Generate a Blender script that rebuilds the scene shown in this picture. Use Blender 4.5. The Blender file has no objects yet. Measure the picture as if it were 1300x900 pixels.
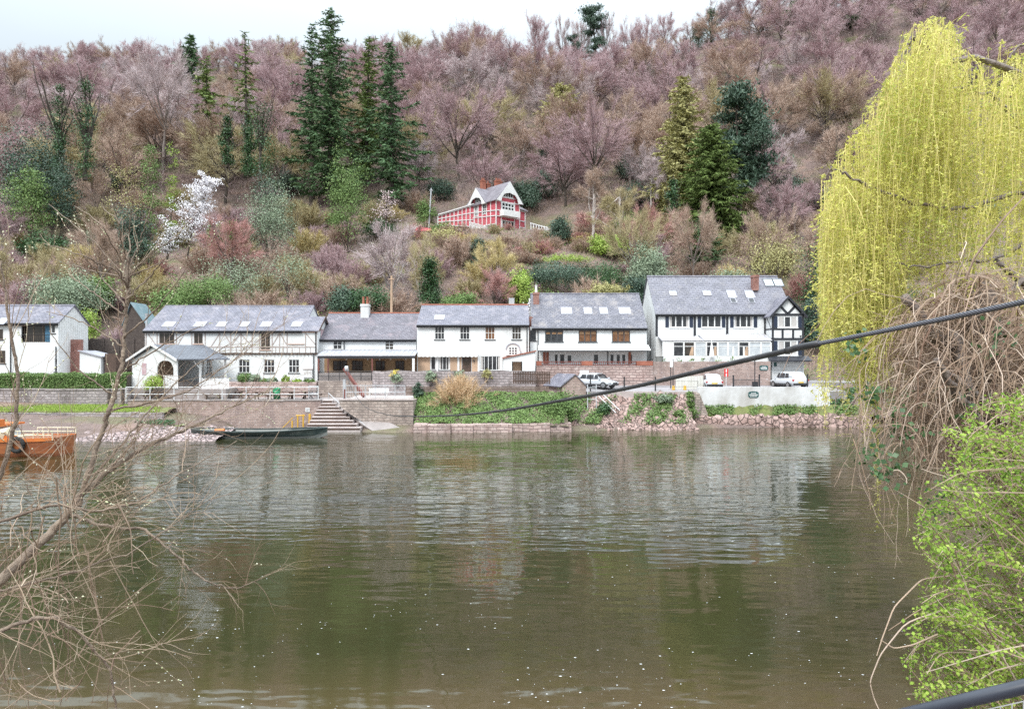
import bpy, math, random
import numpy as np
from mathutils import Matrix, Vector

SC = bpy.context.scene
COL = SC.collection
F = 900.0          # focal length in photograph pixels (1300 wide)
HX, HY = 650.0, 455.0
CZ = 6.4
R = math.radians

# ------------------------------------------------------------------ camera
cam = bpy.data.cameras.new('camera')
cam.sensor_fit = 'HORIZONTAL'; cam.sensor_width = 36.0
cam.lens = 36.0 * F / 1300.0
cam.shift_y = 5.0 / 1300.0
cam.clip_start = 0.05; cam.clip_end = 5000
camo = bpy.data.objects.new('camera', cam); COL.objects.link(camo)
camo.location = (0, 0, CZ); camo.rotation_euler = (R(90), 0, 0)
SC.camera = camo

# ------------------------------------------------------------------ sky, sun, exposure
SUN_EL, SUN_AZ = 48.0, 205.0      # degrees; azimuth from +Y clockwise: behind the camera, a little left
w = bpy.data.worlds.new('World'); SC.world = w; w.use_nodes = True
nt = w.node_tree; nt.nodes.clear()
wo = nt.nodes.new('ShaderNodeOutputWorld'); bg = nt.nodes.new('ShaderNodeBackground')
sky = nt.nodes.new('ShaderNodeTexSky'); sky.sky_type = 'NISHITA'; sky.sun_disc = False
sky.sun_elevation = R(SUN_EL); sky.sun_rotation = R(SUN_AZ)
tc = nt.nodes.new('ShaderNodeTexCoord'); sp = nt.nodes.new('ShaderNodeSeparateXYZ')
mr = nt.nodes.new('ShaderNodeMapRange')
mr.interpolation_type = 'SMOOTHSTEP'
mr.inputs['From Min'].default_value = 0.30; mr.inputs['From Max'].default_value = 1.0
mr.inputs['To Min'].default_value = 4.8; mr.inputs['To Max'].default_value = 22
nz = nt.nodes.new('ShaderNodeTexNoise'); nz.inputs['Scale'].default_value = 2.2; nz.inputs['Detail'].default_value = 4
mp = nt.nodes.new('ShaderNodeMapping'); mp.inputs['Scale'].default_value = (1, 1, 3)
cr = nt.nodes.new('ShaderNodeMapRange'); cr.inputs['To Min'].default_value = 0.90; cr.inputs['To Max'].default_value = 1.1
mul = nt.nodes.new('ShaderNodeMath'); mul.operation = 'MULTIPLY'
cloud = nt.nodes.new('ShaderNodeVectorMath'); cloud.operation = 'SCALE'; cloud.inputs[0].default_value = (0.88, 0.985, 1.05)
mix = nt.nodes.new('ShaderNodeMix'); mix.data_type = 'RGBA'; mix.inputs[0].default_value = 0.92
L = nt.links.new
L(tc.outputs['Generated'], sp.inputs[0]); L(sp.outputs['Z'], mr.inputs['Value'])
L(tc.outputs['Generated'], mp.inputs[0]); L(mp.outputs[0], nz.inputs['Vector']); L(nz.outputs['Fac'], cr.inputs['Value'])
L(mr.outputs[0], mul.inputs[0]); L(cr.outputs[0], mul.inputs[1]); L(mul.outputs[0], cloud.inputs['Scale'])
L(sky.outputs[0], mix.inputs[6]); L(cloud.outputs[0], mix.inputs[7]); L(mix.outputs[2], bg.inputs['Color'])
bg.inputs['Strength'].default_value = 0.1
L(bg.outputs[0], wo.inputs['Surface'])

sl = bpy.data.lights.new('sun', 'SUN'); sl.energy = 1.5; sl.angle = R(18); sl.color = (1.0, 0.96, 0.90)
so = bpy.data.objects.new('sun', sl); COL.objects.link(so)
_d = Vector((math.sin(R(SUN_AZ)) * math.cos(R(SUN_EL)), math.cos(R(SUN_AZ)) * math.cos(R(SUN_EL)), math.sin(R(SUN_EL))))
so.rotation_euler = _d.to_track_quat('Z', 'Y').to_euler(); so.location = (0, -20, 60)
vs = SC.view_settings
vs.view_transform = 'Standard'; vs.look = 'None'; vs.exposure = 0.95; vs.gamma = 1.0; vs.use_curve_mapping = False
SC.cycles.max_bounces = 6; SC.cycles.diffuse_bounces = 3; SC.cycles.glossy_bounces = 3
SC.cycles.transparent_max_bounces = 6
SC.cycles.use_denoising = False; SC.cycles.use_adaptive_sampling = True; SC.cycles.adaptive_threshold = 0.015

# ------------------------------------------------------------------ helpers
def PX(px, Y): return (px - HX) / F * Y
def PZ(py, Y): return CZ + (HY - py) / F * Y
def P(px, py, Y): return (PX(px, Y), Y, PZ(py, Y))

OFF = {}           # object -> world origin
def thing(name, label, cat, loc=(0, 0, 0), group=None):
    o = bpy.data.objects.new(name, None); o.empty_display_size = .3
    COL.objects.link(o); o.location = loc; OFF[o.name] = np.array(loc, float)
    return tag(o, label, cat, group)
def tag(o, label=None, cat=None, group=None, kind=None):
    if label: o['label'] = label
    if cat: o['category'] = cat
    if group: o['group'] = group
    if kind: o['kind'] = kind
    return o

class MB:
    """collects geometry in world coordinates; build() makes ONE mesh object"""
    def __init__(s, xf=None): s.V = []; s.n = 0; s.F = []; s.xf = xf
    def add(s, v, f):
        v = np.asarray(v, float).reshape(-1, 3)
        if s.xf is not None:
            m = np.array(s.xf); v = v @ m[:3, :3].T + m[:3, 3]
        s.V.append(v)
        if isinstance(f, np.ndarray): s.F.append(f.astype(np.int64) + s.n)
        else:
            by = {}
            for q in f: by.setdefault(len(q), []).append(q)
            for q in by.values(): s.F.append(np.array(q, np.int64) + s.n)
        s.n += len(v); return s
    def box(s, x0, x1, y0, y1, z0, z1):
        v = [(x0,y0,z0),(x1,y0,z0),(x1,y1,z0),(x0,y1,z0),(x0,y0,z1),(x1,y0,z1),(x1,y1,z1),(x0,y1,z1)]
        return s.add(v, [(3,2,1,0),(4,5,6,7),(0,1,5,4),(1,2,6,5),(2,3,7,6),(3,0,4,7)])
    def poly(s, pts): return s.add(pts, [tuple(range(len(pts)))])
    def prism(s, pts, d):
        """closed prism: polygon pts swept by vector d"""
        n = len(pts); a = np.array(pts, float); b = a + np.array(d, float)
        f = [tuple(range(n))[::-1], tuple(range(n, 2*n))] + [(i, (i+1) % n, n+(i+1) % n, n+i) for i in range(n)]
        return s.add(np.vstack([a, b]), f)
    def bar(s, a, b, w, h=None):
        """square bar between two points"""
        return s.tube([a, b], [w*.707]*2, 4, True)
    def tube(s, pts, rad, n=6, cap=True):
        p = np.asarray(pts, float); m = len(p)
        r = np.full(m, rad, float) if np.isscalar(rad) else np.asarray(rad, float)
        t = np.zeros_like(p); t[1:-1] = p[2:] - p[:-2]; t[0] = p[1]-p[0]; t[-1] = p[-1]-p[-2]
        t /= (np.linalg.norm(t, axis=1, keepdims=True) + 1e-9)
        up = np.array([0, 0, 1.0]) if abs(t[:, 2]).mean() < .8 else np.array([0, 1.0, 0])
        u = np.cross(t, up); u /= (np.linalg.norm(u, axis=1, keepdims=True) + 1e-9)
        v = np.cross(t, u)
        ang = np.arange(n) * 2*math.pi/n + math.pi/4
        ring = (u[:, None]*np.cos(ang)[None, :, None] + v[:, None]*np.sin(ang)[None, :, None]) * r[:, None, None] + p[:, None]
        i = np.arange(m-1)[:, None]*n; j = np.arange(n)[None]; k = (j+1) % n
        f = np.stack([i+j, i+k, i+n+k, i+n+j], -1).reshape(-1, 4)
        base = s.n
        s.add(ring.reshape(-1, 3), f)
        if cap and n > 2:
            s.F.append(np.array([list(range(n))[::-1]]) + base); s.F.append(np.array([list(range(n))]) + base + (m-1)*n)
        return s
    def cyl(s, x, y, z0, z1, r, n=12, r1=None): return s.tube([(x,y,z0),(x,y,z1)], [r, r if r1 is None else r1], n)
    def build(s, name, mat, parent=None, smooth=False, uv=False):
        V = np.vstack(s.V) if s.V else np.zeros((0, 3))
        if parent is not None: V = V - OFF[parent.name]
        me = bpy.data.meshes.new(name)
        sizes = np.concatenate([np.full(len(f), f.shape[1]) for f in s.F]); loops = np.concatenate([f.ravel() for f in s.F])
        me.vertices.add(len(V)); me.vertices.foreach_set('co', V.astype(np.float32).ravel())
        me.loops.add(len(loops)); me.loops.foreach_set('vertex_index', loops.astype(np.int32))
        st = np.concatenate([[0], np.cumsum(sizes)[:-1]])
        me.polygons.add(len(sizes)); me.polygons.foreach_set('loop_start', st.astype(np.int32))
        me.polygons.foreach_set('use_smooth', np.full(len(sizes), smooth))
        me.update(calc_edges=True)
        if uv: boxuv(me)
        me.materials.append(mat)
        o = bpy.data.objects.new(name, me); COL.objects.link(o)
        if parent is not None: o.parent = parent; OFF[o.name] = OFF[parent.name]
        else: OFF[o.name] = np.zeros(3)
        return o

def boxuv(me):
    n = len(me.polygons); nr = np.zeros(n*3, np.float32); me.polygons.foreach_get('normal', nr); nr = nr.reshape(-1, 3)
    t = np.cross(np.array([0, 0, 1.0]), nr); ln = np.linalg.norm(t, axis=1)
    t[ln < .05] = (1, 0, 0); t /= np.maximum(np.linalg.norm(t, axis=1, keepdims=True), 1e-6)
    b = np.cross(nr, t)
    sz = np.zeros(n, np.int32); me.polygons.foreach_get('loop_total', sz)
    pi = np.repeat(np.arange(n), sz)
    vi = np.zeros(len(me.loops), np.int32); me.loops.foreach_get('vertex_index', vi)
    co = np.zeros(len(me.vertices)*3, np.float32); me.vertices.foreach_get('co', co); p = co.reshape(-1, 3)[vi]
    uvv = np.stack([(p*t[pi]).sum(1), (p*b[pi]).sum(1)], 1)
    me.uv_layers.new(name='UVMap').data.foreach_set('uv', uvv.astype(np.float32).ravel())

# ------------------------------------------------------------------ materials
def nodes(name):
    m = bpy.data.materials.new(name); m.use_nodes = True
    return m, m.node_tree, m.node_tree.nodes['Principled BSDF']
def mixc(t, a, b, fac, mode='MIX'):
    n = t.nodes.new('ShaderNodeMix'); n.data_type = 'RGBA'; n.blend_type = mode
    for i, x in ((6, a), (7, b)):
        if hasattr(x, 'links'): t.links.new(x, n.inputs[i])
        else: n.inputs[i].default_value = (*x, 1)
    if hasattr(fac, 'links'): t.links.new(fac, n.inputs[0])
    else: n.inputs[0].default_value = fac
    return n.outputs[2]
def noise(t, scale, detail=4, vec=None, lo=.35, hi=.65, stretch=None, rough=.55):
    n = t.nodes.new('ShaderNodeTexNoise'); n.inputs['Scale'].default_value = scale; n.inputs['Detail'].default_value = detail
    n.inputs['Roughness'].default_value = rough
    if vec is None:
        c = t.nodes.new('ShaderNodeNewGeometry'); vec = c.outputs['Position']
    if stretch:
        mp_ = t.nodes.new('ShaderNodeMapping'); mp_.inputs['Scale'].default_value = stretch; t.links.new(vec, mp_.inputs[0]); vec = mp_.outputs[0]
    t.links.new(vec, n.inputs['Vector'])
    r = t.nodes.new('ShaderNodeMapRange'); r.inputs['From Min'].default_value = lo; r.inputs['From Max'].default_value = hi
    t.links.new(n.outputs['Fac'], r.inputs['Value']); return r.outputs[0]
def bump(t, bsdf, h, dist, strength=1.0):
    b = t.nodes.new('ShaderNodeBump'); b.inputs['Distance'].default_value = dist; b.inputs['Strength'].default_value = strength
    t.links.new(h, b.inputs['Height']); t.links.new(b.outputs[0], bsdf.inputs['Normal'])
def plain(name, c, rough=.7, c2=None, scale=1.5, amt=1.0, stretch=None, metal=0, bmp=0, spec=None):
    m, t, b = nodes(name)
    b.inputs['Roughness'].default_value = rough; b.inputs['Metallic'].default_value = metal
    if spec is not None: b.inputs['Specular IOR Level'].default_value = spec
    if c2 is None: c2 = tuple(x*.8 for x in c)
    f = noise(t, scale, 5, stretch=stretch)
    t.links.new(mixc(t, c, c2, f), b.inputs['Base Color'])
    if bmp: bump(t, b, noise(t, scale*4, 3), bmp)
    return m
def rand_plant(name, cols, obj=True, isl=.5, rough=.7, spec=.2, trans=0, patchy=0):
    """plant colour: tone per plant (Object Info) and light/dark per twig or leaf (island)"""
    m, t, b = nodes(name)
    b.inputs['Roughness'].default_value = rough; b.inputs['Specular IOR Level'].default_value = spec
    ramp = t.nodes.new('ShaderNodeValToRGB'); ramp.color_ramp.interpolation = 'LINEAR'
    e = ramp.color_ramp.elements
    while len(e) < len(cols): e.new(.5)
    for i, c in enumerate(cols): e[i].position = i/max(1, len(cols)-1); e[i].color = (*c, 1)
    oi = t.nodes.new('ShaderNodeObjectInfo'); ge = t.nodes.new('ShaderNodeNewGeometry')
    if obj:
        a = t.nodes.new('ShaderNodeMath'); a.operation = 'MULTIPLY_ADD'
        t.links.new(ge.outputs['Random Per Island'], a.inputs[0]); a.inputs[1].default_value = isl
        s_ = t.nodes.new('ShaderNodeMath'); s_.operation = 'MULTIPLY'; s_.inputs[1].default_value = 1-isl
        t.links.new(oi.outputs['Random'], s_.inputs[0]); t.links.new(s_.outputs[0], a.inputs[2])
        t.links.new(a.outputs[0], ramp.inputs[0])
    elif patchy:
        a = t.nodes.new('ShaderNodeMath'); a.operation = 'MULTIPLY_ADD'; t.links.new(noise(t, patchy, 3, lo=.36, hi=.64), a.inputs[0]); a.inputs[1].default_value = .6
        s_ = t.nodes.new('ShaderNodeMath'); s_.operation = 'MULTIPLY'; s_.inputs[1].default_value = .4
        t.links.new(ge.outputs['Random Per Island'], s_.inputs[0]); t.links.new(s_.outputs[0], a.inputs[2]); t.links.new(a.outputs[0], ramp.inputs[0])
    else: t.links.new(ge.outputs['Random Per Island'], ramp.inputs[0])
    t.links.new(ramp.outputs[0], b.inputs['Base Color'])
    if trans:
        tr = t.nodes.new('ShaderNodeBsdfTranslucent'); t.links.new(ramp.outputs[0], tr.inputs[0])
        ms = t.nodes.new('ShaderNodeMixShader'); ms.inputs[0].default_value = trans
        t.links.new(b.outputs[0], ms.inputs[1]); t.links.new(tr.outputs[0], ms.inputs[2])
        t.links.new(ms.outputs[0], t.nodes['Material Output'].inputs['Surface'])
    return m
def courses(name, c1, c2, mortar, bw, bh, msize=.02, rough=.85, stain=None, lich=None, bmp=.02, off=.5):
    """stone, brick or slate courses from UVs in metres"""
    m, t, b = nodes(name); b.inputs['Roughness'].default_value = rough
    uv = t.nodes.new('ShaderNodeUVMap').outputs[0]
    # wobble so that courses are not ruled
    nn = t.nodes.new('ShaderNodeTexNoise'); nn.inputs['Scale'].default_value = 1.3; t.links.new(uv, nn.inputs['Vector'])
    sc_ = t.nodes.new('ShaderNodeVectorMath'); sc_.operation = 'SCALE'; sc_.inputs['Scale'].default_value = bh*.8
    t.links.new(nn.outputs['Color'], sc_.inputs[0])
    ad = t.nodes.new('ShaderNodeVectorMath'); t.links.new(uv, ad.inputs[0]); t.links.new(sc_.outputs[0], ad.inputs[1])
    br = t.nodes.new('ShaderNodeTexBrick'); br.offset = off
    br.inputs['Scale'].default_value = 1; br.inputs['Brick Width'].default_value = bw; br.inputs['Row Height'].default_value = bh
    br.inputs['Mortar Size'].default_value = msize; br.inputs['Mortar Smooth'].default_value = .3; br.inputs['Bias'].default_value = 0
    br.inputs['Color1'].default_value = (*c1, 1); br.inputs['Color2'].default_value = (*c2, 1); br.inputs['Mortar'].default_value = (*mortar, 1)
    t.links.new(ad.outputs[0], br.inputs['Vector'])
    c = br.outputs['Color']
    c = mixc(t, c, tuple(x*.45 for x in c1), noise(t, .7, 7, lo=.46, hi=.74, rough=.75))
    if stain: c = mixc(t, c, stain, noise(t, .5, 6, lo=.52, hi=.66, stretch=(1.6, 1.6, .35), rough=.7))
    if lich: c = mixc(t, c, lich, noise(t, 2.6, 6, lo=.56, hi=.7, rough=.75))
    t.links.new(c, b.inputs['Base Color'])
    bump(t, b, br.outputs['Fac'], -bmp)
    return m

def rockmat(name, c1, c2, crack, scale):
    m, t, b = nodes(name); b.inputs['Roughness'].default_value = .9
    g = t.nodes.new('ShaderNodeNewGeometry'); n = t.nodes.new('ShaderNodeTexNoise'); n.inputs['Scale'].default_value = 1.5; t.links.new(g.outputs['Position'], n.inputs['Vector'])
    ad = t.nodes.new('ShaderNodeVectorMath'); ad.operation = 'MULTIPLY_ADD'; ad.inputs[1].default_value = (.5, .5, .5)
    t.links.new(n.outputs['Color'], ad.inputs[0]); t.links.new(g.outputs['Position'], ad.inputs[2])
    v = t.nodes.new('ShaderNodeTexVoronoi'); v.feature = 'DISTANCE_TO_EDGE'; v.inputs['Scale'].default_value = scale; t.links.new(ad.outputs[0], v.inputs['Vector'])
    v2 = t.nodes.new('ShaderNodeTexVoronoi'); v2.inputs['Scale'].default_value = scale; t.links.new(ad.outputs[0], v2.inputs['Vector'])
    s = t.nodes.new('ShaderNodeSeparateColor'); t.links.new(v2.outputs['Color'], s.inputs[0])
    c = mixc(t, c1, c2, s.outputs[0]); c = mixc(t, c, tuple(x*.55 for x in c2), noise(t, .8, 6, lo=.5, hi=.75, rough=.7))
    r = t.nodes.new('ShaderNodeMapRange'); r.inputs['From Max'].default_value = .10; t.links.new(v.outputs['Distance'], r.inputs['Value'])
    c = mixc(t, crack, c, r.outputs[0]); t.links.new(c, b.inputs['Base Color']); bump(t, b, r.outputs[0], .12); return m
MAT = {}
def setup_mats():
    W = MAT
    W['white'] = plain('white_render', (.74,.75,.755), .85, (.64,.65,.65), .7, stretch=(1,1,.5), bmp=.004)
    W['white_dirty'] = plain('weathered_white_wall', (.72,.73,.75), .9, (.44,.42,.40), .5, stretch=(1,1,.45), bmp=.01)
    W['white_paint'] = plain('white_paint', (.80,.80,.80), .5, (.70,.70,.69), 2)
    W['grey_frame'] = plain('grey_frame', (.09,.095,.105), .5)
    W['brown_frame'] = plain('brown_frame', (.33,.26,.20), .6, (.24,.18,.14), 2)
    W['black_paint'] = plain('black_paint', (.018,.02,.027), .5, (.03,.03,.037), 2)
    W['navy'] = plain('navy_shutter', (.02,.03,.06), .5)
    W['iron'] = plain('dark_iron', (.03,.03,.035), .5)
    W['lead'] = plain('lead_roof', (.42,.42,.46), .6, (.30,.30,.34), 1.3)
    W['galv'] = plain('galvanised_rail', (.55,.56,.58), .45, (.42,.43,.45), 2, metal=.3)
    W['white_rail'] = plain('white_rail', (.74,.75,.76), .5)
    W['tan'] = plain('tan_plaster', (.42,.27,.15), .8, (.34,.21,.12), 1)
    W['tan_pale'] = plain('pale_tan_board', (.52,.36,.25), .8)
    W['timber'] = plain('weathered_timber', (.34,.28,.26), .8, (.46,.40,.38), 2.5)
    W['pink_trim'] = plain('pinkish_eave_trim', (.52,.33,.25), .8)
    W['brown_wood'] = plain('brown_wood', (.10,.06,.045), .75, (.06,.04,.03), 2)
    W['red_wood'] = plain('red_brown_steel', (.20,.065,.05), .7, (.13,.05,.045), 2)
    W['fence'] = plain('fence_wood', (.22,.16,.13), .85, (.13,.09,.075), 3, stretch=(1,1,.3))
    W['dark_fence'] = plain('dark_fence_boards', (.06,.045,.04), .85, (.09,.07,.06), 3)
    W['terracotta'] = plain('terracotta', (.36,.13,.085), .85, (.26,.09,.06), 2)
    W['brick'] = courses('red_brick', (.40,.14,.10), (.30,.10,.08), (.42,.36,.32), .23, .075, .012)
    W['pinkbrick'] = courses('pink_brick', (.47,.35,.31), (.36,.25,.22), (.34,.29,.265), .45, .15, .02, stain=(.27,.20,.185), lich=(.58,.52,.51))
    W['slate'] = courses('slate_roof', (.205,.20,.245), (.15,.145,.185), (.075,.075,.09), .45, .28, .02, .6, stain=(.25,.23,.26), lich=(.32,.30,.32), bmp=.02)
    W['slate_b'] = courses('grey_slate_roof', (.195,.19,.225), (.135,.13,.16), (.07,.07,.085), .4, .26, .02, .6, stain=(.26,.235,.235), lich=(.36,.34,.355), bmp=.03)
    W['slate_c'] = courses('pale_slate_roof', (.215,.21,.25), (.165,.16,.195), (.09,.09,.10), .5, .32, .02, .6, stain=(.18,.17,.19), lich=(.31,.295,.30), bmp=.025)
    W['slate_dark'] = courses('mossy_slate_roof', (.19,.175,.205), (.13,.115,.14), (.06,.06,.07), .4, .25, .02, .65, stain=(.21,.17,.19), lich=(.30,.28,.30), bmp=.02)
    W['slate_porch'] = courses('blue_slate_roof', (.16,.17,.20), (.12,.125,.15), (.07,.07,.08), .4, .25, .02, .5, bmp=.02)
    W['stone'] = courses('rubble_stone', (.50,.41,.36), (.33,.26,.23), (.30,.25,.22), .55, .24, .04, .9, stain=(.20,.16,.145), lich=(.52,.46,.43), bmp=.05)
    W['stone_pink'] = courses('pink_sandstone', (.54,.42,.385), (.40,.285,.26), (.28,.20,.185), .7, .28, .04, .9, stain=(.27,.18,.16), lich=(.56,.47,.44), bmp=.05)
    W['stone_grey'] = courses('grey_stone', (.48,.42,.42), (.31,.265,.27), (.27,.24,.24), .6, .26, .05, .9, stain=(.17,.145,.14), lich=(.50,.46,.47), bmp=.05)
    W['rock'] = rockmat('pink_rock', (.42,.30,.27), (.30,.20,.175), (.20,.14,.12), 1.9)
    W['rock_grey'] = rockmat('shore_stones', (.42,.33,.32), (.29,.22,.215), (.13,.10,.095), 2.4)
    W['concrete'] = plain('pale_concrete', (.50,.44,.42), .9, (.40,.34,.33), 1.2, bmp=.01)
    W['asphalt'] = plain('pale_asphalt', (.30,.28,.29), .9, (.235,.22,.225), .8, bmp=.006)
    W['paving'] = plain('stone_paving', (.33,.29,.28), .9, (.25,.22,.21), 1.2)
    W['grass'] = plain('short_grass', (.17,.20,.06), .9, (.13,.13,.055), 1.2, bmp=.03)
    # window glass and what shows in it
    for n_, c_, c2_ in (('glass', (.018,.02,.024), (.05,.05,.055)), ('glass_warm', (.10,.045,.02), (.22,.10,.045)), ('glass_brown', (.06,.045,.035), (.03,.025,.02)), ('glass_pale', (.42,.45,.48), (.55,.58,.60))):
        m, t, b = nodes('window_' + n_); b.inputs['Roughness'].default_value = .06
        t.links.new(mixc(t, c_, c2_, noise(t, 2.3, 2)), b.inputs['Base Color']); W[n_] = m
    W['sky_glass'] = plain('roof_window_glass', (.62,.66,.70), .08, (.50,.55,.60), 1.0)
    W['curtain'] = plain('curtain', (.55,.52,.50), .9, (.42,.40,.39), 6, stretch=(4,4,.3))
    W['poly_roof'] = plain('polycarbonate_sheet', (.55,.54,.58), .3, (.44,.43,.48), 2)
    W['red_paint'] = plain('red_paint', (.55,.105,.135), .7, (.47,.085,.11), 1.4)
    W['sign_red'] = plain('sign_red', (.62,.02,.02), .5)
    W['sign_green'] = plain('sign_green', (.03,.10,.10), .5)
    W['sign_white'] = plain('sign_white', (.80,.80,.80), .5)
    W['sign_pink'] = plain('faded_sign_board', (.42,.27,.29), .7, (.55,.42,.44), 2.5)
    W['yellow'] = plain('yellow_paint', (.68,.40,.05), .6, (.55,.32,.05), 3)
    W['orange'] = plain('orange_paint', (.62,.19,.04), .45, (.52,.14,.03), 2)
    W['gate_white'] = plain('off_white_boards', (.66,.65,.61), .7, (.55,.54,.49), 2)
    W['cream'] = plain('cream_paint', (.70,.66,.50), .55, (.58,.54,.40), 2)
    W['varnish'] = plain('varnished_hull', (.36,.125,.045), .28, (.22,.07,.03), .8, stretch=(.3,1,3))
    W['hull_green'] = plain('dark_green_hull', (.025,.04,.04), .4, (.05,.065,.06), 2)
    W['hull_grey'] = plain('grey_hull_strake', (.20,.21,.20), .5)
    W['rubber'] = plain('black_rubber', (.02,.02,.02), .8)
    W['car_white'] = plain('white_car_paint', (.58,.60,.63), .15, (.56,.58,.61), 1)
    W['car_trim'] = plain('black_car_trim', (.03,.03,.033), .5)
    W['alloy'] = plain('alloy_rim', (.45,.46,.48), .3, metal=.7)
    W['lamp_red'] = plain('red_lamp', (.45,.02,.02), .2)
    W['lamp_clear'] = plain('clear_lamp', (.6,.62,.66), .1)
    W['plate'] = plain('yellow_plate', (.72,.48,.06), .5)
    W['green_plastic'] = plain('green_plastic', (.02,.28,.12), .5)
    W['tarp'] = plain('teal_tarpaulin', (.13,.21,.24), .6, (.22,.28,.31), 1.2)
    W['cable'] = None
    W['bark'] = plain('bark', (.15,.115,.10), .95, (.26,.22,.20), 3, stretch=(1,1,.25), bmp=.02)
    W['bark_pale'] = plain('pale_bark', (.55,.50,.47), .9, (.36,.31,.29), 2, stretch=(1,1,.4))
    W['bark_dark'] = plain('dark_bark', (.05,.04,.033), .95, (.10,.08,.065), 3)
    W['litter'] = None
    # vegetation
    W['tw_pink'] = rand_plant('pinkish_twigs', [(.235,.165,.17), (.47,.33,.345), (.345,.235,.24), (.55,.42,.435), (.39,.265,.28)], isl=.45)
    W['tw_brown'] = rand_plant('brown_twigs', [(.24,.165,.13), (.44,.32,.25), (.34,.245,.195), (.55,.42,.34), (.38,.25,.20)], isl=.5)
    W['tw_thicket'] = rand_plant('thicket_stems', [(.13,.09,.09), (.27,.19,.19), (.19,.135,.13), (.34,.26,.25), (.20,.165,.115)], obj=False)
    W['tw_olive'] = rand_plant('olive_twigs', [(.25,.20,.11), (.46,.39,.23), (.36,.31,.17), (.56,.49,.32)], isl=.55)
    W['tw_gold'] = rand_plant('golden_twigs', [(.40,.32,.15), (.58,.48,.25), (.50,.42,.21)], isl=.7)
    W['tw_copper'] = rand_plant('copper_twigs', [(.32,.17,.15), (.52,.30,.275), (.42,.23,.20)], isl=.7)
    W['tw_silver'] = rand_plant('silvery_twigs', [(.38,.30,.30), (.55,.46,.46), (.47,.38,.39)], isl=.7)
    W['lf_dark'] = rand_plant('dark_evergreen', [(.025,.048,.034), (.065,.115,.075), (.045,.08,.05), (.11,.17,.11)], isl=.7, spec=.4, rough=.5)
    W['lf_mid'] = rand_plant('mid_green_leaves', [(.07,.11,.04), (.16,.245,.075), (.11,.18,.055), (.23,.32,.11)], isl=.75, spec=.3)
    W['lf_bright'] = rand_plant('bright_green_leaves', [(.15,.22,.04), (.32,.43,.08), (.23,.34,.065), (.42,.50,.12)], isl=.85, spec=.3)
    W['lf_grey'] = rand_plant('grey_green_leaves', [(.13,.175,.115), (.30,.36,.25), (.21,.27,.175), (.40,.45,.34)], isl=.8, spec=.2)
    W['lf_conif'] = rand_plant('conifer_needles', [(.045,.085,.045), (.11,.185,.085), (.07,.13,.06), (.18,.25,.11)], isl=.7, spec=.2)
    W['lf_cypress'] = rand_plant('cypress_foliage', [(.07,.105,.035), (.16,.22,.06), (.11,.165,.045), (.25,.29,.10)], isl=.75, spec=.2)
    W['lf_larch'] = rand_plant('larch_foliage', [(.24,.23,.10), (.46,.43,.19), (.34,.32,.14)], isl=.75, spec=.2)
    W['lf_ivy'] = rand_plant('ivy_leaves', [(.02,.05,.02), (.055,.12,.04), (.035,.085,.03), (.09,.17,.06)], isl=.75, spec=.4, rough=.45)
    W['blossom'] = rand_plant('white_blossom', [(.78,.76,.80), (.92,.90,.93), (.85,.83,.86)], isl=.9)
    W['blossom_pink'] = rand_plant('pale_pink_blossom', [(.55,.42,.42), (.72,.60,.60), (.62,.5,.5)], isl=.9)
    W['fl_yellow'] = rand_plant('yellow_flower', [(.7,.55,.05), (.8,.65,.1)], isl=.9)
    W['buff'] = rand_plant('buff_grass', [(.42,.28,.16), (.66,.48,.31), (.54,.38,.23)], isl=.9)
    W['willow'] = rand_plant('young_willow_leaves', [(.33,.40,.10), (.50,.56,.15), (.56,.56,.13), (.72,.70,.19), (.66,.64,.22), (.84,.79,.38)], obj=False, trans=.35, patchy=1.5)
    W['willow_twig'] = rand_plant('willow_twigs', [(.40,.36,.12), (.62,.54,.20), (.50,.42,.15)], obj=False)
    W['hawthorn'] = rand_plant('young_hawthorn_leaves', [(.10,.19,.035), (.20,.32,.05), (.29,.43,.07), (.40,.52,.10), (.52,.58,.17)], obj=False, trans=.35, patchy=2.6)
    W['vine'] = rand_plant('dead_vine', [(.19,.125,.085), (.44,.33,.25), (.32,.22,.16), (.58,.47,.39), (.25,.155,.115)], obj=False)
    W['sallow'] = rand_plant('bare_willow_twig', [(.15,.105,.075), (.33,.25,.18), (.24,.16,.12), (.44,.36,.27)], obj=False)
    W['sallow_bark'] = plain('willow_bark', (.26,.20,.15), .9, (.15,.11,.085), 9, stretch=(1,1,1), bmp=.006)
    W['catkin'] = rand_plant('catkins', [(.55,.55,.38), (.72,.70,.55), (.48,.52,.28)], obj=False)
setup_mats()
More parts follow.
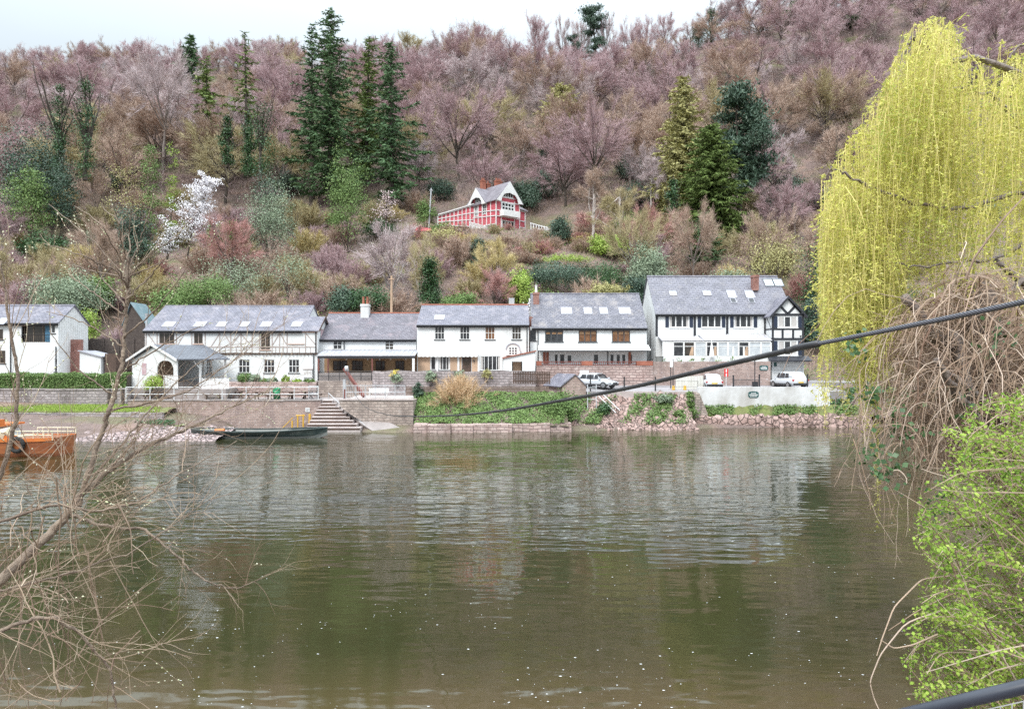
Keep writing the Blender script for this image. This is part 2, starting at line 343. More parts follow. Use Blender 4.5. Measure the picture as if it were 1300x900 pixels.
# ------------------------------------------------------------------ terrain
def sstep(a, b, x):
    t = np.clip((np.asarray(x, float)-a)/(b-a), 0, 1); return t*t*(3-2*t)
YWX = [-400,-60,-33.5,-28,-25.5,-16,-14.5,-8.4,3.4,18,29,60,400]; YWY = [50,50,54.9,58,65.5,65.5,61.2,60.8,62,65,66.2,68,68]
def Yw(X): return np.interp(X, YWX, YWY)
HILLY = [76,82,86,92,100,120,140,160,200,240,265,285,330,450,900,1600]
HILLZ = [3.0,4.2,6,9.5,14,23,31.4,43,71,100,115,119,119,116,110,100]
def ground(X, Y):
    X = np.asarray(X, float); Y = np.asarray(Y, float)
    d = Y - Yw(X)
    near = np.interp(d, [-30,-6,-1,0,1,4,8,12,16,22], [-3,-2.2,-.6,-.1,.3,.8,1.3,1.8,2.5,3.2])
    hill = np.interp(Y, HILLY, HILLZ)
    hill = hill + .30*np.clip(X-48, 0, 400)*sstep(120, 265, Y)
    wob = 1.6*np.sin(X*.045+1.3)*np.sin(Y*.06+.4) + .9*np.sin(X*.11+Y*.07) + .5*np.sin(X*.23-Y*.19+2)
    hill = hill + wob*sstep(88, 120, Y)*np.where((Y > 262), .7, 1)
    fl = np.exp(-(((X+3)/15.0)**4 + ((Y-143)/9.0)**4))          # the shelf the red house stands on
    hill = hill*(1-fl) + 31.3*fl
    z = np.where(Y < 76, near, np.maximum(near, hill))
    bank = np.interp(Y, [-80,0,2.6,9.2,10.8,14,20,30], [6,4.8,4.7,.7,-.08,-.8,-2,-3])
    return np.where(Y < 30, bank, z)
def G(X, Y): return float(ground(X, Y))

def make_ground():
    xs = np.concatenate([np.arange(-1400, -200, 60), np.arange(-200, 260, 2.5), np.arange(260, 1500, 60)])
    ys = np.concatenate([np.arange(-80, 0, 10), np.arange(0, 16, .8), np.arange(16, 46, 5), np.arange(46, 100, 1.2), np.arange(100, 310, 3), np.arange(310, 1700, 60)])
    X, Y = np.meshgrid(xs, ys); Z = ground(X, Y)
    v = np.stack([X, Y, Z], -1).reshape(-1, 3); nx = len(xs); ny = len(ys)
    i = np.arange(ny-1)[:, None]*nx; j = np.arange(nx-1)[None]
    f = np.stack([i+j, i+j+1, i+nx+j+1, i+nx+j], -1).reshape(-1, 4)
    m, t, b = nodes('leaf_litter'); b.inputs['Roughness'].default_value = .95
    c = mixc(t, (.21,.15,.135), (.13,.095,.08), noise(t, .35, 6, rough=.7))
    c = mixc(t, c, (.15,.15,.07), noise(t, .13, 5, lo=.5, hi=.68))
    c = mixc(t, c, (.27,.18,.145), noise(t, .21, 5, lo=.54, hi=.7))
    t.links.new(c, b.inputs['Base Color']); bump(t, b, noise(t, 1.2, 5), .25)
    MAT['litter'] = m
    o = MB().add(v, f).build('ground', m, smooth=True); tag(o, kind='structure')
make_ground()

def make_water():
    m, t, b = nodes('river_water')
    g = t.nodes.new('ShaderNodeNewGeometry'); s = t.nodes.new('ShaderNodeSeparateXYZ'); t.links.new(g.outputs['Position'], s.inputs[0])
    r = t.nodes.new('ShaderNodeMapRange'); r.interpolation_type = 'SMOOTHSTEP'
    r.inputs['From Min'].default_value = 10.5; r.inputs['From Max'].default_value = 16; t.links.new(s.outputs['Y'], r.inputs['Value'])
    deep = mixc(t, (.039,.037,.016), (.027,.028,.011), noise(t, .12, 4))
    c = mixc(t, (.095,.068,.032), deep, r.outputs[0])
    t.links.new(c, b.inputs['Base Color'])
    b.inputs['Roughness'].default_value = .04; b.inputs['IOR'].default_value = 1.78
    # ripples: crests lie across the view, driven by the breeze in patches
    def rip(scale, stretch, det, rough=.5):
        n = t.nodes.new('ShaderNodeTexNoise'); n.inputs['Scale'].default_value = scale; n.inputs['Detail'].default_value = det; n.inputs['Roughness'].default_value = rough
        mp_ = t.nodes.new('ShaderNodeMapping'); mp_.inputs['Scale'].default_value = stretch; mp_.inputs['Rotation'].default_value = (0, 0, R(8))
        t.links.new(g.outputs['Position'], mp_.inputs[0]); t.links.new(mp_.outputs[0], n.inputs['Vector']); return n.outputs['Fac']
    def ma(op, a, b_):
        n = t.nodes.new('ShaderNodeMath'); n.operation = op
        for i, x in enumerate((a, b_)):
            if hasattr(x, 'links'): t.links.new(x, n.inputs[i])
            else: n.inputs[i].default_value = x
        return n.outputs[0]
    patch = noise(t, .07, 3, lo=.40, hi=.62, stretch=(.6, 1.4, 1))
    amp = ma('MULTIPLY_ADD', patch, .75); t.nodes[-1].inputs[2].default_value = .35
    ry = t.nodes.new('ShaderNodeMapRange'); ry.interpolation_type = 'SMOOTHSTEP'
    ry.inputs['From Min'].default_value = 17; ry.inputs['From Max'].default_value = 30; ry.inputs['To Min'].default_value = .16; ry.inputs['To Max'].default_value = .62; t.links.new(s.outputs['Y'], ry.inputs['Value'])
    amp = ma('MULTIPLY', amp, ry.outputs[0])
    h = ma('ADD', ma('MULTIPLY', rip(.8, (.3, 1.4, 1), 1), .8), ma('MULTIPLY', rip(1.9, (.42, 1.25, 1), 1.5), .9))
    h = ma('ADD', ma('MULTIPLY', h, amp), ma('MULTIPLY', rip(.35, (.35, 1.2, 1), 1), .24))
    bump(t, b, h, .085)
    MAT['water'] = m
    xs = np.linspace(-420, 420, 40); ys = np.concatenate([np.linspace(8, 80, 30)])
    X, Y = np.meshgrid(xs, ys); v = np.stack([X, Y, np.zeros_like(X)], -1).reshape(-1, 3)
    nx = len(xs); i = np.arange(len(ys)-1)[:, None]*nx; j = np.arange(nx-1)[None]
    f = np.stack([i+j, i+j+1, i+nx+j+1, i+nx+j], -1).reshape(-1, 4)
    tag(MB().add(v, f).build('river', m), kind='structure')
    # flecks of foam drifting on the calm near water
    rng = np.random.default_rng(5); mb = MB(); n = 0
    while n < 1050:
        y = 12.5 + 22*rng.random()**1.7; x = (rng.random()*2-1)*.75*y
        if math.sin(x*.9+y*.5)+math.sin(y*1.1-x*.4) + rng.normal()*.9 < .2: continue
        r_ = .004 + .013*rng.random()**3; k = 6; a = np.arange(k)*2*math.pi/k
        q = np.stack([x + r_*np.cos(a)*(1+1.1*rng.random()), y + r_*np.sin(a)*(.8+.4*rng.random(k)), np.full(k, .006)], 1)
        mb.add(q, [tuple(range(k))]); n += 1
    tag(mb.build('foam_flecks', MAT['sign_white']), kind='stuff')
make_water()

rngp = np.random.default_rng(77)
def patch(name, mat, pxs, rows, nu=60, nv=10, rough=.08, kind='structure', py=True):
    """a sheet of ground between rows of (Y, photo row); pxs = left/right photo columns"""
    Ys = np.array([r[0] for r in rows], float); Zs = np.array([PZ(r[1], r[0]) if py else r[1] for r in rows])
    tt = np.linspace(0, 1, len(rows)); q = np.linspace(0, 1, nv)
    yy = np.interp(q, tt, Ys); zz = np.interp(q, tt, Zs)
    u = np.linspace(PX(pxs[0], Ys[0]), PX(pxs[1], Ys[0]), nu)
    X, Y = np.meshgrid(u, yy); Z = np.repeat(zz[:, None], nu, 1)
    nz_ = rngp.normal(0, rough, Z.shape); nz_[:, 1:-1] = (nz_[:, :-2]+nz_[:, 1:-1]+nz_[:, 2:])/1.7
    Z = Z + nz_; Y = Y + rngp.normal(0, rough*.8, Z.shape)
    v = np.stack([X, Y, Z], -1).reshape(-1, 3)
    i = np.arange(nv-1)[:, None]*nu; j = np.arange(nu-1)[None]
    f = np.stack([i+j, i+j+1, i+nu+j+1, i+nu+j], -1).reshape(-1, 4)
    return tag(MB().add(v, f).build(name, mat, smooth=True), kind=kind)

def slab(name, mat, X0, X1, Y0, Y1, zt0, zt1=None, zb=-1.0):
    """paved ground with a sloping top"""
    zt1 = zt0 if zt1 is None else zt1
    v = [(X0,Y0,zb),(X1,Y0,zb),(X1,Y1,zb),(X0,Y1,zb),(X0,Y0,zt0),(X1,Y0,zt0),(X1,Y1,zt1),(X0,Y1,zt1)]
    mb = MB().add(v, [(3,2,1,0),(4,5,6,7),(0,1,5,4),(1,2,6,5),(2,3,7,6),(3,0,4,7)])
    return tag(mb.build(name, mat), kind='structure')

def wall_thing(name, label, mat, X0, X1, Y0, Y1, z0, z1, cope=None, group=None, jag=0):
    """free-standing or retaining wall with a slightly uneven top and a coping course"""
    n = max(3, int((X1-X0)/.8)); xs = np.linspace(X0, X1, n)
    t_ = z1 + rngp.normal(0, jag or .015, n)
    mb = MB()
    v = []
    for x, zt in zip(xs, t_): v += [(x,Y0,z0),(x,Y0,zt),(x,Y1,zt),(x,Y1,z0)]
    f = [(0,1,2,3), (4*(n-1)+3,4*(n-1)+2,4*(n-1)+1,4*(n-1))]
    for i in range(n-1):
        a = 4*i; b = a+4; f += [(a,b,b+1,a+1),(a+1,b+1,b+2,a+2),(a+2,b+2,b+3,a+3)]
    mb.add(v, f)
    o = mb.build(name, mat, uv=True); tag(o, label, 'wall', group)
    if cope:
        cb = MB()
        for i in range(n-1): cb.box(xs[i]+.01, xs[i+1]-.01, Y0-.06, Y1+.06, max(t_[i], t_[i+1])+.003, max(t_[i], t_[i+1])+.10)
        cb.build('coping', MAT[cope], o)
    return o

def railing(name, label, x0, x1, Y, zb, zt, mat, posts, rails=2, bars=0, r=.03, mesh=0, group=None, cat='railing'):
    t = thing(name, label, cat, (x0, Y, zb), group)
    mb = MB()
    for i in range(rails):
        z = zt - i*(zt-zb)/max(1, rails) if rails > 1 else zt
        mb.tube([(x0, Y, z), (x1, Y, z)], r, 6)
    mb.build('rail', MAT[mat], t)
    for i in range(posts):
        x = x0 + (x1-x0)*i/(posts-1)
        MB().tube([(x, Y, zb), (x, Y, zt+.04)], r*1.25, 6).build('post', MAT[mat], t)
    if bars:
        mb = MB()
        for i in range(bars):
            x = x0 + (x1-x0)*(i+.5)/bars; mb.tube([(x, Y, zb+.08), (x, Y, zt)], r*.45, 4)
        mb.build('balusters', MAT[mat], t)
    if mesh:
        mb = MB(); k = int((x1-x0)/mesh)
        for i in range(k): mb.tube([(x0+(i+.5)*mesh, Y+.01, zb+.1), (x0+(i+.5)*mesh, Y+.01, zt)], .008, 3, False)
        for i in range(int((zt-zb)/mesh)): mb.tube([(x0, Y+.01, zb+.1+i*mesh), (x1, Y+.01, zb+.1+i*mesh)], .008, 3, False)
        mb.build('mesh_infill', MAT[mat], t)
    return t

# ------------------------------------------------------------------ far bank: quays, terraces, retaining walls
# left: stony shore, grassy bank, upper wall
patch('stony_shore', MAT['rock_grey'], (-60, 262), [(53.2, 570), (55.5, 557), (57.5, 548), (60, 542.5)], 110, 10, .09)
patch('shore', MAT['rock_grey'], (215, 345), [(57.6, 562), (59.5, 553), (62, 548), (65.4, 545)], 50, 8, .06)
patch('grass_bank', MAT['grass'], (-80, 222), [(59.5, 544.5), (61, 539.5), (62.35, 537)], 110, 6, .06)
patch('grass_bank', MAT['grass'], (-80, 205), [(62.6, 524.3), (64.5, 519.5), (66.9, 514.5)], 100, 8, .05)
wall_thing('bank_wall', 'low brown wall on the left bank with a strip of grass along its top', MAT['stone_grey'], PX(-80,62.4), PX(206,62.4), 62.35, 62.75, .2, PZ(524,62.4), None, jag=.03)
wall_thing('stone_wall', 'low brown stone wall under the clipped hedge on the left bank', MAT['stone_grey'], PX(-60,67), PX(163,67), 67, 67.5, 1.4, PZ(495,67), 'stone_grey')
# main left quay
QX0, QX1 = PX(163, 65.5), PX(407, 65.5)
slab('quay_terrace', MAT['paving'], QX0, PX(445, 65.5)-.9, 66.0, 73.2, PZ(509.5, 65.5), PZ(509.5,65.5)+.12)
wall_thing('quay_wall', 'long pinkish brick quay wall below the white railing and picnic tables', MAT['pinkbrick'], QX0, QX1, 65.4, 66.1, -.6, PZ(509, 65.5), 'paving')
slab('upper_terrace', MAT['paving'], PX(-80, 71.6), PX(402, 71.6), 71.6, 90, PZ(484.5, 71.6), None, 0)
wall_thing('terrace_wall', 'low pink stone wall behind the picnic tables, shrubs along its top', MAT['stone_pink'], PX(252,71.2), PX(402,71.2), 71.1, 71.6, 2, PZ(485,71.2))
# steps and ramp between the quay walls
def make_steps():
    t = thing('river_steps', 'broad pale concrete river steps between the two quay walls', 'steps', (-16.5, 63, 0))
    n = 9
    for i in range(n):
        a = i/n; z1 = PZ(508, 65.8)*(1-a) + .12*a; Y0 = 66.2 - 4.6*(i+1)/n
        x0 = PX(410, 65.5) - .1 - .5*a; x1 = PX(415, 65.5) + 3.9*a + .45
        MB().box(x0, x1, Y0, 66.4, -.5 - .01*i, z1).build('step', MAT['concrete'], t)
        MB().box(x0+.02, x1-.02, Y0-.012, Y0-.002, z1-.21, z1-.05).build('painted_riser_shade', MAT['brown_wood'], t)  # dark strip imitates the shade on each riser, not a real board
make_steps()
def make_ramp():
    a = P(417, 511, 66.2); b = P(436, 508, 66.4); c = P(521, 549, 61.6); d = P(478, 550.2, 61.2)
    mb = MB(); mb.prism([a, d, c, b], (0, .35, -.4)); tag(mb.build('slipway', MAT['paving']), kind='structure')
    rb = thing('ramp_handrail', 'pale metal handrail running down beside the river steps', 'railing', P(417, 508, 66.1))
    MB().tube([P(417, 499, 66.1), P(443, 523, 64.1), P(470, 545, 62)], .03).build('rail', MAT['galv'], rb)
    for p_, q_ in (((417, 511), 66.1), ((443, 534), 64.1), ((455, 536), 63.4)):
        x, y, z = P(p_[0], p_[1], q_); MB().tube([(x, y, z-.3), (x, y, z+.95)], .03).build('post', MAT['galv'], rb)
make_ramp()
def make_stone_quay():
    # wall with a curved lower left edge, as it follows the slipway down
    Y0, Y1 = 63.0, 66.5
    top = PZ(508, 63.2)
    pts = [(PX(431,Y0), top)]
    for a in np.linspace(0, 1, 9): pts.append((PX(431 + 50*a, Y0), PZ(514 + 33*(a**.8), Y0)))
    pts += [(PX(482, Y0), -.5), (PX(524.5, Y0), -.5), (PX(524.5, Y0), top)]
    mb = MB(); mb.prism([(x, Y0, z) for x, z in pts[::-1]], (0, Y1-Y0, 0))
    o = mb.build('quay_wall', MAT['stone'], uv=True); tag(o, 'buff rubble stone quay wall right of the river steps', 'wall')
    MB().box(PX(431,Y0)-.05, PX(524.5,Y0)+.05, Y0-.08, Y0+.45, top+.003, top+.12).build('coping', MAT['concrete'], o)
    slab('quay_landing', MAT['concrete'], PX(431,Y0)+.02, PX(524.5,Y0)-.02, 66.55, 71, top-.03, top+.05)
make_stone_quay()
# stone terraces of the middle houses
slab('pub_terrace', MAT['paving'], PX(403.5, 71.2), PX(681, 71.2), 71.6, 92, PZ(474, 71.6), None, .5)
wall_thing('terrace_wall', 'rough grey stone terrace wall in front of the white house with tan panels', MAT['stone_grey'], PX(473,71), PX(680,71), 70.9, 71.6, 1.5, PZ(471,71), None, jag=.05)
wall_thing('terrace_wall', 'dark stone wall under the black railing of the brown verandah', MAT['stone'], PX(404,71), PX(472.5,71), 71.0, 71.6, 1.5, PZ(484,71))
slab('garden_bed', MAT['litter'], PX(525.2, 66.6), PX(703, 66.6), 66.6, 70.9, PZ(502,66.6), PZ(497,70), 0)
patch('ivy_bank', MAT['litter'], (525, 722), [(61.9, 541), (63.0, 532), (65, 516), (66.8, 501)], 60, 10, .08)
# low red sandstone footing along the water
def footing(X0, X1, h0, h1, label, seed, Yo=.0):
    r = np.random.default_rng(seed); mb = MB(); x = X0
    while x < X1:
        wd = .9 + 2.6*r.random(); y = float(Yw(x)) + Yo + r.normal(0, .02); z = h0 + (h1-h0)*r.random()
        mb.add([(x, y, -.6), (x+wd+.02, y+r.normal(0,.04), -.6), (x+wd+.02, y+1.4, -.6), (x, y+1.4, -.6),
                (x, y+.08, z), (x+wd+.01, y+.1, z+r.normal(0,.04)), (x+wd+.01, y+1.4, z+.05), (x, y+1.4, z+.06)],
               [(3,2,1,0),(4,5,6,7),(0,1,5,4),(1,2,6,5),(2,3,7,6),(3,0,4,7)]); x += wd
    o = mb.build('stone_footing', MAT['stone_pink'], uv=True); tag(o, label, 'wall'); return o
footing(PX(526, 61.4), PX(722, 62), .62, .74, 'red sandstone footing along the water under the green ivy bank', 3)
# rubble bank in the middle
patch('rubble_bank', MAT['rock'], (700, 890), [(62.6, 552), (63.6, 545), (65, 533), (66.4, 520), (68, 500.5)], 70, 18, .16)
slab('car_park', MAT['asphalt'], PX(742, 68.2), PX(1075, 68.2), 68.2, 75.5, PZ(497, 68.2), PZ(487, 73.4), 0)
wall_thing('kerb_wall', 'pale concrete edge of the car park above the rubble bank', MAT['concrete'], PX(776,68), PX(886,68), 67.9, 68.2, 1.5, PZ(497.5, 68)+.05)
wall_thing('river_wall', 'long whitewashed wall carrying a small green sign below the car park', MAT['white_dirty'], PX(886,67.6), PX(1053,67.6), 67.5, 67.95, 1.0, PZ(491.5,67.6), None, jag=.02)
def buttress():
    mb = MB(); Y = 66.4
    mb.prism([(PX(880,Y), Y, -.5), (PX(900,Y), Y, -.5), (PX(900,Y), Y, PZ(545,Y)+.3), (PX(898,Y), Y, PZ(524,Y)), (PX(888,Y), Y, PZ(499,Y)), (PX(881,Y), Y, PZ(498,Y))], (0, 1.1, 0))
    tag(mb.build('stone_buttress', MAT['stone'], uv=True), 'leaning stone buttress at the left end of the whitewashed wall', 'wall')
buttress()
patch('grass_ledge', MAT['grass'], (890, 1110), [(66.6, 529.5), (67.0, 525), (67.55, 514.5)], 60, 6, .06)
patch('rock_ledge', MAT['rock'], (884, 1110), [(65.9, 547), (66.15, 541), (66.25, 530), (66.8, 526.5)], 80, 9, .10)
patch('wooded_bank', MAT['litter'], (1052, 1330), [(66.8, 528), (68, 512), (70, 500), (74, 490)], 60, 8, .15)
# retaining wall of the right hand houses
wall_thing('retaining_wall', 'tall pink stone retaining wall under the terracotta planters, streaked with damp', MAT['stone_pink'], PX(681,73.4), PX(829,73.4), 73.3, 74.0, 2, PZ(464.5,73.4), None, jag=.01)
wall_thing('retaining_wall', 'pink brick retaining wall under the glazed conservatory', MAT['pinkbrick'], PX(829.3,73.4), PX(978,73.4), 73.35, 74.0, 2, PZ(459,73.4), None, jag=.01)
slab('house_terrace', MAT['paving'], PX(682,74), PX(978,74), 74.0, 95, PZ(464,74), None, 2)
slab('drive', MAT['asphalt'], PX(978,74), PX(1130,74), 75.45, 95, 3.82, 4.2, 0)
# ------------------------------------------------------------------ house building
def front_wall(mb, x0, x1, z0, z1, y, holes, rev=.14):
    xs = sorted({x0, x1, *[h[0] for h in holes], *[h[1] for h in holes]}); zs = sorted({z0, z1, *[h[2] for h in holes], *[h[3] for h in holes]})
    for a, b in zip(xs[:-1], xs[1:]):
        for c, d in zip(zs[:-1], zs[1:]):
            if any(h[0] <= (a+b)/2 <= h[1] and h[2] <= (c+d)/2 <= h[3] for h in holes): continue
            mb.poly([(a,y,c),(b,y,c),(b,y,d),(a,y,d)])
    for h in holes:
        a, b, c, d = h[:4]; q = y+rev
        mb.poly([(a,y,c),(a,y,d),(a,q,d),(a,q,c)]); mb.poly([(b,y,c),(b,q,c),(b,q,d),(b,y,d)])
        mb.poly([(a,y,c),(a,q,c),(b,q,c),(b,y,c)]); mb.poly([(a,y,d),(b,y,d),(b,q,d),(a,q,d)])
def gable_block(mb, x0, x1, yf, yr, yb, z0, ze, zr, holes=(), zeb=None):
    """rendered walls of a block whose ridge runs left-right"""
    zeb = ze if zeb is None else zeb
    front_wall(mb, x0, x1, z0, ze, yf, holes)
    mb.poly([(x1,yb,z0),(x0,yb,z0),(x0,yb,zeb),(x1,yb,zeb)])
    mb.poly([(x0,yb,z0),(x0,yf,z0),(x0,yf,ze),(x0,yr,zr),(x0,yb,zeb)])
    mb.poly([(x1,yf,z0),(x1,yb,z0),(x1,yb,zeb),(x1,yr,zr),(x1,yf,ze)])
def slope(mb, x0, x1, ya, za, yb, zb, th=.1, x0b=None, x1b=None):
    """one roof slope as a slab, from eave (ya, za) to ridge (yb, zb)"""
    x0b = x0 if x0b is None else x0b; x1b = x1 if x1b is None else x1b
    v = [(x0,ya,za),(x1,ya,za),(x1b,yb,zb),(x0b,yb,zb),(x0,ya,za+th),(x1,ya,za+th),(x1b,yb,zb+th),(x0b,yb,zb+th)]
    mb.add(v, [(3,2,1,0),(4,5,6,7),(0,1,5,4),(1,2,6,5),(2,3,7,6),(3,0,4,7)])
class Slope:
    def __init__(s, ya, za, yb, zb): s.ya, s.za, s.yb, s.zb = ya, za, yb, zb
    def z(s, y): return s.za + (s.zb-s.za)*(y-s.ya)/(s.yb-s.ya)
    def hit(s, px, py):
        """where the sight line through a photo pixel meets this roof"""
        k = (s.zb-s.za)/(s.yb-s.ya); y = (CZ - s.za + k*s.ya)/(k - (HY-py)/F)
        return PX(px, y), y, s.z(y)
def roof(parent, x0, x1, yf, yr, yb, ze, zr, mat, over=.28, side=.12, th=.11, ridge='terracotta', zeb=None, gutter='iron'):
    k = (zr-ze)/(yr-yf); zeb = ze if zeb is None else zeb; kb = (zr-zeb)/(yb-yr)
    mb = MB()
    slope(mb, x0-side, x1+side, yf-over, ze-k*over+.004, yr, zr+.004, th)
    slope(mb, x0-side, x1+side, yb+over, zeb-kb*over+.004, yr+.001, zr+.003, th)
    o = mb.build('roof', MAT[mat], parent, uv=True)
    n = max(2, int((x1-x0)/.45)); rb = MB()
    for i in range(n):
        a = x0-side+(x1-x0+2*side)*i/n; b = x0-side+(x1-x0+2*side)*(i+1)/n-.012
        rb.prism([(a, yr-.16, zr+th-.05), (a, yr-.08, zr+th+.06), (a, yr+.08, zr+th+.06), (a, yr+.16, zr+th-.05)][::-1], (b-a, 0, 0))
    rb.build('ridge_tiles', MAT[ridge], o)
    if gutter:
        MB().tube([(x0-side, yf-over-.05, ze-k*over+.03), (x1+side, yf-over-.05, ze-k*over+.03)], .075, 6).build('gutter', MAT[gutter], o)
        MB().box(x0-side, x1+side, yf-over+.02, yf-over+.06, ze-k*over-.17, ze-k*over-.005).build('fascia', MAT[gutter], o)
    return o, Slope(yf-over, ze-k*over+th, yr, zr+th)
def window(parent, x0, x1, z0, z1, y, cols=2, rows=2, frame='white_paint', glass='glass', rev=.12, sill='iron', curtain=0, fw=.055, bar=.03, name='window', label=None):
    yy = y+rev-.05; mb = MB()
    mb.box(x0,x0+fw,yy-.03,yy+.03,z0,z1); mb.box(x1-fw,x1,yy-.03,yy+.03,z0,z1)
    mb.box(x0+fw,x1-fw,yy-.03,yy+.03,z0,z0+fw); mb.box(x0+fw,x1-fw,yy-.03,yy+.03,z1-fw,z1)
    for i in range(1, cols):
        x = x0+(x1-x0)*i/cols; mb.box(x-bar,x+bar,yy-.026,yy+.026,z0+fw,z1-fw)
    for i in range(1, rows):
        z = z0+(z1-z0)*i/rows; mb.box(x0+fw,x1-fw,yy-.022,yy+.022,z-bar,z+bar)
    o = mb.build(name, MAT[frame], parent)
    if label: o['label'] = label
    MB().poly([(x0+.01,yy+.012,z0+.01),(x1-.01,yy+.012,z0+.01),(x1-.01,yy+.012,z1-.01),(x0+.01,yy+.012,z1-.01)]).build('pane', MAT[glass], o)
    if curtain:
        wd = (x1-x0)*curtain
        for a, b in ((x0+fw, x0+fw+wd), (x1-fw-wd, x1-fw)):
            cb = MB(); k = 7; xs = np.linspace(a, b, k); v = []
            for i, x in enumerate(xs): v += [(x, yy+.006-.004*(i % 2), z0+fw), (x, yy+.006-.004*(i % 2), z1-fw)]
            cb.add(v, [(2*i, 2*i+2, 2*i+3, 2*i+1) for i in range(k-1)])
            cb.build('curtain', MAT['curtain'], o)
    if sill: MB().box(x0-.08, x1+.08, y-.09, y+.02, z0-.085, z0-.004).build('sill', MAT[sill], o)
    return o
def pxrect(x0, x1, y0, y1, Y): return (PX(x0,Y), PX(x1,Y), PZ(y1,Y), PZ(y0,Y))
def skylight(parent, S, px0, px1, py0, py1, frame='lead', glass='sky_glass', bars=0, label=None):
    xm, yb_, zb_ = S.hit((px0+px1)/2, py0); _, ya_, za_ = S.hit((px0+px1)/2, py1)
    x0 = PX(px0, (ya_+yb_)/2); x1 = PX(px1, (ya_+yb_)/2)
    n = np.array([0, -(S.zb-S.za), (S.yb-S.ya)]); n = n/np.linalg.norm(n)
    fb = MB()
    def strip(xa, xb, t0, t1, h0, h1, m_):
        p = lambda x, t_, h: (x, ya_+(yb_-ya_)*t_+n[1]*h, za_+(zb_-za_)*t_+n[2]*h)
        v = [p(xa,t0,h0),p(xb,t0,h0),p(xb,t1,h0),p(xa,t1,h0),p(xa,t0,h1),p(xb,t0,h1),p(xb,t1,h1),p(xa,t1,h1)]
        m_.add(v, [(3,2,1,0),(4,5,6,7),(0,1,5,4),(1,2,6,5),(2,3,7,6),(3,0,4,7)])
    w_ = .06/(x1-x0)
    strip(x0, x0+.07, 0, 1, -.03, .07, fb); strip(x1-.07, x1, 0, 1, -.03, .07, fb)
    strip(x0+.07, x1-.07, 0, .09, -.03, .068, fb); strip(x0+.07, x1-.07, .91, 1, -.03, .068, fb)
    for i in range(bars): x = x0+(x1-x0)*(i+1)/(bars+1); strip(x-.02, x+.02, .09, .91, -.03, .065, fb)
    o = fb.build('skylight', MAT[frame], parent)
    if label: o['label'] = label
    gb = MB(); strip(x0+.05, x1-.05, .05, .95, -.02, .045, gb); gb.build('pane', MAT[glass], o)
    return o
def downpipe(parent, x, y, z0, z1, mat='iron'):
    return MB().tube([(x, y, z0), (x, y, z1)], .05, 6).build('downpipe', MAT[mat], parent)
def chimney(parent, x0, x1, y0, y1, z0, z1, mat, pots=1, potmat='terracotta', pot_h=.5, cap=None):
    mb = MB().box(x0,x1,y0,y1,z0,z1-.25).box(x0-.06,x1+.06,y0-.06,y1+.06,z1-.25,z1-.12).box(x0-.02,x1+.02,y0-.02,y1+.02,z1-.119,z1)
    o = mb.build('chimney', MAT[mat], parent, uv=True)
    for i in range(pots):
        x = x0+(x1-x0)*(i+.5)/pots
        MB().tube([(x,(y0+y1)/2,z1),(x,(y0+y1)/2,z1+pot_h*.8),(x,(y0+y1)/2,z1+pot_h)],[.15,.11,.14],8).build('pot', MAT[potmat], o)
    return o

# ---- far left cottage
def cottage():
    Y = 74; x0, x1 = PX(-75,Y), PX(74,Y); ze = PZ(409,Y); yr = Y+2.6; zr = PZ(388.5, yr); yb = Y+5.2; zg = PZ(482, Y)
    t = thing('cottage', 'white cottage with a slate roof and blue framed glazed opening at the far left', 'house', (x0, Y, zg))
    big = pxrect(27, 63.5, 407.5, 434.5, Y); h = [big, pxrect(-6, 4, 418, 431, Y), pxrect(-8, 7, 445, 461, Y), pxrect(65, 70, 409, 423, Y), pxrect(75.3-6, 78.5-6, 455, 472, Y)]
    mb = MB(); gable_block(mb, x0, x1, Y, yr, yb, zg, ze, zr, h); mb.build('wall', MAT['white'], t)
    o, S = roof(t, x0, x1, Y, yr, yb, ze, zr, 'slate', ridge='slate', side=.15)
    skylight(t, S, -2, 9, 404, 412)
    f = window(t, *big, Y, 3, 1, 'brown_frame', 'glass_brown', rev=.5, sill=None, label='wide glazed opening with a brown frame')
    MB().box(PX(55,Y), PX(63,Y), Y+.3, Y+.34, big[2]+.05, big[3]-.05).build('door', plain('blue_door', (.07,.20,.32), .5), t)
    railing_part = MB()
    for i in range(14): x = big[0]+(big[1]-big[0])*(i+.5)/14; railing_part.tube([(x, Y-.02, big[2]), (x, Y-.02, big[2]+.75)], .014, 4)
    railing_part.tube([(big[0], Y-.02, big[2]+.77), (big[1], Y-.02, big[2]+.77)], .03); railing_part.build('balcony_rail', MAT['iron'], t)
    window(t, *h[1], Y, 1, 1, 'brown_frame', 'glass_brown'); window(t, *h[2], Y, 2, 1, 'brown_frame', 'glass_brown'); window(t, *h[3], Y, 1, 1, 'white_paint'); window(t, *h[4], Y, 1, 2, 'white_paint')
    downpipe(t, PX(14, Y), Y-.08, zg, ze); downpipe(t, PX(71.5,Y), Y-.08, zg, PZ(440,Y))
    # timber cladding on the gable end
    mb = MB()
    for i in range(13):
        y = Y+.2+i*.38; zt = min(ze+(zr-ze)*(y-Y)/(yr-Y), ze+(zr-ze)*(yb-y)/(yb-yr))-.15
        mb.box(x1+.004, x1+.03, y, y+.34, PZ(447,Y), zt)
    mb.build('gable_boards', MAT['white_paint'], t)
cottage()
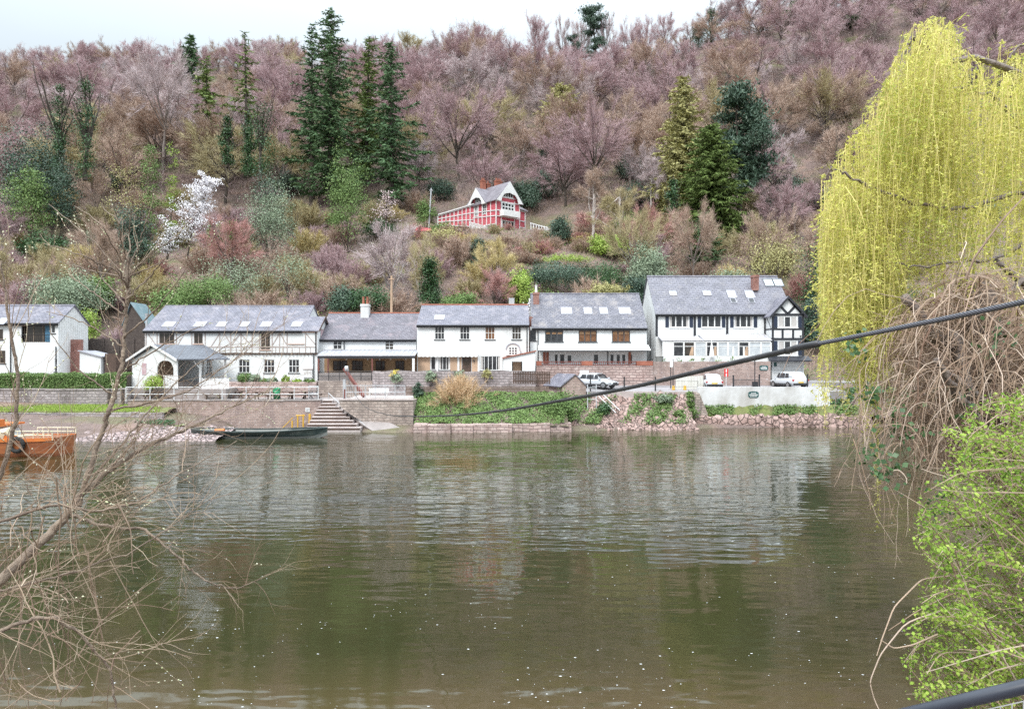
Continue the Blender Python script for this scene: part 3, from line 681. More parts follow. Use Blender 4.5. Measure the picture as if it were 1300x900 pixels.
def brick_outhouse():
    Y = 76
    t = thing('outhouse', 'low white outhouse with a lean-to roof beside red brick walls', 'outbuilding', P(80, 480, Y))
    MB().box(PX(77,Y), PX(103,Y), Y, Y+.4, 3.5, PZ(431,Y)).build('brick_wall', MAT['brick'], t, uv=True)
    mb = MB(); x0, x1 = PX(103.3,Y), PX(130,Y)
    mb.prism([(x0,Y-.3,3.5),(x1,Y-.3,3.5),(x1,Y-.3,PZ(453,Y)),(x0,Y-.3,PZ(446,Y))], (0, 3, 0)); mb.build('wall', MAT['white'], t)
    mb = MB(); mb.prism([(x0-.1,Y-.5,PZ(446,Y)+.01),(x1+.2,Y-.5,PZ(453.6,Y)+.01),(x1+.2,Y-.5,PZ(453.6,Y)+.11),(x0-.1,Y-.5,PZ(446,Y)+.11)], (0, 3.4, 0)); mb.build('roof', MAT['lead'], t)
    MB().box(PX(133,Y), PX(147,Y), Y, Y+1.8, 3.5, PZ(449,Y)).build('brick_wall', MAT['brown_wood'], t)
brick_outhouse()
def dark_fence():
    Y = 80; t = thing('board_fence', 'dark close-boarded fence on the bank between the cottage and the timbered inn', 'fence', P(112, 450, Y))
    mb = MB(); r = np.random.default_rng(4)
    n = 44
    for i in range(n):
        x = PX(112 + 78*i/n, Y); mb.box(x, x+.145, Y, Y+.03, PZ(455,Y), PZ(430,Y)+r.normal(0,.03)-.1*(i % 11 == 0))
    mb.build('boards', MAT['dark_fence'], t)
    for i in range(5): x = PX(112+19.3*i, Y); MB().box(x, x+.1, Y-.1, Y-.005, PZ(457,Y), PZ(429,Y)).build('post', MAT['dark_fence'], t)
dark_fence()
def tarp_shed():
    Y = 83; t = thing('garden_shed', 'shed with a steep teal grey roof behind the timbered inn', 'shed', P(168, 430, Y))
    x0, x1 = PX(158,Y), PX(184,Y); xm = PX(167,Y)
    MB().prism([(x0,Y,5),(x1,Y,5),(x1,Y,PZ(409,Y)),(xm,Y,PZ(386,Y)),(x0,Y,PZ(412,Y))], (0, 3, 0)).build('wall', MAT['dark_fence'], t)
    mb = MB(); mb.prism([(xm-.02,Y-.25,PZ(385,Y)),(x1+.2,Y-.25,PZ(412,Y)),(x1+.2,Y-.25,PZ(412,Y)+.1),(xm,Y-.25,PZ(385,Y)+.12)], (0,3.5,0))
    mb.prism([(x0-.2,Y-.25,PZ(414,Y)),(xm-.02,Y-.25,PZ(385,Y)),(xm,Y-.25,PZ(385,Y)+.12),(x0-.2,Y-.25,PZ(414,Y)+.1)], (0,3.5,0)); mb.build('roof', MAT['tarp'], t)
    MB().tube([P(186,430,82), P(186,402,82), P(186,398,82)], [.13,.13,.2], 8).build('flue', MAT['galv'], t)
tarp_shed()

# ---- timbered inn
def timbered_inn():
    Y = 75; x0, x1 = PX(184,Y), PX(403,Y); ze = PZ(419,Y); yr = 79.6; zr = PZ(389.5, yr); yb = 84.2; zg = 4.0
    t = thing('timbered_inn', 'long white inn with pale timber framing, six roof windows and a slate roof', 'inn', (x0, Y, zg))
    up = [(202,221.5,3,1),(246,257.5,2,1),(331,343,2,1),(366.5,385.5,3,1)]
    U = [pxrect(a, b, 422.6, 436.5 if i != 2 else 444, Y) for i, (a, b, *_ ) in enumerate(up)]
    lo = [(262,268.5),(303,317),(335,348.5),(366.5,380)]
    Lo = [pxrect(a, b, 456.3, 473.3, Y) for a, b in lo]
    mb = MB(); xr = PX(402, yr)-.35
    gable_block(mb, x0, xr, Y, yr, yb, zg, ze, zr, [h for h in U+Lo if h[1] < xr])
    # lower end bay with its own gable
    ym = 77.4; zm = ze + (zr-ze)*(ym-Y)/(yr-Y); yb2 = 79.8
    gable_block(mb, xr, x1, Y, ym, yb2, zg, ze, zm)
    mb.build('wall', MAT['white'], t)
    o, S = roof(t, x0, xr, Y, yr, yb, ze, zr, 'slate', ridge='slate', side=.1, gutter='iron')
    mb = MB(); k = (zr-ze)/(yr-Y)
    slope(mb, xr+.1, x1+.22, Y-.28, ze-.28*k+.004, ym, zm+.004); slope(mb, xr+.1, x1+.22, yb2+.2, ze-.2*k, ym+.001, zm+.002)
    mb.build('roof', MAT['slate'], t, uv=True)
    mb = MB(); mb.prism([(x1+.22,Y-.3,ze-.4*k),(x1+.22,Y-.3,ze-.05),(x1+.22,ym,zm+.16),(x1+.22,ym,zm-.12)], (.05,0,0)); mb.prism([(x1+.22,yb2+.2,ze-.4*k),(x1+.22,ym,zm-.12),(x1+.22,ym,zm+.16),(x1+.22,yb2+.2,ze-.02)], (.05,0,0)); mb.build('bargeboard', MAT['brown_wood'], t)
    for a, b in ((207.5,222),(247,261.5),(276,287.5),(306,316.5),(331.5,345),(370.5,383.5)): skylight(t, S, a, b, 408.6, 415.4)
    for h, u in zip(U, up): window(t, *h, Y, u[2], 1, 'timber', 'glass_brown', sill='pink_trim')
    for h in Lo: window(t, *h, Y, 3, 3 if False else 2, 'white_paint', 'glass', sill='iron')
    # timber framing: thin members proud of the render
    fb = MB(); y0, y1 = Y-.035, Y-.002; zt = ze-.12; zj = PZ(448.6,Y)
    def hor(pa, pb, py, th=.10): fb.box(PX(pa,Y), PX(pb,Y), y0, y1, PZ(py,Y)-th/2, PZ(py,Y)+th/2)
    def ver(p, pa, pb, th=.11): fb.box(PX(p,Y)-th/2, PX(p,Y)+th/2, y0+.004, y1, PZ(pb,Y), PZ(pa,Y))
    def dia(pa, ya, pb, yb_): 
        a = np.array([PX(pa,Y), 0, PZ(ya,Y)]); b = np.array([PX(pb,Y), 0, PZ(yb_,Y)]); d = b-a; n = np.array([-d[2],0,d[0]])/np.linalg.norm(d)*.05
        fb.prism([(*(a+n)[[0]], y0+.01, (a+n)[2]), (*(a-n)[[0]], y0+.01, (a-n)[2]), (*(b-n)[[0]], y0+.01, (b-n)[2]), (*(b+n)[[0]], y0+.01, (b+n)[2])], (0, .02, 0))
    hor(185, 402, 440.5); 
    for p in (185.5, 199.5, 224, 243.5, 260.5, 279, 293, 306, 320, 329.5, 345.5, 355, 364.5, 388, 401.5): ver(p, 421, 448)
    for p in (211, 233, 251, 271, 286, 300, 313, 350, 360, 371, 380, 394): ver(p, 440.5, 448, .07)
    for a in ((268,440,278.5,424),(285,424,292.5,436),(294,438,305,424),(307,425,319,439),(346,438,354.5,424),(356,424,363.5,437),(389,424,401,438),(225.5,438,234,424),(188,424,198,438)): dia(*a)
    fb.build('timber_framing', MAT['timber'], t)
    jb = MB().box(x0-.02, x1+.02, Y-.10, Y-.003, zj-.10, zj+.06)
    for i in range(46): x = x0+.2+(x1-x0-.4)*i/45; jb.box(x-.06, x+.06, Y-.16, Y-.101, zj-.16, zj-.02)
    jb.build('jetty_beam', MAT['brown_wood'], t)
    MB().box(x0-.02, x1+.02, Y-.07, Y-.003, ze-.28, ze-.13).build('eave_board', MAT['pink_trim'], t)
    downpipe(t, PX(398.5,Y), Y-.12, zg, PZ(448,Y)); downpipe(t, PX(401,Y), Y-.1, PZ(448,Y), ze)
    # faded hanging board on the end gable
    MB().box(x1+.02, x1+.07, 76.2, 78.0, PZ(433,77), PZ(418.5,77)).build('sign_board', MAT['sign_pink'], t)
    mb = MB(); mb.box(x1+.071, x1+.09, 76.1, 78.1, PZ(433,77)-.06, PZ(433,77)+.02); mb.box(x1+.071, x1+.09, 76.1, 78.1, PZ(418.5,77)-.02, PZ(418.5,77)+.06)
    mb.build('sign_frame', MAT['timber'], t)
    # notice case on the wall
    nb = MB().box(PX(385.5,Y), PX(396.5,Y), Y-.14, Y-.003, PZ(479,Y), PZ(469.5,Y)).build('notice_case', MAT['sign_white'], t)
    MB().box(PX(385,Y), PX(397,Y), Y-.2, Y-.003, PZ(469.4,Y), PZ(468.2,Y)).build('case_roof', MAT['timber'], nb)
    pb = MB()
    for i in range(5): pb.box(PX(386.6+i*1.9,Y), PX(388+i*1.9,Y), Y-.146, Y-.141, PZ(476-(i % 2)*1.5,Y), PZ(472-(i % 3)*.6,Y))
    pb.build('notices', MAT['curtain'], nb)
timbered_inn()

# ---- open shelter with rotated gable
def shelter():
    t = thing('garden_shelter', 'open-sided white garden shelter with a blue slate roof and gabled front', 'shelter', P(222, 490, 69))
    N = np.array(P(222, 457, 68.0)); W = np.array(P(161.5, 459, 71.6)); E = np.array(P(292, 457.5, 72.4)); zE = N[2]
    W[2] = zE-.05; E[2] = zE
    u = W-N; v = E-N; apex = N+u*.5; apex[2] = PZ(438.5, apex[1]); end = apex+v*.98
    W2 = W+v; mb = MB(); dn = np.array([0, 0, .1])
    for a, b, c, d in ((N, E, end, apex), (W2, W, apex, end)):
        o_ = np.array([0, 0, 0.0]); q = np.vstack([a, b, c, d, a+dn, b+dn, c+dn, d+dn])
        mb.add(q, [(3,2,1,0),(4,5,6,7),(0,1,5,4),(1,2,6,5),(2,3,7,6),(3,0,4,7)])
    mb.build('roof', MAT['slate_porch'], t, uv=True)
    un = u/np.linalg.norm(u); vn = v/np.linalg.norm(v); ins = vn*.35
    zf = 3.45
    # gable front: white boards with an arched doorway at its right half
    def pt(s, z, o=0): p = N+u*s+vn*(.35+o); return (p[0], p[1], z)
    fr = MB(); gz = lambda s: zE + (apex[2]-zE)*(1-abs(s-.5)*2) - .12
    arch = [(s_, zf + (zE-zf)*.72 + .75*math.sqrt(max(0, 1-((s_-.27)/.17)**2))) for s_ in np.linspace(.10, .44, 9)]
    for (a, b) in ((.03, .10), (.44, .97)):
        n = 8; ss = np.linspace(a, b, n)
        for s0, s1 in zip(ss[:-1], ss[1:]): fr.prism([pt(s0, zf), pt(s1, zf), pt(s1, gz(s1)), pt(s0, gz(s0))], vn*.10)
    for (s0, z0), (s1, z1) in zip(arch[:-1], arch[1:]): fr.prism([pt(s0, z0), pt(s1, z1), pt(s1, gz(s1)), pt(s0, gz(s0))], vn*.10)
    fr.build('gable_wall', MAT['white'], t)
    bb = MB()
    for s0 in (-.03, 1.03):
        a = N+u*s0+vn*-.02; a[2] -= .14; b = apex - vn*.02; b = b.copy()
        bb.prism([a, b, b+np.array([0,0,.22]), a+np.array([0,0,.22])], vn*.05)
    bb.build('bargeboard', MAT['white_paint'], t)
    for s, k in ((.06, .97), (.06, .5), (.94, .97), (.5, .97)):
        p = N+u*s+v*k; MB().box(p[0]-.09, p[0]+.09, p[1]-.09, p[1]+.09, zf, zE-.0).build('post', MAT['white_paint'], t)
        br = MB(); br.bar((p[0], p[1], zE-.9), tuple(np.array([p[0], p[1], zE-.1]) - vn*.7), .08); br.build('brace', MAT['white_paint'], t)
    a = N+u*.94+v*.1; b = N+u*.94+v*.95
    MB().prism([(a[0],a[1],zf),(b[0],b[1],zf),(b[0],b[1],zE-.1),(a[0],a[1],zE-.1)], un*.1).build('back_wall', MAT['tan_pale'], t)
    # small faded board by the arch
    p0 = pt(.66, 0, -.03); MB().prism([pt(.66, PZ(476,69.8), -.04), pt(.75, PZ(476,69.8), -.04), pt(.75, PZ(461,69.8), -.04), pt(.66, PZ(461,69.8), -.04)], vn*.03).build('name_board', MAT['sign_pink'], t)
    slab('shelter_base', MAT['paving'], PX(150,70.2), PX(297,70.2), 68.2, 71.05, 3.45, 3.47, 1)
shelter()

# ---- link building with the brown verandah
def link_house():
    Y = 76; x0, x1 = PX(404,Y), PX(528.5,Y); ze = PZ(430,Y); yr = 80.6; zr = PZ(398.5, yr); zg = 4.85
    t = thing('verandah_house', 'white house with a mossy slate roof above a brown glazed verandah', 'house', (x0, Y, zg))
    Wn = [pxrect(423,434,432.6,443.3,Y), pxrect(488.8,499.6,432,443.8,Y)]
    mb = MB(); gable_block(mb, x0, x1, Y, yr, 85.2, zg, ze, zr, Wn); mb.build('wall', MAT['white'], t)
    o, S = roof(t, x0, x1, Y, yr, 85.2, ze, zr, 'slate_dark', side=.03)
    window(t, *Wn[0], Y, 2, 2); window(t, *Wn[1], Y, 2, 3, 'white_paint', 'glass_brown')
    downpipe(t, PX(437,Y), Y-.1, PZ(445,Y), ze)
    cx, cy, cz = S.hit(463, 403)
    chimney(o, PX(458,cy), PX(468.2,cy), cy-.1, cy+.8, cz-.6, PZ(386,cy), 'white_dirty', 2, pot_h=.85)
    # verandah
    vy = 73.2; zv = PZ(449.5+4, vy); va, vb = PX(403,vy), PX(527,vy)
    rb = MB(); slope(rb, va, vb, vy-.1, PZ(452,vy), Y-.004, PZ(444.6,Y), .07); vr = rb.build('verandah_roof', MAT['lead'], t)
    gb = MB()
    for i in range(22): x = va+(vb-va)*i/21; slope(gb, max(va,x-.03), min(vb,x+.03), vy-.1, PZ(452,vy)+.073, Y-.01, PZ(444.6,Y)+.073, .03)
    gb.build('glazing_bars', MAT['galv'], vr)
    MB().box(va, vb, vy-.06, vy+.08, PZ(455,vy), PZ(452.2,vy)).build('beam', MAT['iron'], t)
    bw = MB().box(va, vb, Y-.12, Y-.02, zg, PZ(446,Y)).build('inner_wall', MAT['tan'], t)
    for a, b in ((423.5,441),(447.5,461),(477.5,489),(502.5,513.5)):
        window(t, *pxrect(a, b, 458, 470, Y), Y-.26, 3, 2, 'brown_wood', 'glass', sill=None)
    for p in (404.5, 416.5, 472.5, 525.8): x = PX(p,vy); MB().box(x-.07,x+.07,vy-.05,vy+.09,zg,PZ(455,vy)).build('post', MAT['red_wood'], t)
    lb = MB()
    for p in (440, 467, 482, 496, 515): x = PX(p, 75); lb.cyl(x, 75.0, PZ(457,75), PZ(455.6,75), .07, 8)
    lb.build('lanterns', MAT['sign_white'], t)
    MB().box(PX(523.5,vy), PX(526.5,vy), vy-.09, vy-.06, zg, PZ(455,vy)).build('white_post', MAT['white_paint'], t)
link_house()
railing('railing', 'black iron railing along the verandah of the white house', PX(404,71.1), PX(472,71.1), 71.05, PZ(483.5,71), PZ(471.5,71), 'iron', 6, 2, 46, .03)

# ---- white pub with tan panels
def white_house():
    Y = 75; x0, x1 = PX(529.5,Y), PX(671.5,Y); ze = PZ(412,Y); yr = 79.2; zr = PZ(388, yr); zg = 4.7
    t = thing('white_house', 'white rendered house with four sash windows, tan ground floor panels and scalloped awning', 'house', (x0, Y, zg))
    U = [pxrect(a, b, 414.2, 431, Y) for a, b in ((552,564.2),(584,596.2),(616,628.2),(650,661.6))]
    door = pxrect(586.6,598.4,452.8,474.5,Y)
    Lo = [pxrect(547,553,451.5,469.6,Y), pxrect(557.5,571,451.5,469.6,Y), pxrect(609.5,635.5,452,470,Y), door]
    mb = MB(); gable_block(mb, x0, x1, Y, yr, 83.4, zg, ze, zr, U+Lo); mb.build('wall', MAT['white'], t)
    o, S = roof(t, x0, x1, Y, yr, 83.4, ze, zr, 'slate', side=.03)
    skylight(t, S, 551.5, 564.5, 400.3, 406.3)
    for i, h in enumerate(U): window(t, *h, Y, 3, 2, 'white_paint', ('glass','glass','glass_warm','glass_brown')[i], bar=.025)
    window(t, *Lo[0], Y, 1, 1); window(t, *Lo[1], Y, 3, 1, curtain=.12); window(t, *Lo[2], Y, 5, 1, curtain=.1)
    for a, b in ((530.5,546),(571.5,580.5),(583.5,586),(599,606.5)): MB().box(PX(a,Y), PX(b,Y), Y-.04, Y-.003, zg, PZ(451.5,Y)).build('wall_panel', MAT['tan_pale'], t)
    d = MB().box(door[0]+.03, door[1]-.03, Y+.06, Y+.1, door[2], door[3]-.03).build('door', MAT['brown_wood'], t)
    MB().box(door[0]+.2, door[1]-.2, Y+.05, Y+.058, door[2]+.9, door[3]-.25).build('pane', MAT['glass_brown'], d)
    lb = MB().box(PX(601.5,Y)-.05, PX(601.5,Y)+.08, Y-.2, Y-.042, PZ(459.5,Y), PZ(457,Y)); lb.build('wall_lantern', MAT['iron'], t)
    wp = MB()
    for p in (555.2, 582, 607.6, 637): wp.box(PX(p,Y)-.09, PX(p,Y)+.09, Y-.1, Y-.041, zg, PZ(451,Y))
    wp.build('pilasters', MAT['white_paint'], t)
    # scalloped awning
    ab = MB(); za, zb_ = PZ(449,Y), PZ(452.2,Y-.5); xs = np.linspace(PX(530.5,Y), PX(607,Y), 60)
    v = []; 
    for i, x in enumerate(xs): v += [(x, Y-.05, za), (x, Y-.5, zb_+.1), (x, Y-.51, zb_-.02-.07*abs(math.sin(i*.8)))]
    ab.add(v, [q for i in range(59) for q in ((3*i+1,3*i+4,3*i+3,3*i),(3*i+2,3*i+5,3*i+4,3*i+1))]); ab.build('awning', MAT['white_paint'], t)
    downpipe(t, PX(669,Y), Y-.09, zg, ze); 
    eb = MB()
    eb.cyl(PX(574,Y), Y-.04, PZ(415.5,Y), PZ(414.5,Y), .06, 6); eb.build('security_lamp', MAT['iron'], t)
    # porch: small gothic gable over a white lean-to with a red tiled verge
    xa, xb = PX(639,73.6), PX(679.5,73.6); py = 73.4
    pw = MB(); pd = pxrect(650, 663, 459, 473, py); 
    pw.prism([(xa,py,zg),(PX(650,py),py,zg),(PX(650,py),py,PZ(452.3,py)),(xa,py,PZ(455.5,py))], (0,1.55,0))
    pw.prism([(PX(663,py),py,zg),(xb,py,zg),(xb,py,PZ(446.5,py)),(PX(663,py),py,PZ(449,py))], (0,1.55,0))
    pw.prism([(PX(650,py)+.003,py,PZ(459,py)),(PX(663,py)-.003,py,PZ(459,py)),(PX(663,py)-.003,py,PZ(449,py)),(PX(650,py)+.003,py,PZ(452.3,py))], (0,1.55,0))
    p_ = pw.build('porch', MAT['white'], t)
    MB().box(PX(651,py), PX(662,py), py+.9, py+.95, zg, PZ(459,py)).build('door', MAT['tan_pale'], p_)
    MB().prism([(xa-.1,py-.15,PZ(455.3,py)),(xb+.1,py-.15,PZ(446.2,py)),(xb+.1,py-.15,PZ(446.2,py)+.12),(xa-.1,py-.15,PZ(455.3,py)+.12)], (0,1.7,0)).build('porch_roof', MAT['terracotta'], p_)
    gy = 74.6; g = MB()
    arch = [(642.5,451),(642.5,444)]+[(651.2-8.7*math.cos(a), 444-8.2*math.sin(a)**.85) for a in np.linspace(.15, math.pi-.15, 9)]+[(660,444),(660,451)]
    g.prism([P(a, b, gy) for a, b in arch[::-1]], (0, .39, 0)); go = g.build('gothic_gable', MAT['white_paint'], t)
    q = MB()
    for c in range(3):
        for r_ in range(3): q.box(PX(646.6+c*3.6,gy), PX(648.7+c*3.6,gy), gy-.02, gy-.003, PZ(449.5-r_*3.1,gy), PZ(447.6-r_*3.1,gy))
    q.build('window', MAT['glass'], go)
    fin = MB(); fin.tube([P(a, b, gy-.04) for a, b in arch[1:-1]], .07, 5); fin.build('gable_trim', MAT['lead'], go)
    MB().box(PX(646,79.4), PX(653,79.4), 79.3, 80, PZ(389,79.4)-.3, PZ(378.5,79.4)).build('flue_box', MAT['galv'], t)
white_house()

# ---- right hand white house with four skylights
def planter_house():
    Y = 76; x0, x1 = PX(675.5,Y), PX(821,Y); ze = PZ(415,Y); yr = 80.8; zr = PZ(374, yr); zg = 5.55
    t = thing('white_house', 'white house with four roof windows, dark framed windows and a balcony canopy', 'house', (x0, Y, zg))
    U = [pxrect(692,715,419.2,434,Y), pxrect(734.6,757.8,419,434.2,Y), pxrect(777,800,419,434.2,Y), pxrect(673,680.5,419.4,432.4,Y)]
    Lo = [(704,708.5),(710.5,717),(753.5,760),(774.5,779.5),(782.5,787.5),(789.5,794.5),(797.5,803)]
    Lh = [pxrect(a, b, 449.5, 462, Y) for a, b in Lo]; dr = pxrect(719.5,726.5,450,463,Y)
    mb = MB(); gable_block(mb, x0, x1, Y, yr, 85.6, zg, ze, zr, U+Lh+[dr]); mb.build('wall', MAT['white'], t)
    o, S = roof(t, x0, x1, Y, yr, 85.6, ze, zr, 'slate_b', side=.05, ridge='slate')
    for a, b in ((712,726.3),(741,751.6),(761,771.6),(785.6,800.4)): skylight(t, S, a, b, 390.6, 399.2)
    # lead soakers over the roof windows
    for i in range(3): window(t, *U[i], Y, 3, 1, 'grey_frame', ('glass','glass_warm','glass_warm')[i], bar=.04, fw=.07, curtain=0)
    for i in (0, 1, 2):
        a, b, c, d = U[i]; bl = MB()
        for k in range(3): bl.box(a+.12+(b-a-.1)*k/3, a+(b-a)*(k+1)/3-.1, Y+.074, Y+.080, d-.42, d-.22)
        bl.build('blind', plain('orange_blind', (.42,.22,.10), .8, (.5,.32,.2), 4), t)
    window(t, *U[3], Y, 1, 2, 'grey_frame', 'glass', curtain=0)
    for h in Lh: window(t, *h, Y, 1, 1, 'white_paint', 'glass', sill=None)
    d = MB().box(dr[0], dr[1], Y+.05, Y+.09, dr[2], dr[3]).build('door', MAT['white_paint'], t)
    MB().box(dr[0]+.1, dr[1]-.1, Y+.04, Y+.048, dr[2]+.2, dr[3]-.1).build('pane', MAT['glass'], d)
    sh = MB(); 
    for a in (689.5, 693.5, 797.8): sh.box(PX(a,Y), PX(a,Y)+.27, Y-.05, Y-.003, PZ(462,Y), PZ(447,Y))
    sh.build('shutter', MAT['terracotta'], t)
    ca = MB(); slope(ca, PX(683,Y), PX(823,Y), 74.6, PZ(445,74.6), Y-.004, PZ(438.5,Y), .06); c = ca.build('balcony_canopy', MAT['white_paint'], t)
    MB().tube([(PX(683,75),74.55,PZ(445.6,74.6)),(PX(823,75),74.55,PZ(445.6,74.6))], .06, 6).build('gutter', MAT['iron'], c)
    downpipe(t, PX(683,Y), Y-.1, zg, ze); downpipe(t, PX(771.5,Y), Y-.08, zg, PZ(446,Y))
    cx, cy, cz = S.hit(680.5, 389)
    ch = chimney(o, PX(677,79.5), PX(684.3,79.5), 79.1, 79.9, PZ(396,79.5), PZ(371.5,79.5), 'brick', 1, 'white_paint', .85)
    cb = MB().box(PX(671.5,77), PX(676,77), 77, 84, zg, PZ(402,77)); cb.build('party_wall', MAT['brick'], t, uv=True)
planter_house()
t = thing('planter_row', 'row of terracotta planter boxes with an orange balustrade along the retaining wall top', 'planters', P(681, 464, 73.6))
for a, b in ((681,687.5),(738,752),(808,828)): MB().box(PX(a,73.6), PX(b,73.6), 73.3, 73.85, PZ(464.2,73.6)+.03, PZ(458.3,73.6)).build('planter', MAT['terracotta'], t)
mb = MB(); mb.box(PX(681,73.6), PX(829,73.6), 73.55, 73.6, PZ(459.6,73.6), PZ(458.6,73.6)); mb.box(PX(681,73.6), PX(829,73.6), 73.56, 73.59, PZ(464,73.6), PZ(463,73.6))
for i in range(62): x = PX(681+148*i/61,73.6); mb.box(x-.03,x+.03,73.54,73.61,PZ(464,73.6)+.02,PZ(459,73.6))
mb.build('balustrade', MAT['red_wood'], t)

# ---- black and white half timbered house
def half_timbered_house():
    Y = 77; x0, x1 = PX(832.7,Y), PX(1005,Y); ze = PZ(397,Y); yr = 81.6; zr = PZ(351.7, yr); yb = 86.2; zg = 3.4
    t = thing('half_timbered_house', 'large white house with a black half-timbered gable, navy shutters and solar panels', 'house', (x0, Y, zg))
    U = [pxrect(a, b, 401, 415.6, Y) for a, b in ((849.6,874.8),(890.6,915.8),(931.8,956.2))]
    mb = MB(); gable_block(mb, x0, x1, Y, yr, yb, zg, ze, zr, U); mb.build('wall', MAT['white'], t)
    o, S = roof(t, x0, x1, Y, yr, yb, ze, zr, 'slate_c', side=.12, ridge='slate')
    skylight(t, S, 849.6, 859, 369.8, 375.6); skylight(t, S, 892, 902.6, 369.5, 375.4)
    for a, b in ((923,934.2),(946,957.4)):
        skylight(t, S, a, b, 369, 378.6); skylight(t, S, a+4, b+.3, 378.9, 385, glass='glass', label='open dark roof window below a pale one')
    for a, b in ((969.6,981.6),(982,993.8)): 
        s_ = skylight(t, S, a, b, 354.2, 364, frame='grey_frame', bars=0); s_.name = 'solar_panel'
    for i, h in enumerate(U):
        window(t, *h, Y, 3, 1, 'white_paint', 'glass', sill='white_paint', fw=.08, bar=.06, curtain=.0 if i == 1 else .10)
        for q in (h[0]-.42, h[1]+.05): MB().box(q, q+.37, Y-.06, Y-.004, h[2], h[3]+.02).build('shutter', MAT['navy'], t)
    tb = MB()
    for p in (833.6, 882, 923.2, 971.5): tb.box(PX(p,Y)-.13, PX(p,Y)+.13, Y-.03, Y-.003, PZ(427,Y), ze-.1)
    tb.box(x0, PX(973,Y), Y-.034, Y-.002, ze-.32, ze-.1); tb.build('black_timbers', MAT['black_paint'], t)
    downpipe(t, PX(825,79), 78.8, 6, 9.5).location = (0, 0, 0)
    chimney(o, PX(955,79.6), PX(962.3,79.6), 79.3, 80.1, PZ(369,79.6), PZ(349.5,79.6), 'brick', 0)
    # gable wing
    g = 75.0; ga, gb = PX(980,g), PX(1020.5,g); gm = PX(1000,g); zE = PZ(399,g); zp = PZ(377.5,g); gd = 79.8
    win = [pxrect(987.6,1012.4,401.5,415.8,g), pxrect(987.6,1012.4,432.6,451,g), pxrect(982.5,1018.5,461,491,g)]
    wm = MB(); front_wall(wm, ga, gb, zg, zE, g, win)
    wm.poly([(ga,g,zE),(gb,g,zE),(gm,g,zp)]); wm.poly([(ga,Y+1,zg),(ga,g,zg),(ga,g,zE),(ga,Y+1,zE)]); wm.poly([(gb,g,zg),(gb,gd,zg),(gb,gd,zE),(gb,g,zE)])
    wm.build('gable_wing', MAT['white'], t)
    rm = MB(); k = (zp-zE)/(gm-ga)
    for sx, xe in ((-1, ga-.3), (1, gb+.3)):
        ze_ = zE-.3*k
        v = [(xe,g-.3,ze_+.005),(gm,g-.3,zp+.005),(gm,yr-.6,zp+.005),(xe,gd,ze_+.005)]; q = [(x,y,z+.11) for x, y, z in v]
        rm.add(v+q, [(0,1,2,3),(4,5,6,7),(0,1,5,4),(1,2,6,5),(2,3,7,6),(3,0,4,7)])
    rm.build('gable_roof', MAT['slate'], t, uv=True)
    for xe in (ga-.3, gb+.3):
        MB().prism([(xe,g-.33,zE-.3*k-.16),(gm,g-.33,zp-.16),(gm,g-.33,zp+.13),(xe,g-.33,zE-.3*k+.13)], (0,.05,0)).build('bargeboard', MAT['black_paint'], t)
    bt = MB(); y0, y1 = g-.035, g-.003
    def H(py, th=.24): bt.box(ga, gb, y0, y1, PZ(py,g)-th/2, PZ(py,g)+th/2)
    def Vb(px, pa, pb, th=.23): bt.box(PX(px,g)-th/2, PX(px,g)+th/2, y0+.004, y1, PZ(pb,g), PZ(pa,g))
    for py in (399.5, 417.6, 430.4): H(py)
    for px in (981, 1019.4): Vb(px, 399, 456)
    Vb(993.5, 417.6, 430.4); Vb(1006.7, 417.6, 430.4)
    def D(a, b, w_=.13):
        A = np.array(P(*a, g)); B = np.array(P(*b, g)); d_ = B-A; n = np.array([-d_[2],0,d_[0]])/np.linalg.norm(d_)*w_
        q = [A+n, A-n, B-n, B+n]; bt.prism([(p[0], y0+.008, p[2]) for p in q], (0,.02,0))
    D((989.5,387.5),(999.8,398.5)); D((1010.5,387.5),(1000.2,398.5)); D((983,397.5),(999.8,378.6),.1); D((1017,397.5),(1000.2,378.6),.1)
    sd = MB()
    for py in (399.5, 417.6, 430.4): sd.box(ga-.03, ga-.003, g, Y, PZ(py,g)-.08, PZ(py,g)+.08)
    sd.box(ga-.034, ga-.002, Y-.2, Y-.02, PZ(456,g), PZ(399,g)); sd.prism([(ga-.02,g+.1,PZ(417,g)),(ga-.02,g+.25,PZ(417,g)),(ga-.02,Y-.2,PZ(400,g)),(ga-.02,Y-.35,PZ(400,g))], (.017,0,0)); 
    sd.build('side_timbers', MAT['black_paint'], t)
    bt.build('gable_timbers', MAT['black_paint'], t)
    for h in win[:2]:
        window(t, *h, g, 3, 1, 'white_paint', 'glass', sill='white_paint', fw=.09, bar=.07, curtain=.24)
        for q in (h[0]-.44, h[1]+.06): MB().box(q, q+.38, g-.06, g-.004, h[2], h[3]).build('shutter', MAT['navy'], t)
    # name panel between the windows: pale plaque with faint grey lettering strokes
    np_ = MB().box(PX(994.6,g), PX(1005.7,g), g-.02, g-.004, PZ(429,g), PZ(418.9,g)).build('name_plaque', MAT['sign_white'], t)
    lb = MB(); r = np.random.default_rng(8); x = PX(997.2,g)
    while x < PX(1003.6,g): wd = .04+.05*r.random(); lb.box(x, x+wd, g-.026, g-.022, PZ(425,g), PZ(424,g)+.04*r.random()); x += wd+.035
    lb.build('lettering', plain('faint_lettering', (.45,.46,.48), .7), np_)
    MB().box(PX(1016,g)-.07, PX(1016,g)+.07, g-.15, g-.004, PZ(427.4,g), PZ(425.8,g)).build('wall_lantern', MAT['iron'], t)
    # garage with a dark canopy
    cn = MB(); slope(cn, ga-.5, gb+.45, g-1.0, PZ(459.2,g-1), g-.004, PZ(453.5,g), .14); cn.build('garage_canopy', MAT['black_paint'], t)
    gd_ = MB(); a, b, c, d = win[2]
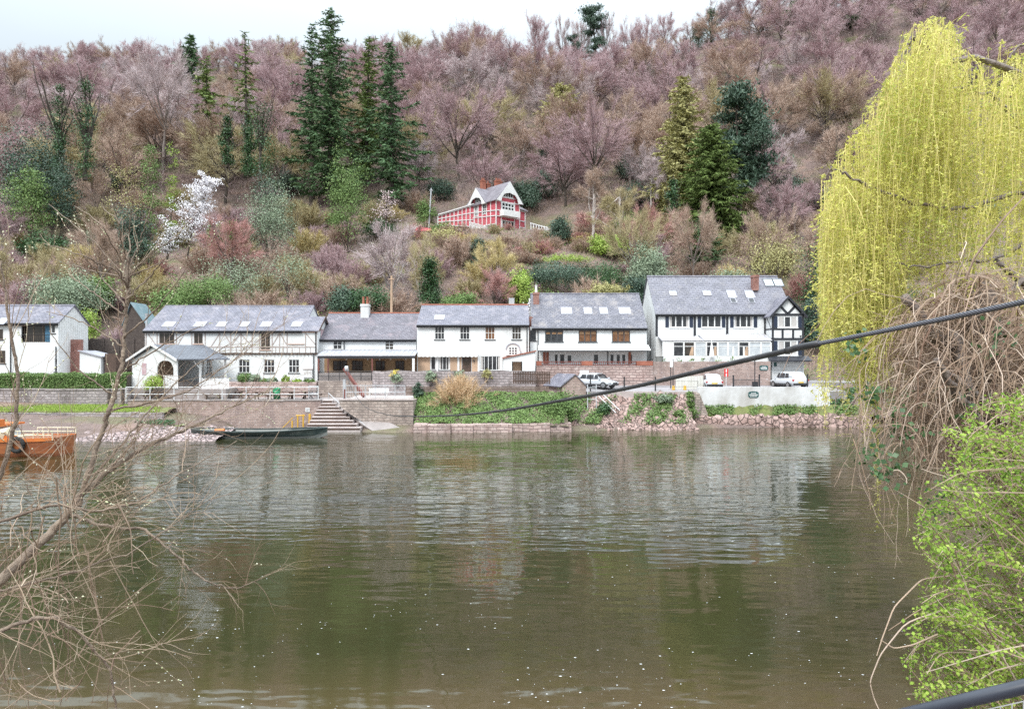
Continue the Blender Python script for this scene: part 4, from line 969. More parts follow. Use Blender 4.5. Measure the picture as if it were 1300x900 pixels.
    for i in range(7): gd_.box(a, b, g+.09, g+.125-.004*(i % 2), c+(d-c)*i/7, c+(d-c)*(i+1)/7-.015)
    gd_.build('garage_door', MAT['white_paint'], t)
    MB().box(PX(982.5,g), PX(986,g), g-.03, g-.003, PZ(465,g), PZ(460,g)).build('wall_sign', MAT['sign_green'], t)
half_timbered_house()

def conservatory():
    Yf = 74.9; Y = 76.9; zg = 5.66
    xa, xb = PX(841,Yf), PX(978.5,Yf)
    t = thing('conservatory', 'long white conservatory with a polycarbonate roof in front of the half-timbered house', 'conservatory', (xa, Yf, zg))
    rm = MB(); slope(rm, xa-.1, PX(892.5,Yf), Yf-.15, PZ(432.6,Yf), Y, PZ(427.3,Y), .06); slope(rm, PX(893,Yf), xb+.1, Yf-.15, PZ(432.4,Yf), Y, PZ(425.2,Y), .06)
    ro = rm.build('roof', MAT['poly_roof'], t)
    gb = MB()
    for i in range(24):
        x = xa+(xb-xa)*i/23; zt = PZ(427.3,Y) if x < PX(893,Yf) else PZ(425.2,Y); slope(gb, x-.025, x+.025, Yf-.16, PZ(432.4,Yf)+.07, Y-.02, zt+.07, .035)
    gb.build('glazing_bars', MAT['white_paint'], ro)
    MB().box(xa, xb, Yf-.06, Yf+.06, PZ(434.8,Yf), PZ(432.8,Yf)).build('wall_plate', MAT['white_paint'], t)
    MB().box(xa, xb, Yf-.05, Yf+.05, zg, PZ(451.6,Yf)).build('dwarf_wall', MAT['white'], t)
    MB().box(xa, PX(854.5,Yf), Yf-.045, Yf+.045, PZ(451.5,Yf), PZ(434.9,Yf)).build('end_panel', MAT['white_paint'], t)
    cols = [854.5, 868, 881.8, 896.5, 911, 924, 937.5, 951, 966, 978.5]
    for p in cols: MB().box(PX(p,Yf)-.08, PX(p,Yf)+.08, Yf-.065, Yf+.065, PZ(451.5,Yf), PZ(434.9,Yf)).build('mullion', MAT['white_paint'], t)
    tr = ['glass', 'glass_brown', 'glass_pale', 'glass', 'glass_pale', 'glass_pale', 'glass', 'glass_pale', 'glass_pale']
    for i, (a, b) in enumerate(zip(cols[:-1], cols[1:])):
        x0, x1 = PX(a,Yf)+.085, PX(b,Yf)-.085; z0, z1 = PZ(451.4,Yf), PZ(435,Yf)
        wb = MB().box(x0, x1, Yf-.03, Yf+.03, z1-.42, z1-.36)
        if i in (5, 6): wb.box((x0+x1)/2-.09, (x0+x1)/2+.09, Yf-.03, Yf+.03, z0, z1-.43)
        o = wb.build('window', MAT['white_paint'], t)
        MB().box(x0, x1, Yf-.006, Yf+.006, z0, z1).build('pane', MAT[tr[i]], o)
        if i in (1, 3, 6):
            cu = MB(); cu.prism([(x1-.5, Yf-.02, z0), (x1-.04, Yf-.02, z0), (x1-.04, Yf-.02, z1-.45), (x1-.25, Yf-.02, z1-.45)], (0, .01, 0)); cu.build('curtain', MAT['tan_pale'], o)
    # folded white parasol
conservatory()
t = thing('parasol', 'folded white parasol standing on the conservatory terrace', 'parasol', P(903.5, 458, 74.3))
MB().tube([(PX(903.5,74.3),74.3,5.66),(PX(903.5,74.3),74.3,PZ(431.5,74.3))], .03).build('pole', MAT['white_paint'], t)
MB().tube([(PX(903.5,74.3),74.3,PZ(453,74.3)),(PX(903.5,74.3),74.3,PZ(449,74.3)),(PX(903.5,74.3),74.3,PZ(433.5,74.3))], [.27,.24,.04], 9).build('canopy', MAT['sign_white'], t)

# ---- red timbered villa up on the hill, seen across its corner
def red_villa():
    Y = 138.0; TH = R(40); O = np.array([PX(629.3, Y), Y, PZ(297, Y)]); m = Y/F
    t = thing('red_villa', 'red and white timbered villa with steep white gables and red chimneys up on the hillside', 'house', tuple(O))
    ca, sa = math.cos(TH), math.sin(TH)
    def lc(px, py, y):
        d = np.array(P(px, py, y)) - O; return np.array([O[0]+d[0]*ca+d[1]*sa, O[1]-d[0]*sa+d[1]*ca, O[2]+d[2]])
    x0, y0, z0 = O; ze = z0+6.9; A = 6.1; zp = z0+10.4; B = 8.3; yc, hw, zq_ = 5.5, 2.75, z0+9.7
    red = MB(); red.box(x0, x0+A, y0, y0+B+1.5, z0-.5, ze); red.prism([(x0,y0,ze),(x0+A,y0,ze),(x0+A/2,y0,zp)], (0, 8, 0))
    red.prism([(x0,y0+yc+hw,ze-.2),(x0,y0+yc-hw,ze-.2),(x0,y0+yc,zq_)], (A/2, 0, 0))
    red.box(x0+A, x0+A+2.9, y0+1.6, y0+8, z0-.5, z0+5.9)
    red.build('wall', MAT['red_paint'], t)
    wb = MB()
    def rbar(a, b, th=.11): wb.tube([(x0+a[0], y0-.05, z0+a[1]), (x0+b[0], y0-.05, z0+b[1])], th, 4)      # on the right hand front
    def lbar(a, b, th=.11): wb.tube([(x0-.05, y0+a[0], z0+a[1]), (x0-.05, y0+b[0], z0+b[1])], th, 4)      # on the left hand front
    def wbar(a, b, th=.11): wb.tube([(x0+a[0], y0+1.55, z0+a[1]), (x0+b[0], y0+1.55, z0+b[1])], th, 4)
    for u in (.05, 1.35, 4.75, 6.05): rbar((u, 0), (u, 6.9))
    for z in (3.55, 4.7, 6.5): rbar((0, z), (A, z))
    rbar((1.2, 7.4), (4.9, 7.4))
    for v in (1.5, 2.8, 4.2, 5.5, 6.8, 8.3): lbar((v, 2.2), (v, 6.9))
    for z0_, z1_ in ((3.55, 4.3), (4.6, 5.3), (6.8, 6.8), (2.0, 2.3)): lbar((0, z0_), (B, z1_))
    for u in (7.4, 8.9): wbar((u, 0), (u, 5.8))
    for z in (2.4, 3.7, 5.7): wbar((A, z), (8.95, z))
    wb.build('white_timbers', MAT['white_paint'], t)
    def board(half, peak, base, f, nm='gable_board'):
        """white gable boarding with an arched opening; f maps (across, height) to a point"""
        for c in (1, -1):
            q = [(0, peak+.15), (c*(half+.35), base-.45), (c*half*.72, base-.45), (c*half*.66, base+(peak-base)*.08), (c*half*.45, base+(peak-base)*.30), (0, base+(peak-base)*.40)]
            mb = MB(); mb.prism([f(a, z, 0) for a, z in q], np.array(f(0, 0, .16))-np.array(f(0, 0, 0))); mb.build(nm, MAT['white_paint'], t)
    board(A/2, zp, ze, lambda a, z, d: (x0+A/2+a, y0-.75+d, z)); board(hw, zq_, ze-.2, lambda a, z, d: (x0-.75+d, y0+yc-a, z))
    def lwin(v0, v1, za, zb, cols, rows, nm='window'):
        fr = MB(); x = x0-.02
        for v in np.linspace(v0, v1, cols+1): fr.box(x-.06, x+.0, y0+v-.06, y0+v+.06, z0+za, z0+zb)
        for z in np.linspace(za, zb, rows+1): fr.box(x-.055, x-.002, y0+v0, y0+v1, z0+z-.06, z0+z+.06)
        o = fr.build(nm, MAT['white_paint'], t); MB().box(x-.02, x+.01, y0+v0, y0+v1, z0+za, z0+zb).build('pane', MAT['glass'], o)
    for u0, u1, za, zb, c, r in ((1.5, 4.6, 4.85, 6.4, 4, 2), (1.5, 4.6, .35, 2.9, 4, 2), (1.75, 4.35, 7.45, 8.5, 4, 1)):
        window(t, x0+u0, x0+u1, z0+za, z0+zb, y0-.16, c, r, 'white_paint', 'glass', sill=None, fw=.14, bar=.08)
    window(t, x0+6.5, x0+7.3, z0+.5, z0+1.9, y0+1.44, 2, 2, 'white_paint', 'glass', sill=None, fw=.12, bar=.06)
    lwin(3.0, 4.1, 4.4, 6.4, 2, 2); lwin(5.7, 6.6, 4.4, 6.4, 2, 2); lwin(4.5, 6.5, 7.0, 8.2, 4, 1); lwin(1.0, 6.5, 1.0, 2.0, 8, 1)
    MB().box(x0+.9, x0+5.2, y0-1.3, y0-.1, z0+3.55, z0+4.75).build('balcony', MAT['white_paint'], t)
    rm = MB(); th = .16
    def plane(v): 
        q = np.array(v, float); rm.add(np.vstack([q, q+[0,0,th]]), [(3,2,1,0),(4,5,6,7),(0,1,5,4),(1,2,6,5),(2,3,7,6),(3,0,4,7)])
    k = (zp-ze)/(A/2); e = .45
    plane([(x0-e,y0-.7,ze-k*e+.02),(x0+A/2,y0-.7,zp+.02),(x0+A/2,y0+9.8,zp+.02),(x0-e,y0+9.8,ze-k*e+.02)])
    plane([(x0+A/2,y0-.7,zp+.021),(x0+A+e,y0-.7,ze-k*e+.02),(x0+A+e,y0+9.8,ze-k*e+.02),(x0+A/2,y0+9.8,zp+.021)])
    k = (zq_-ze+.2)/hw
    plane([(x0-.7,y0+yc-hw-e,ze-.2-k*e+.04),(x0-.7,y0+yc,zq_+.03),(x0+A/2-.4,y0+yc,zq_+.03),(x0+A/2-.4,y0+yc-hw-e,ze-.2-k*e+.04)][::-1])
    plane([(x0-.7,y0+yc,zq_+.031),(x0-.7,y0+yc+hw+e,ze-.2-k*e+.04),(x0+A/2-.4,y0+yc+hw+e,ze-.2-k*e+.04),(x0+A/2-.4,y0+yc,zq_+.031)][::-1])
    plane([(x0+A-.2,y0+1.1,z0+6.0),(x0+A+3.3,y0+1.1,z0+5.7),(x0+A+2.2,y0+5,z0+8.0),(x0+A-.2,y0+5,z0+8.6)]); plane([(x0+A-.2,y0+5.01,z0+8.6),(x0+A+2.2,y0+5.01,z0+8.0),(x0+A+3.3,y0+8.5,z0+5.7),(x0+A-.2,y0+8.5,z0+6)])
    rm.build('roof', plain('villa_slates', (.22,.20,.225), .65, (.145,.13,.15), .9), t)
    for (u, v, w_, zt, zb, n) in ((1.6, 6.3, .9, 12.0, 8, 2), (3.9, 4.6, 1.5, 12.0, 9, 3), (3.0, 6.4, .8, 11.6, 8, 1)):
        chimney(t, x0+u, x0+u+w_, y0+v, y0+v+.8, z0+zb, z0+zt, 'terracotta', n, pot_h=.55)
    # glazed verandah stepping down to the left, white railed
    vb = MB(); vr = MB(); Yv = Y+5.5; tops = [(556, 274, 285), (602, 260.5, 287.5)]
    a0, a1 = lc(556, 274.5, Yv), lc(602, 260.5, Yv); b0, b1 = lc(556, 285.5, Yv), lc(602, 288, Yv); back = np.array([sa, ca, 0])*3
    vr.prism([b0, b1, a1, a0], back); vr.build('verandah_wall', MAT['red_paint'], t)
    off = -np.array([sa, ca, 0])*.06
    for f_ in np.linspace(0, 1, 10): vb.tube([a0+(a1-a0)*f_+off, b0+(b1-b0)*f_+off], .10, 4)
    for g in (0, .34, .67, 1): vb.tube([a0+(b0-a0)*g+off, a1+(b1-a1)*g+off], .13 if g == 0 else .09, 4)
    vb.build('verandah_frame', MAT['white_paint'], t)
    MB().prism([a0+[0,0,.12]-back*.15, a1+[0,0,.12]-back*.15, a1+[0,0,.28]-back*.15, a0+[0,0,.28]-back*.15], back*1.2).build('verandah_roof', MAT['white_paint'], t)
    # white picket terrace along the foot of the house
    fb = MB(); ra = MB(); pts = [lc(596, 288, Y+2), lc(628, 297.5, Y-2.2), lc(660, 299, Y-1), lc(697, 297, Y+3)]
    for q0, q1 in zip(pts[:-1], pts[1:]):
        n = 26
        for i in range(n): p = q0+(q1-q0)*i/n; fb.box(p[0]-.06, p[0]+.06, p[1]-.06, p[1]+.06, p[2]-.3, p[2]+1.05)
        for z in (.35, 1.0): ra.tube([q0+[0,0,z], q1+[0,0,z]], .07, 4)
    fb.build('terrace_pickets', MAT['white_paint'], t); ra.build('terrace_rail', MAT['white_paint'], t)
    cb = MB(); pr = MB()
    for i in range(7): p = lc(674+3.4*i, 297, Y+4); cb.box(p[0]-.07, p[0]+.07, p[1]-.07, p[1]+.07, p[2]-.5, p[2]+2.1-.1*i)
    q0, q1 = lc(673, 283.5, Y+4), lc(696, 290, Y+4); pr.prism([q0, q1, q1+[0,0,.15], q0+[0,0,.15]], back*.8); cb.build('pergola_posts', MAT['white_paint'], t); pr.build('pergola_roof', MAT['white_paint'], t)
    t.rotation_euler = (0, 0, TH)
red_villa()
# ------------------------------------------------------------------ quay furniture
zq = PZ(509.5, 65.5)
railing('railing', 'white tubular railing along the left quay edge by the picnic tables', PX(160,65.8), PX(404,65.8), 65.8, zq, PZ(491.5,65.8), 'white_rail', 9, 2, 0, .032)
railing('railing', 'pale mesh railing around the landing above the buff stone quay wall', PX(439,63.4), PX(514,63.4), 63.4, PZ(507,63.2)+.06, PZ(489.5,63.4), 'galv', 7, 2, 30, .028)
railing('railing', 'short pale mesh gate panel at the right end of the quay railing', PX(392,66.4), PX(404,66.4), 66.4, zq, PZ(490,66.4), 'galv', 2, 2, 10, .028)
railing('fence', 'thin brown rail fence on the grassy bank at the left', PX(-60,62.4), PX(160,62.4), 62.4, 1.3, PZ(522.5,62.4), 'fence', 14, 2, 60, .02, cat='fence')
t = thing('gate_posts', 'two dark timber gate posts at the end of the hedge', 'gate posts', P(145, 515, 66.4))
for p in (138.5, 156): MB().box(PX(p,66.5)-.1, PX(p,66.5)+.1, 66.4, 66.6, 1.9, PZ(494,66.5)).build('post', MAT['dark_fence'], t)

def picket(name, label, x0p, x1p, Y, y0p, y1p, mat, n, group=None, skew=0, seed=0):
    r = np.random.default_rng(seed+3); t = thing(name, label, 'fence', P(x0p, y1p, Y), group); mb = MB()
    x0, x1 = PX(x0p,Y), PX(x1p,Y); z0, z1 = PZ(y1p,Y), PZ(y0p,Y)
    for i in range(n):
        f_ = (i+.5)/n; x = x0+(x1-x0)*f_; y = Y+skew*f_; dz = r.normal(0,.015)
        w_ = .35*(x1-x0)/n; mb.prism([(x-w_,y,z0),(x+w_,y,z0),(x+w_,y,z1-.06+dz),(x,y,z1+dz),(x-w_,y,z1-.06+dz)], (0,.025,0))
    mb.build('pickets', MAT[mat], t)
    MB().prism([(x0,Y+.03,z0+.2),(x1,Y+skew+.03,z0+.2),(x1,Y+skew+.03,z0+.3),(x0,Y+.03,z0+.3)], (0,.05,0)).build('rail', MAT[mat], t)
    MB().prism([(x0,Y+.03,z1-.35),(x1,Y+skew+.03,z1-.35),(x1,Y+skew+.03,z1-.25),(x0,Y+.03,z1-.25)], (0,.05,0)).build('rail', MAT[mat], t)
    return t
picket('picket_fence', 'white picket fence panel below the right end of the shelter roof', 256, 291, 69.0, 480, 495.5, 'white_paint', 20)
picket('picket_fence', 'white picket fence between the clipped hedge and the shelter', 164, 186, 68.6, 477, 493, 'white_paint', 12, seed=1)
picket('picket_fence', 'white picket fence by the shelter arch', 207, 226, 68.1, 476, 493, 'white_paint', 10, seed=2)
picket('picket_fence', 'brown picket fence above the green ivy bank', 515, 697, 67.0, 490, 502, 'fence', 110, seed=4)
picket('picket_fence', 'dark brown picket fence stepping down beside the white porch', 651, 698, 68.6, 471, 487, 'brown_wood', 22, skew=-1.2, seed=5)

def picnic_table():
    t = thing('picnic_table', 'dark wooden picnic table with two benches on the quay terrace', 'picnic table', (0,0,0), 'picnic tables on the left quay')
    MB().box(-.9,.9,-.36,.36,.70,.75).build('table_top', MAT['brown_wood'], t)
    for s in (-1, 1): MB().box(-.9,.9,s*.72-.13,s*.72+.13,.42,.46).build('bench', MAT['brown_wood'], t)
    for x in (-.6, .6):
        mb = MB(); mb.bar((x,-.55,0),(x,-.2,.7),.09); mb.bar((x,.55,0),(x,.2,.7),.09); mb.box(x-.04,x+.04,-.84,.84,.33,.415); mb.build('leg_frame', MAT['brown_wood'], t)
    return t
def dup(root, loc, label=None, rz=0, rec=True):
    r = root.copy(); COL.objects.link(r); r.location = loc; r.rotation_euler = (0, 0, rz)
    if label: r['label'] = label
    for ch in list(root.children):
        c = ch.copy(); COL.objects.link(c); c.parent = r
        for g in ch.children: d = g.copy(); COL.objects.link(d); d.parent = c
    return r
pt = picnic_table(); first = True
for px, Y, rz, lb in ((195,67.6,.1,'dark picnic table nearest the hedge, behind the branches of the bare willow'),(273,68.6,.0,'dark picnic table just below the white picket panel'),(306,69.4,1.4,'dark picnic table end-on, left of the green bin'),(334,67.8,.05,'low dark picnic table in front of the others, just left of the green bin'),(361,68.8,.0,'dark picnic table right of the green bin'),(379,68.0,.15,'dark picnic table in the middle of the right hand group'),(395,69.2,1.3,'dark picnic table nearest the mesh panel')):
    loc = (PX(px,Y), Y, zq+.04)
    if first: pt.location = loc; pt.rotation_euler = (0,0,rz); pt['label'] = lb; first = False
    else: dup(pt, loc, lb, rz)
t = thing('litter_bin', 'green plastic bin among the picnic tables', 'bin', P(351, 505, 68.4))
mb = MB().tube([(PX(351,68.4),68.4,zq+.05),(PX(351,68.4),68.4,PZ(494.5,68.4))],[.27,.36],10); mb.build('body', MAT['green_plastic'], t, True)
MB().tube([(PX(351,68.4),68.4,PZ(494.4,68.4)),(PX(351,68.4),68.4,PZ(493,68.4)),(PX(351,68.4),68.4,PZ(491.8,68.4))],[.4,.38,.2],10).build('lid', MAT['green_plastic'], t)
t = thing('bench', 'white garden bench on the landing behind the pale mesh railing', 'bench', P(480, 504, 66.6))
b0, b1 = PX(468,66.8), PX(493,66.8); zb = PZ(508,63.2)+.06
MB().box(b0,b1,66.6,67.0,zb+.42,zb+.47).build('seat', MAT['white_paint'], t); MB().box(b0,b1,67.02,67.06,zb+.5,zb+.85).build('backrest', MAT['white_paint'], t)
for x in (b0+.1, b1-.16):
    for y in (66.65, 66.92): MB().box(x,x+.06,y,y+.06,zb-.02,zb+.42).build('leg', MAT['white_paint'], t)
# ferry cable tower: reddish strut with a grey upright
t = thing('cable_anchor', 'red brown slanting steel strut and grey post holding the ferry cable', 'cable tower', P(438, 505, 65.8))
MB().tube([P(437, 468, 66.4), P(462, 503.5, 64.8)], [.17,.17], 4).build('strut', MAT['red_wood'], t)
MB().box(PX(435.5,65.8), PX(438.7,65.8), 65.7, 65.95, 2.2, PZ(481.5,65.8)).build('post', MAT['galv'], t)
MB().box(PX(436.9,65.6), PX(439,65.6), 65.5, 65.68, 2.2, PZ(494,65.6)).build('post', MAT['red_wood'], t)
MB().tube([(PX(440,66.2)-.12,66.2,PZ(468,66.2)),(PX(440,66.2)+.14,66.2,PZ(468,66.2))],[.26,.26],12).build('pulley', MAT['galv'], t)
def yellow_ladder():
    Y = 64.6; t = thing('quay_ladder', 'yellow painted ladder rails against the brick quay wall beside the moored punt', 'ladder', P(383, 545, Y))
    for p, a in ((371,534),(378,527),(385,526),(393.3,525.5)): MB().tube([P(p, a, Y), P(p, 546, Y)], .07 if p < 390 else .11, 6).build('upright', MAT['yellow'], t)
    mb = MB()
    for y_ in (527.5, 545.5): mb.tube([P(376, y_, Y-.02), P(387, y_, Y-.02)], .06, 5)
    mb.build('rung', MAT['yellow'], t)
    MB().tube([P(359, 543, Y), P(372, 530, Y)], .04, 5).build('brace', MAT['yellow'], t)
yellow_ladder()
b = MB().box(PX(387.5,65.3), PX(393,65.3), 65.33, 65.37, PZ(523,65.3), PZ(517.5,65.3)).build('wall_notice', MAT['sign_white'])
tag(b, 'small white notice with a grey square fixed to the quay wall above the ladder', 'sign'); MB().box(PX(388.8,65.3), PX(391.6,65.3), 65.322, 65.328, PZ(521.8,65.3), PZ(518.8,65.3)).build('notice_print', MAT['galv'], b)

# ------------------------------------------------------------------ boats
def long_punt():
    Y = 57.6; t = thing('ferry_punt', 'long low dark green ferry punt moored below the quay, grey strake along its side', 'boat', P(330, 558, Y))
    st = []  # stations: px, half beam, sheer py, strake py, keel z
    for px, hb, sh in ((244,.25,544.5),(255,.8,546),(275,1.15,547.8),(300,1.25,548.6),(330,1.25,548.8),(360,1.22,547.9),(385,1.0,546.2),(402,.6,544.6),(415.5,.06,543.2)):
        st.append((PX(px,Y), hb, PZ(sh,Y-hb)))
    def hull(z_of, inset):
        mb = MB(); v = []; n = len(st)
        for i, (x, hb, zs) in enumerate(st):
            a, b = z_of(i, zs); a2 = hb*(1-inset)
            v += [(x,Y-a2*.82,a),(x,Y-a2,b),(x,Y+a2,b),(x,Y+a2*.82,a)]
        f = []
        for i in range(n-1):
            p = 4*i; q = p+4; f += [(p,q,q+1,p+1),(p+2,q+2,q+3,p+3),(p+3,q+3,q,p)]
        f += [(0,1,2,3),(4*n-1,4*n-2,4*n-3,4*n-4)]
        return mb.add(v, f)
    ends = lambda i: max(0, abs(i-4)-2.2)/1.8
    low = lambda i, zs: (-.15+.32*ends(i)**2, .16+.30*ends(i)**2)
    hull(low, 0).build('strake', MAT['hull_grey'], t)
    hull(lambda i, zs: (low(i, zs)[1]+.002, zs), -.02).build('hull', MAT['hull_green'], t)
    mb = MB(); v = []
    for x, hb, zs in st: v += [(x, Y-hb*.96, zs-.18), (x, Y+hb*.96, zs-.18)]
    mb.add(v, [(2*i,2*i+2,2*i+3,2*i+1) for i in range(len(st)-1)]); mb.build('floor', MAT['brown_wood'], t)
    for s in (-1, 1): MB().tube([(x, Y+s*hb*1.02, zs+.02) for x, hb, zs in st], .05, 5).build('gunwale', MAT['hull_green'], t)
    MB().box(PX(256,Y), PX(277,Y), Y-.5, Y+.5, PZ(547,Y)-.2, PZ(545,Y)).build('engine_box', MAT['hull_grey'], t)
    for p in (292, 318, 345, 370): x = PX(p,Y); MB().box(x-.15,x+.15,Y-1.0,Y+1.0,PZ(549,Y)-.05,PZ(549,Y)).build('thwart', MAT['brown_wood'], t)
    MB().tube([(PX(273,Y-.6),Y-.6,PZ(545.3,Y)),(PX(285,Y-.6),Y-.6,PZ(545,Y))],[.14,.14],8).build('float', MAT['orange'], t)
long_punt()
def tour_boat():
    Y = 47.5; t = thing('tour_boat', 'varnished river trip boat with orange gunwale and cream railings at the far left', 'boat', P(50, 575, Y))
    W_ = 1.6; xs = [-70, 20, 60, 82, 92, 97.5]; hb = [1.6, 1.6, 1.6, 1.5, 1.35, 1.15]
    zt = [PZ(555.5,Y-1.5)]*3 + [PZ(555,Y-1.5), PZ(554.6,Y-1.5), PZ(554.4,Y-1.5)]
    v = []
    for p, h, z in zip(xs, hb, zt): x = PX(p,Y); v += [(x,Y-h*.72,-.35),(x,Y-h*.96,.35),(x,Y-h,z),(x,Y+h,z),(x,Y+h*.72,-.35)]
    f = []
    for i in range(5):
        a = 5*i; b = a+5; f += [(a,b,b+1,a+1),(a+1,b+1,b+2,a+2),(a+2,b+2,b+3,a+3),(a+3,b+3,b+4,a+4)]
    f += [(29,28,27,26,25)]
    MB().add(v, f).build('hull', MAT['varnish'], t)
    for s in (-1, 1):
        gm = MB()
        for (p, h, z), (p2, h2, z2) in zip(list(zip(xs, hb, zt))[:-1], list(zip(xs, hb, zt))[1:]):
            gm.add([(PX(p,Y),Y+s*(h+.05),z-.16),(PX(p2,Y),Y+s*(h2+.05),z2-.16),(PX(p2,Y),Y+s*(h2+.05),z2+.05),(PX(p,Y),Y+s*(h+.05),z+.05),(PX(p,Y),Y+s*(h-.1),z-.16),(PX(p2,Y),Y+s*(h2-.1),z2-.16),(PX(p2,Y),Y+s*(h2-.1),z2+.05),(PX(p,Y),Y+s*(h-.1),z+.05)], [(0,1,2,3),(7,6,5,4),(3,2,6,7),(0,4,5,1)])
        gm.build('gunwale', MAT['orange'], t)
    z = zt[0]; rb = MB()
    for s in (-1, 1):
        y = Y+s*1.25
        for zz in (PZ(545,Y-1.25), PZ(550,Y-1.25)): rb.tube([(PX(46,Y),y,zz),(PX(96,Y),y,zz)], .03, 5)
        for p in (46, 53, 60, 72.5, 85.5, 96): rb.tube([(PX(p,Y),y,z-.1),(PX(p,Y),y,PZ(544.6,Y-1.25))], .03, 5)
    rb.build('deck_rail', MAT['cream'], t)
    c = MB(); x0, x1 = PX(-60,Y), PX(28,Y); c.prism([(x0,Y-1.15,z),(x1,Y-1.15,z),(x1-.35,Y-1.0,PZ(539.5,Y-1.1)),(x0,Y-1.0,PZ(539.5,Y-1.1))], (0,2.2,0)); cab = c.build('cabin', MAT['galv'], t)
    MB().box(x0-.1, x1+.05, Y-1.3, Y+1.3, PZ(539.4,Y-1.1), PZ(537,Y-1.1)).build('cabin_roof', MAT['orange'], t)
    for p in (-10, 4, 16): MB().box(PX(p,Y), PX(p+9.5,Y), Y-1.14, Y-1.08, PZ(550,Y-1.1), PZ(542,Y-1.1)).build('window', MAT['glass_pale'], cab)
    for p in (12.5, 24.5): MB().box(PX(p,Y), PX(p+4,Y), Y-1.2, Y-.6, PZ(536.9,Y-1.1), PZ(530.5,Y-1.1)).build('life_float', MAT['orange'], t)
    MB().box(PX(35.5,Y), PX(45,Y), Y-1.3, Y-.7, z-.1, PZ(550.5,Y-1.2)).build('orange_locker', MAT['orange'], t)
    cl = MB(); cl.box(PX(28,Y), PX(45,Y), Y-1.2, Y+1.1, z-.1, PZ(551,Y)); cl.tube([(PX(32,Y),Y-1.1,PZ(551,Y)),(PX(34,Y),Y-1.1,PZ(545,Y)),(PX(40,Y),Y-1.1,PZ(543,Y)),(PX(44,Y),Y-1.1,PZ(549,Y))],[.3,.34,.3,.2],8); cl.build('covered_gear', MAT['cream'], t)
    a = np.linspace(0, 2*math.pi, 17); cx, cz = PX(37.5,Y-1.6), PZ(562,Y-1.6)
    MB().tube([(cx+.42*math.cos(q), Y-1.72, cz+.42*math.sin(q)) for q in a], .13, 8, False).build('tyre_fender', MAT['rubber'], t); t.location.x -= .75; t.location.z -= .12
tour_boat()

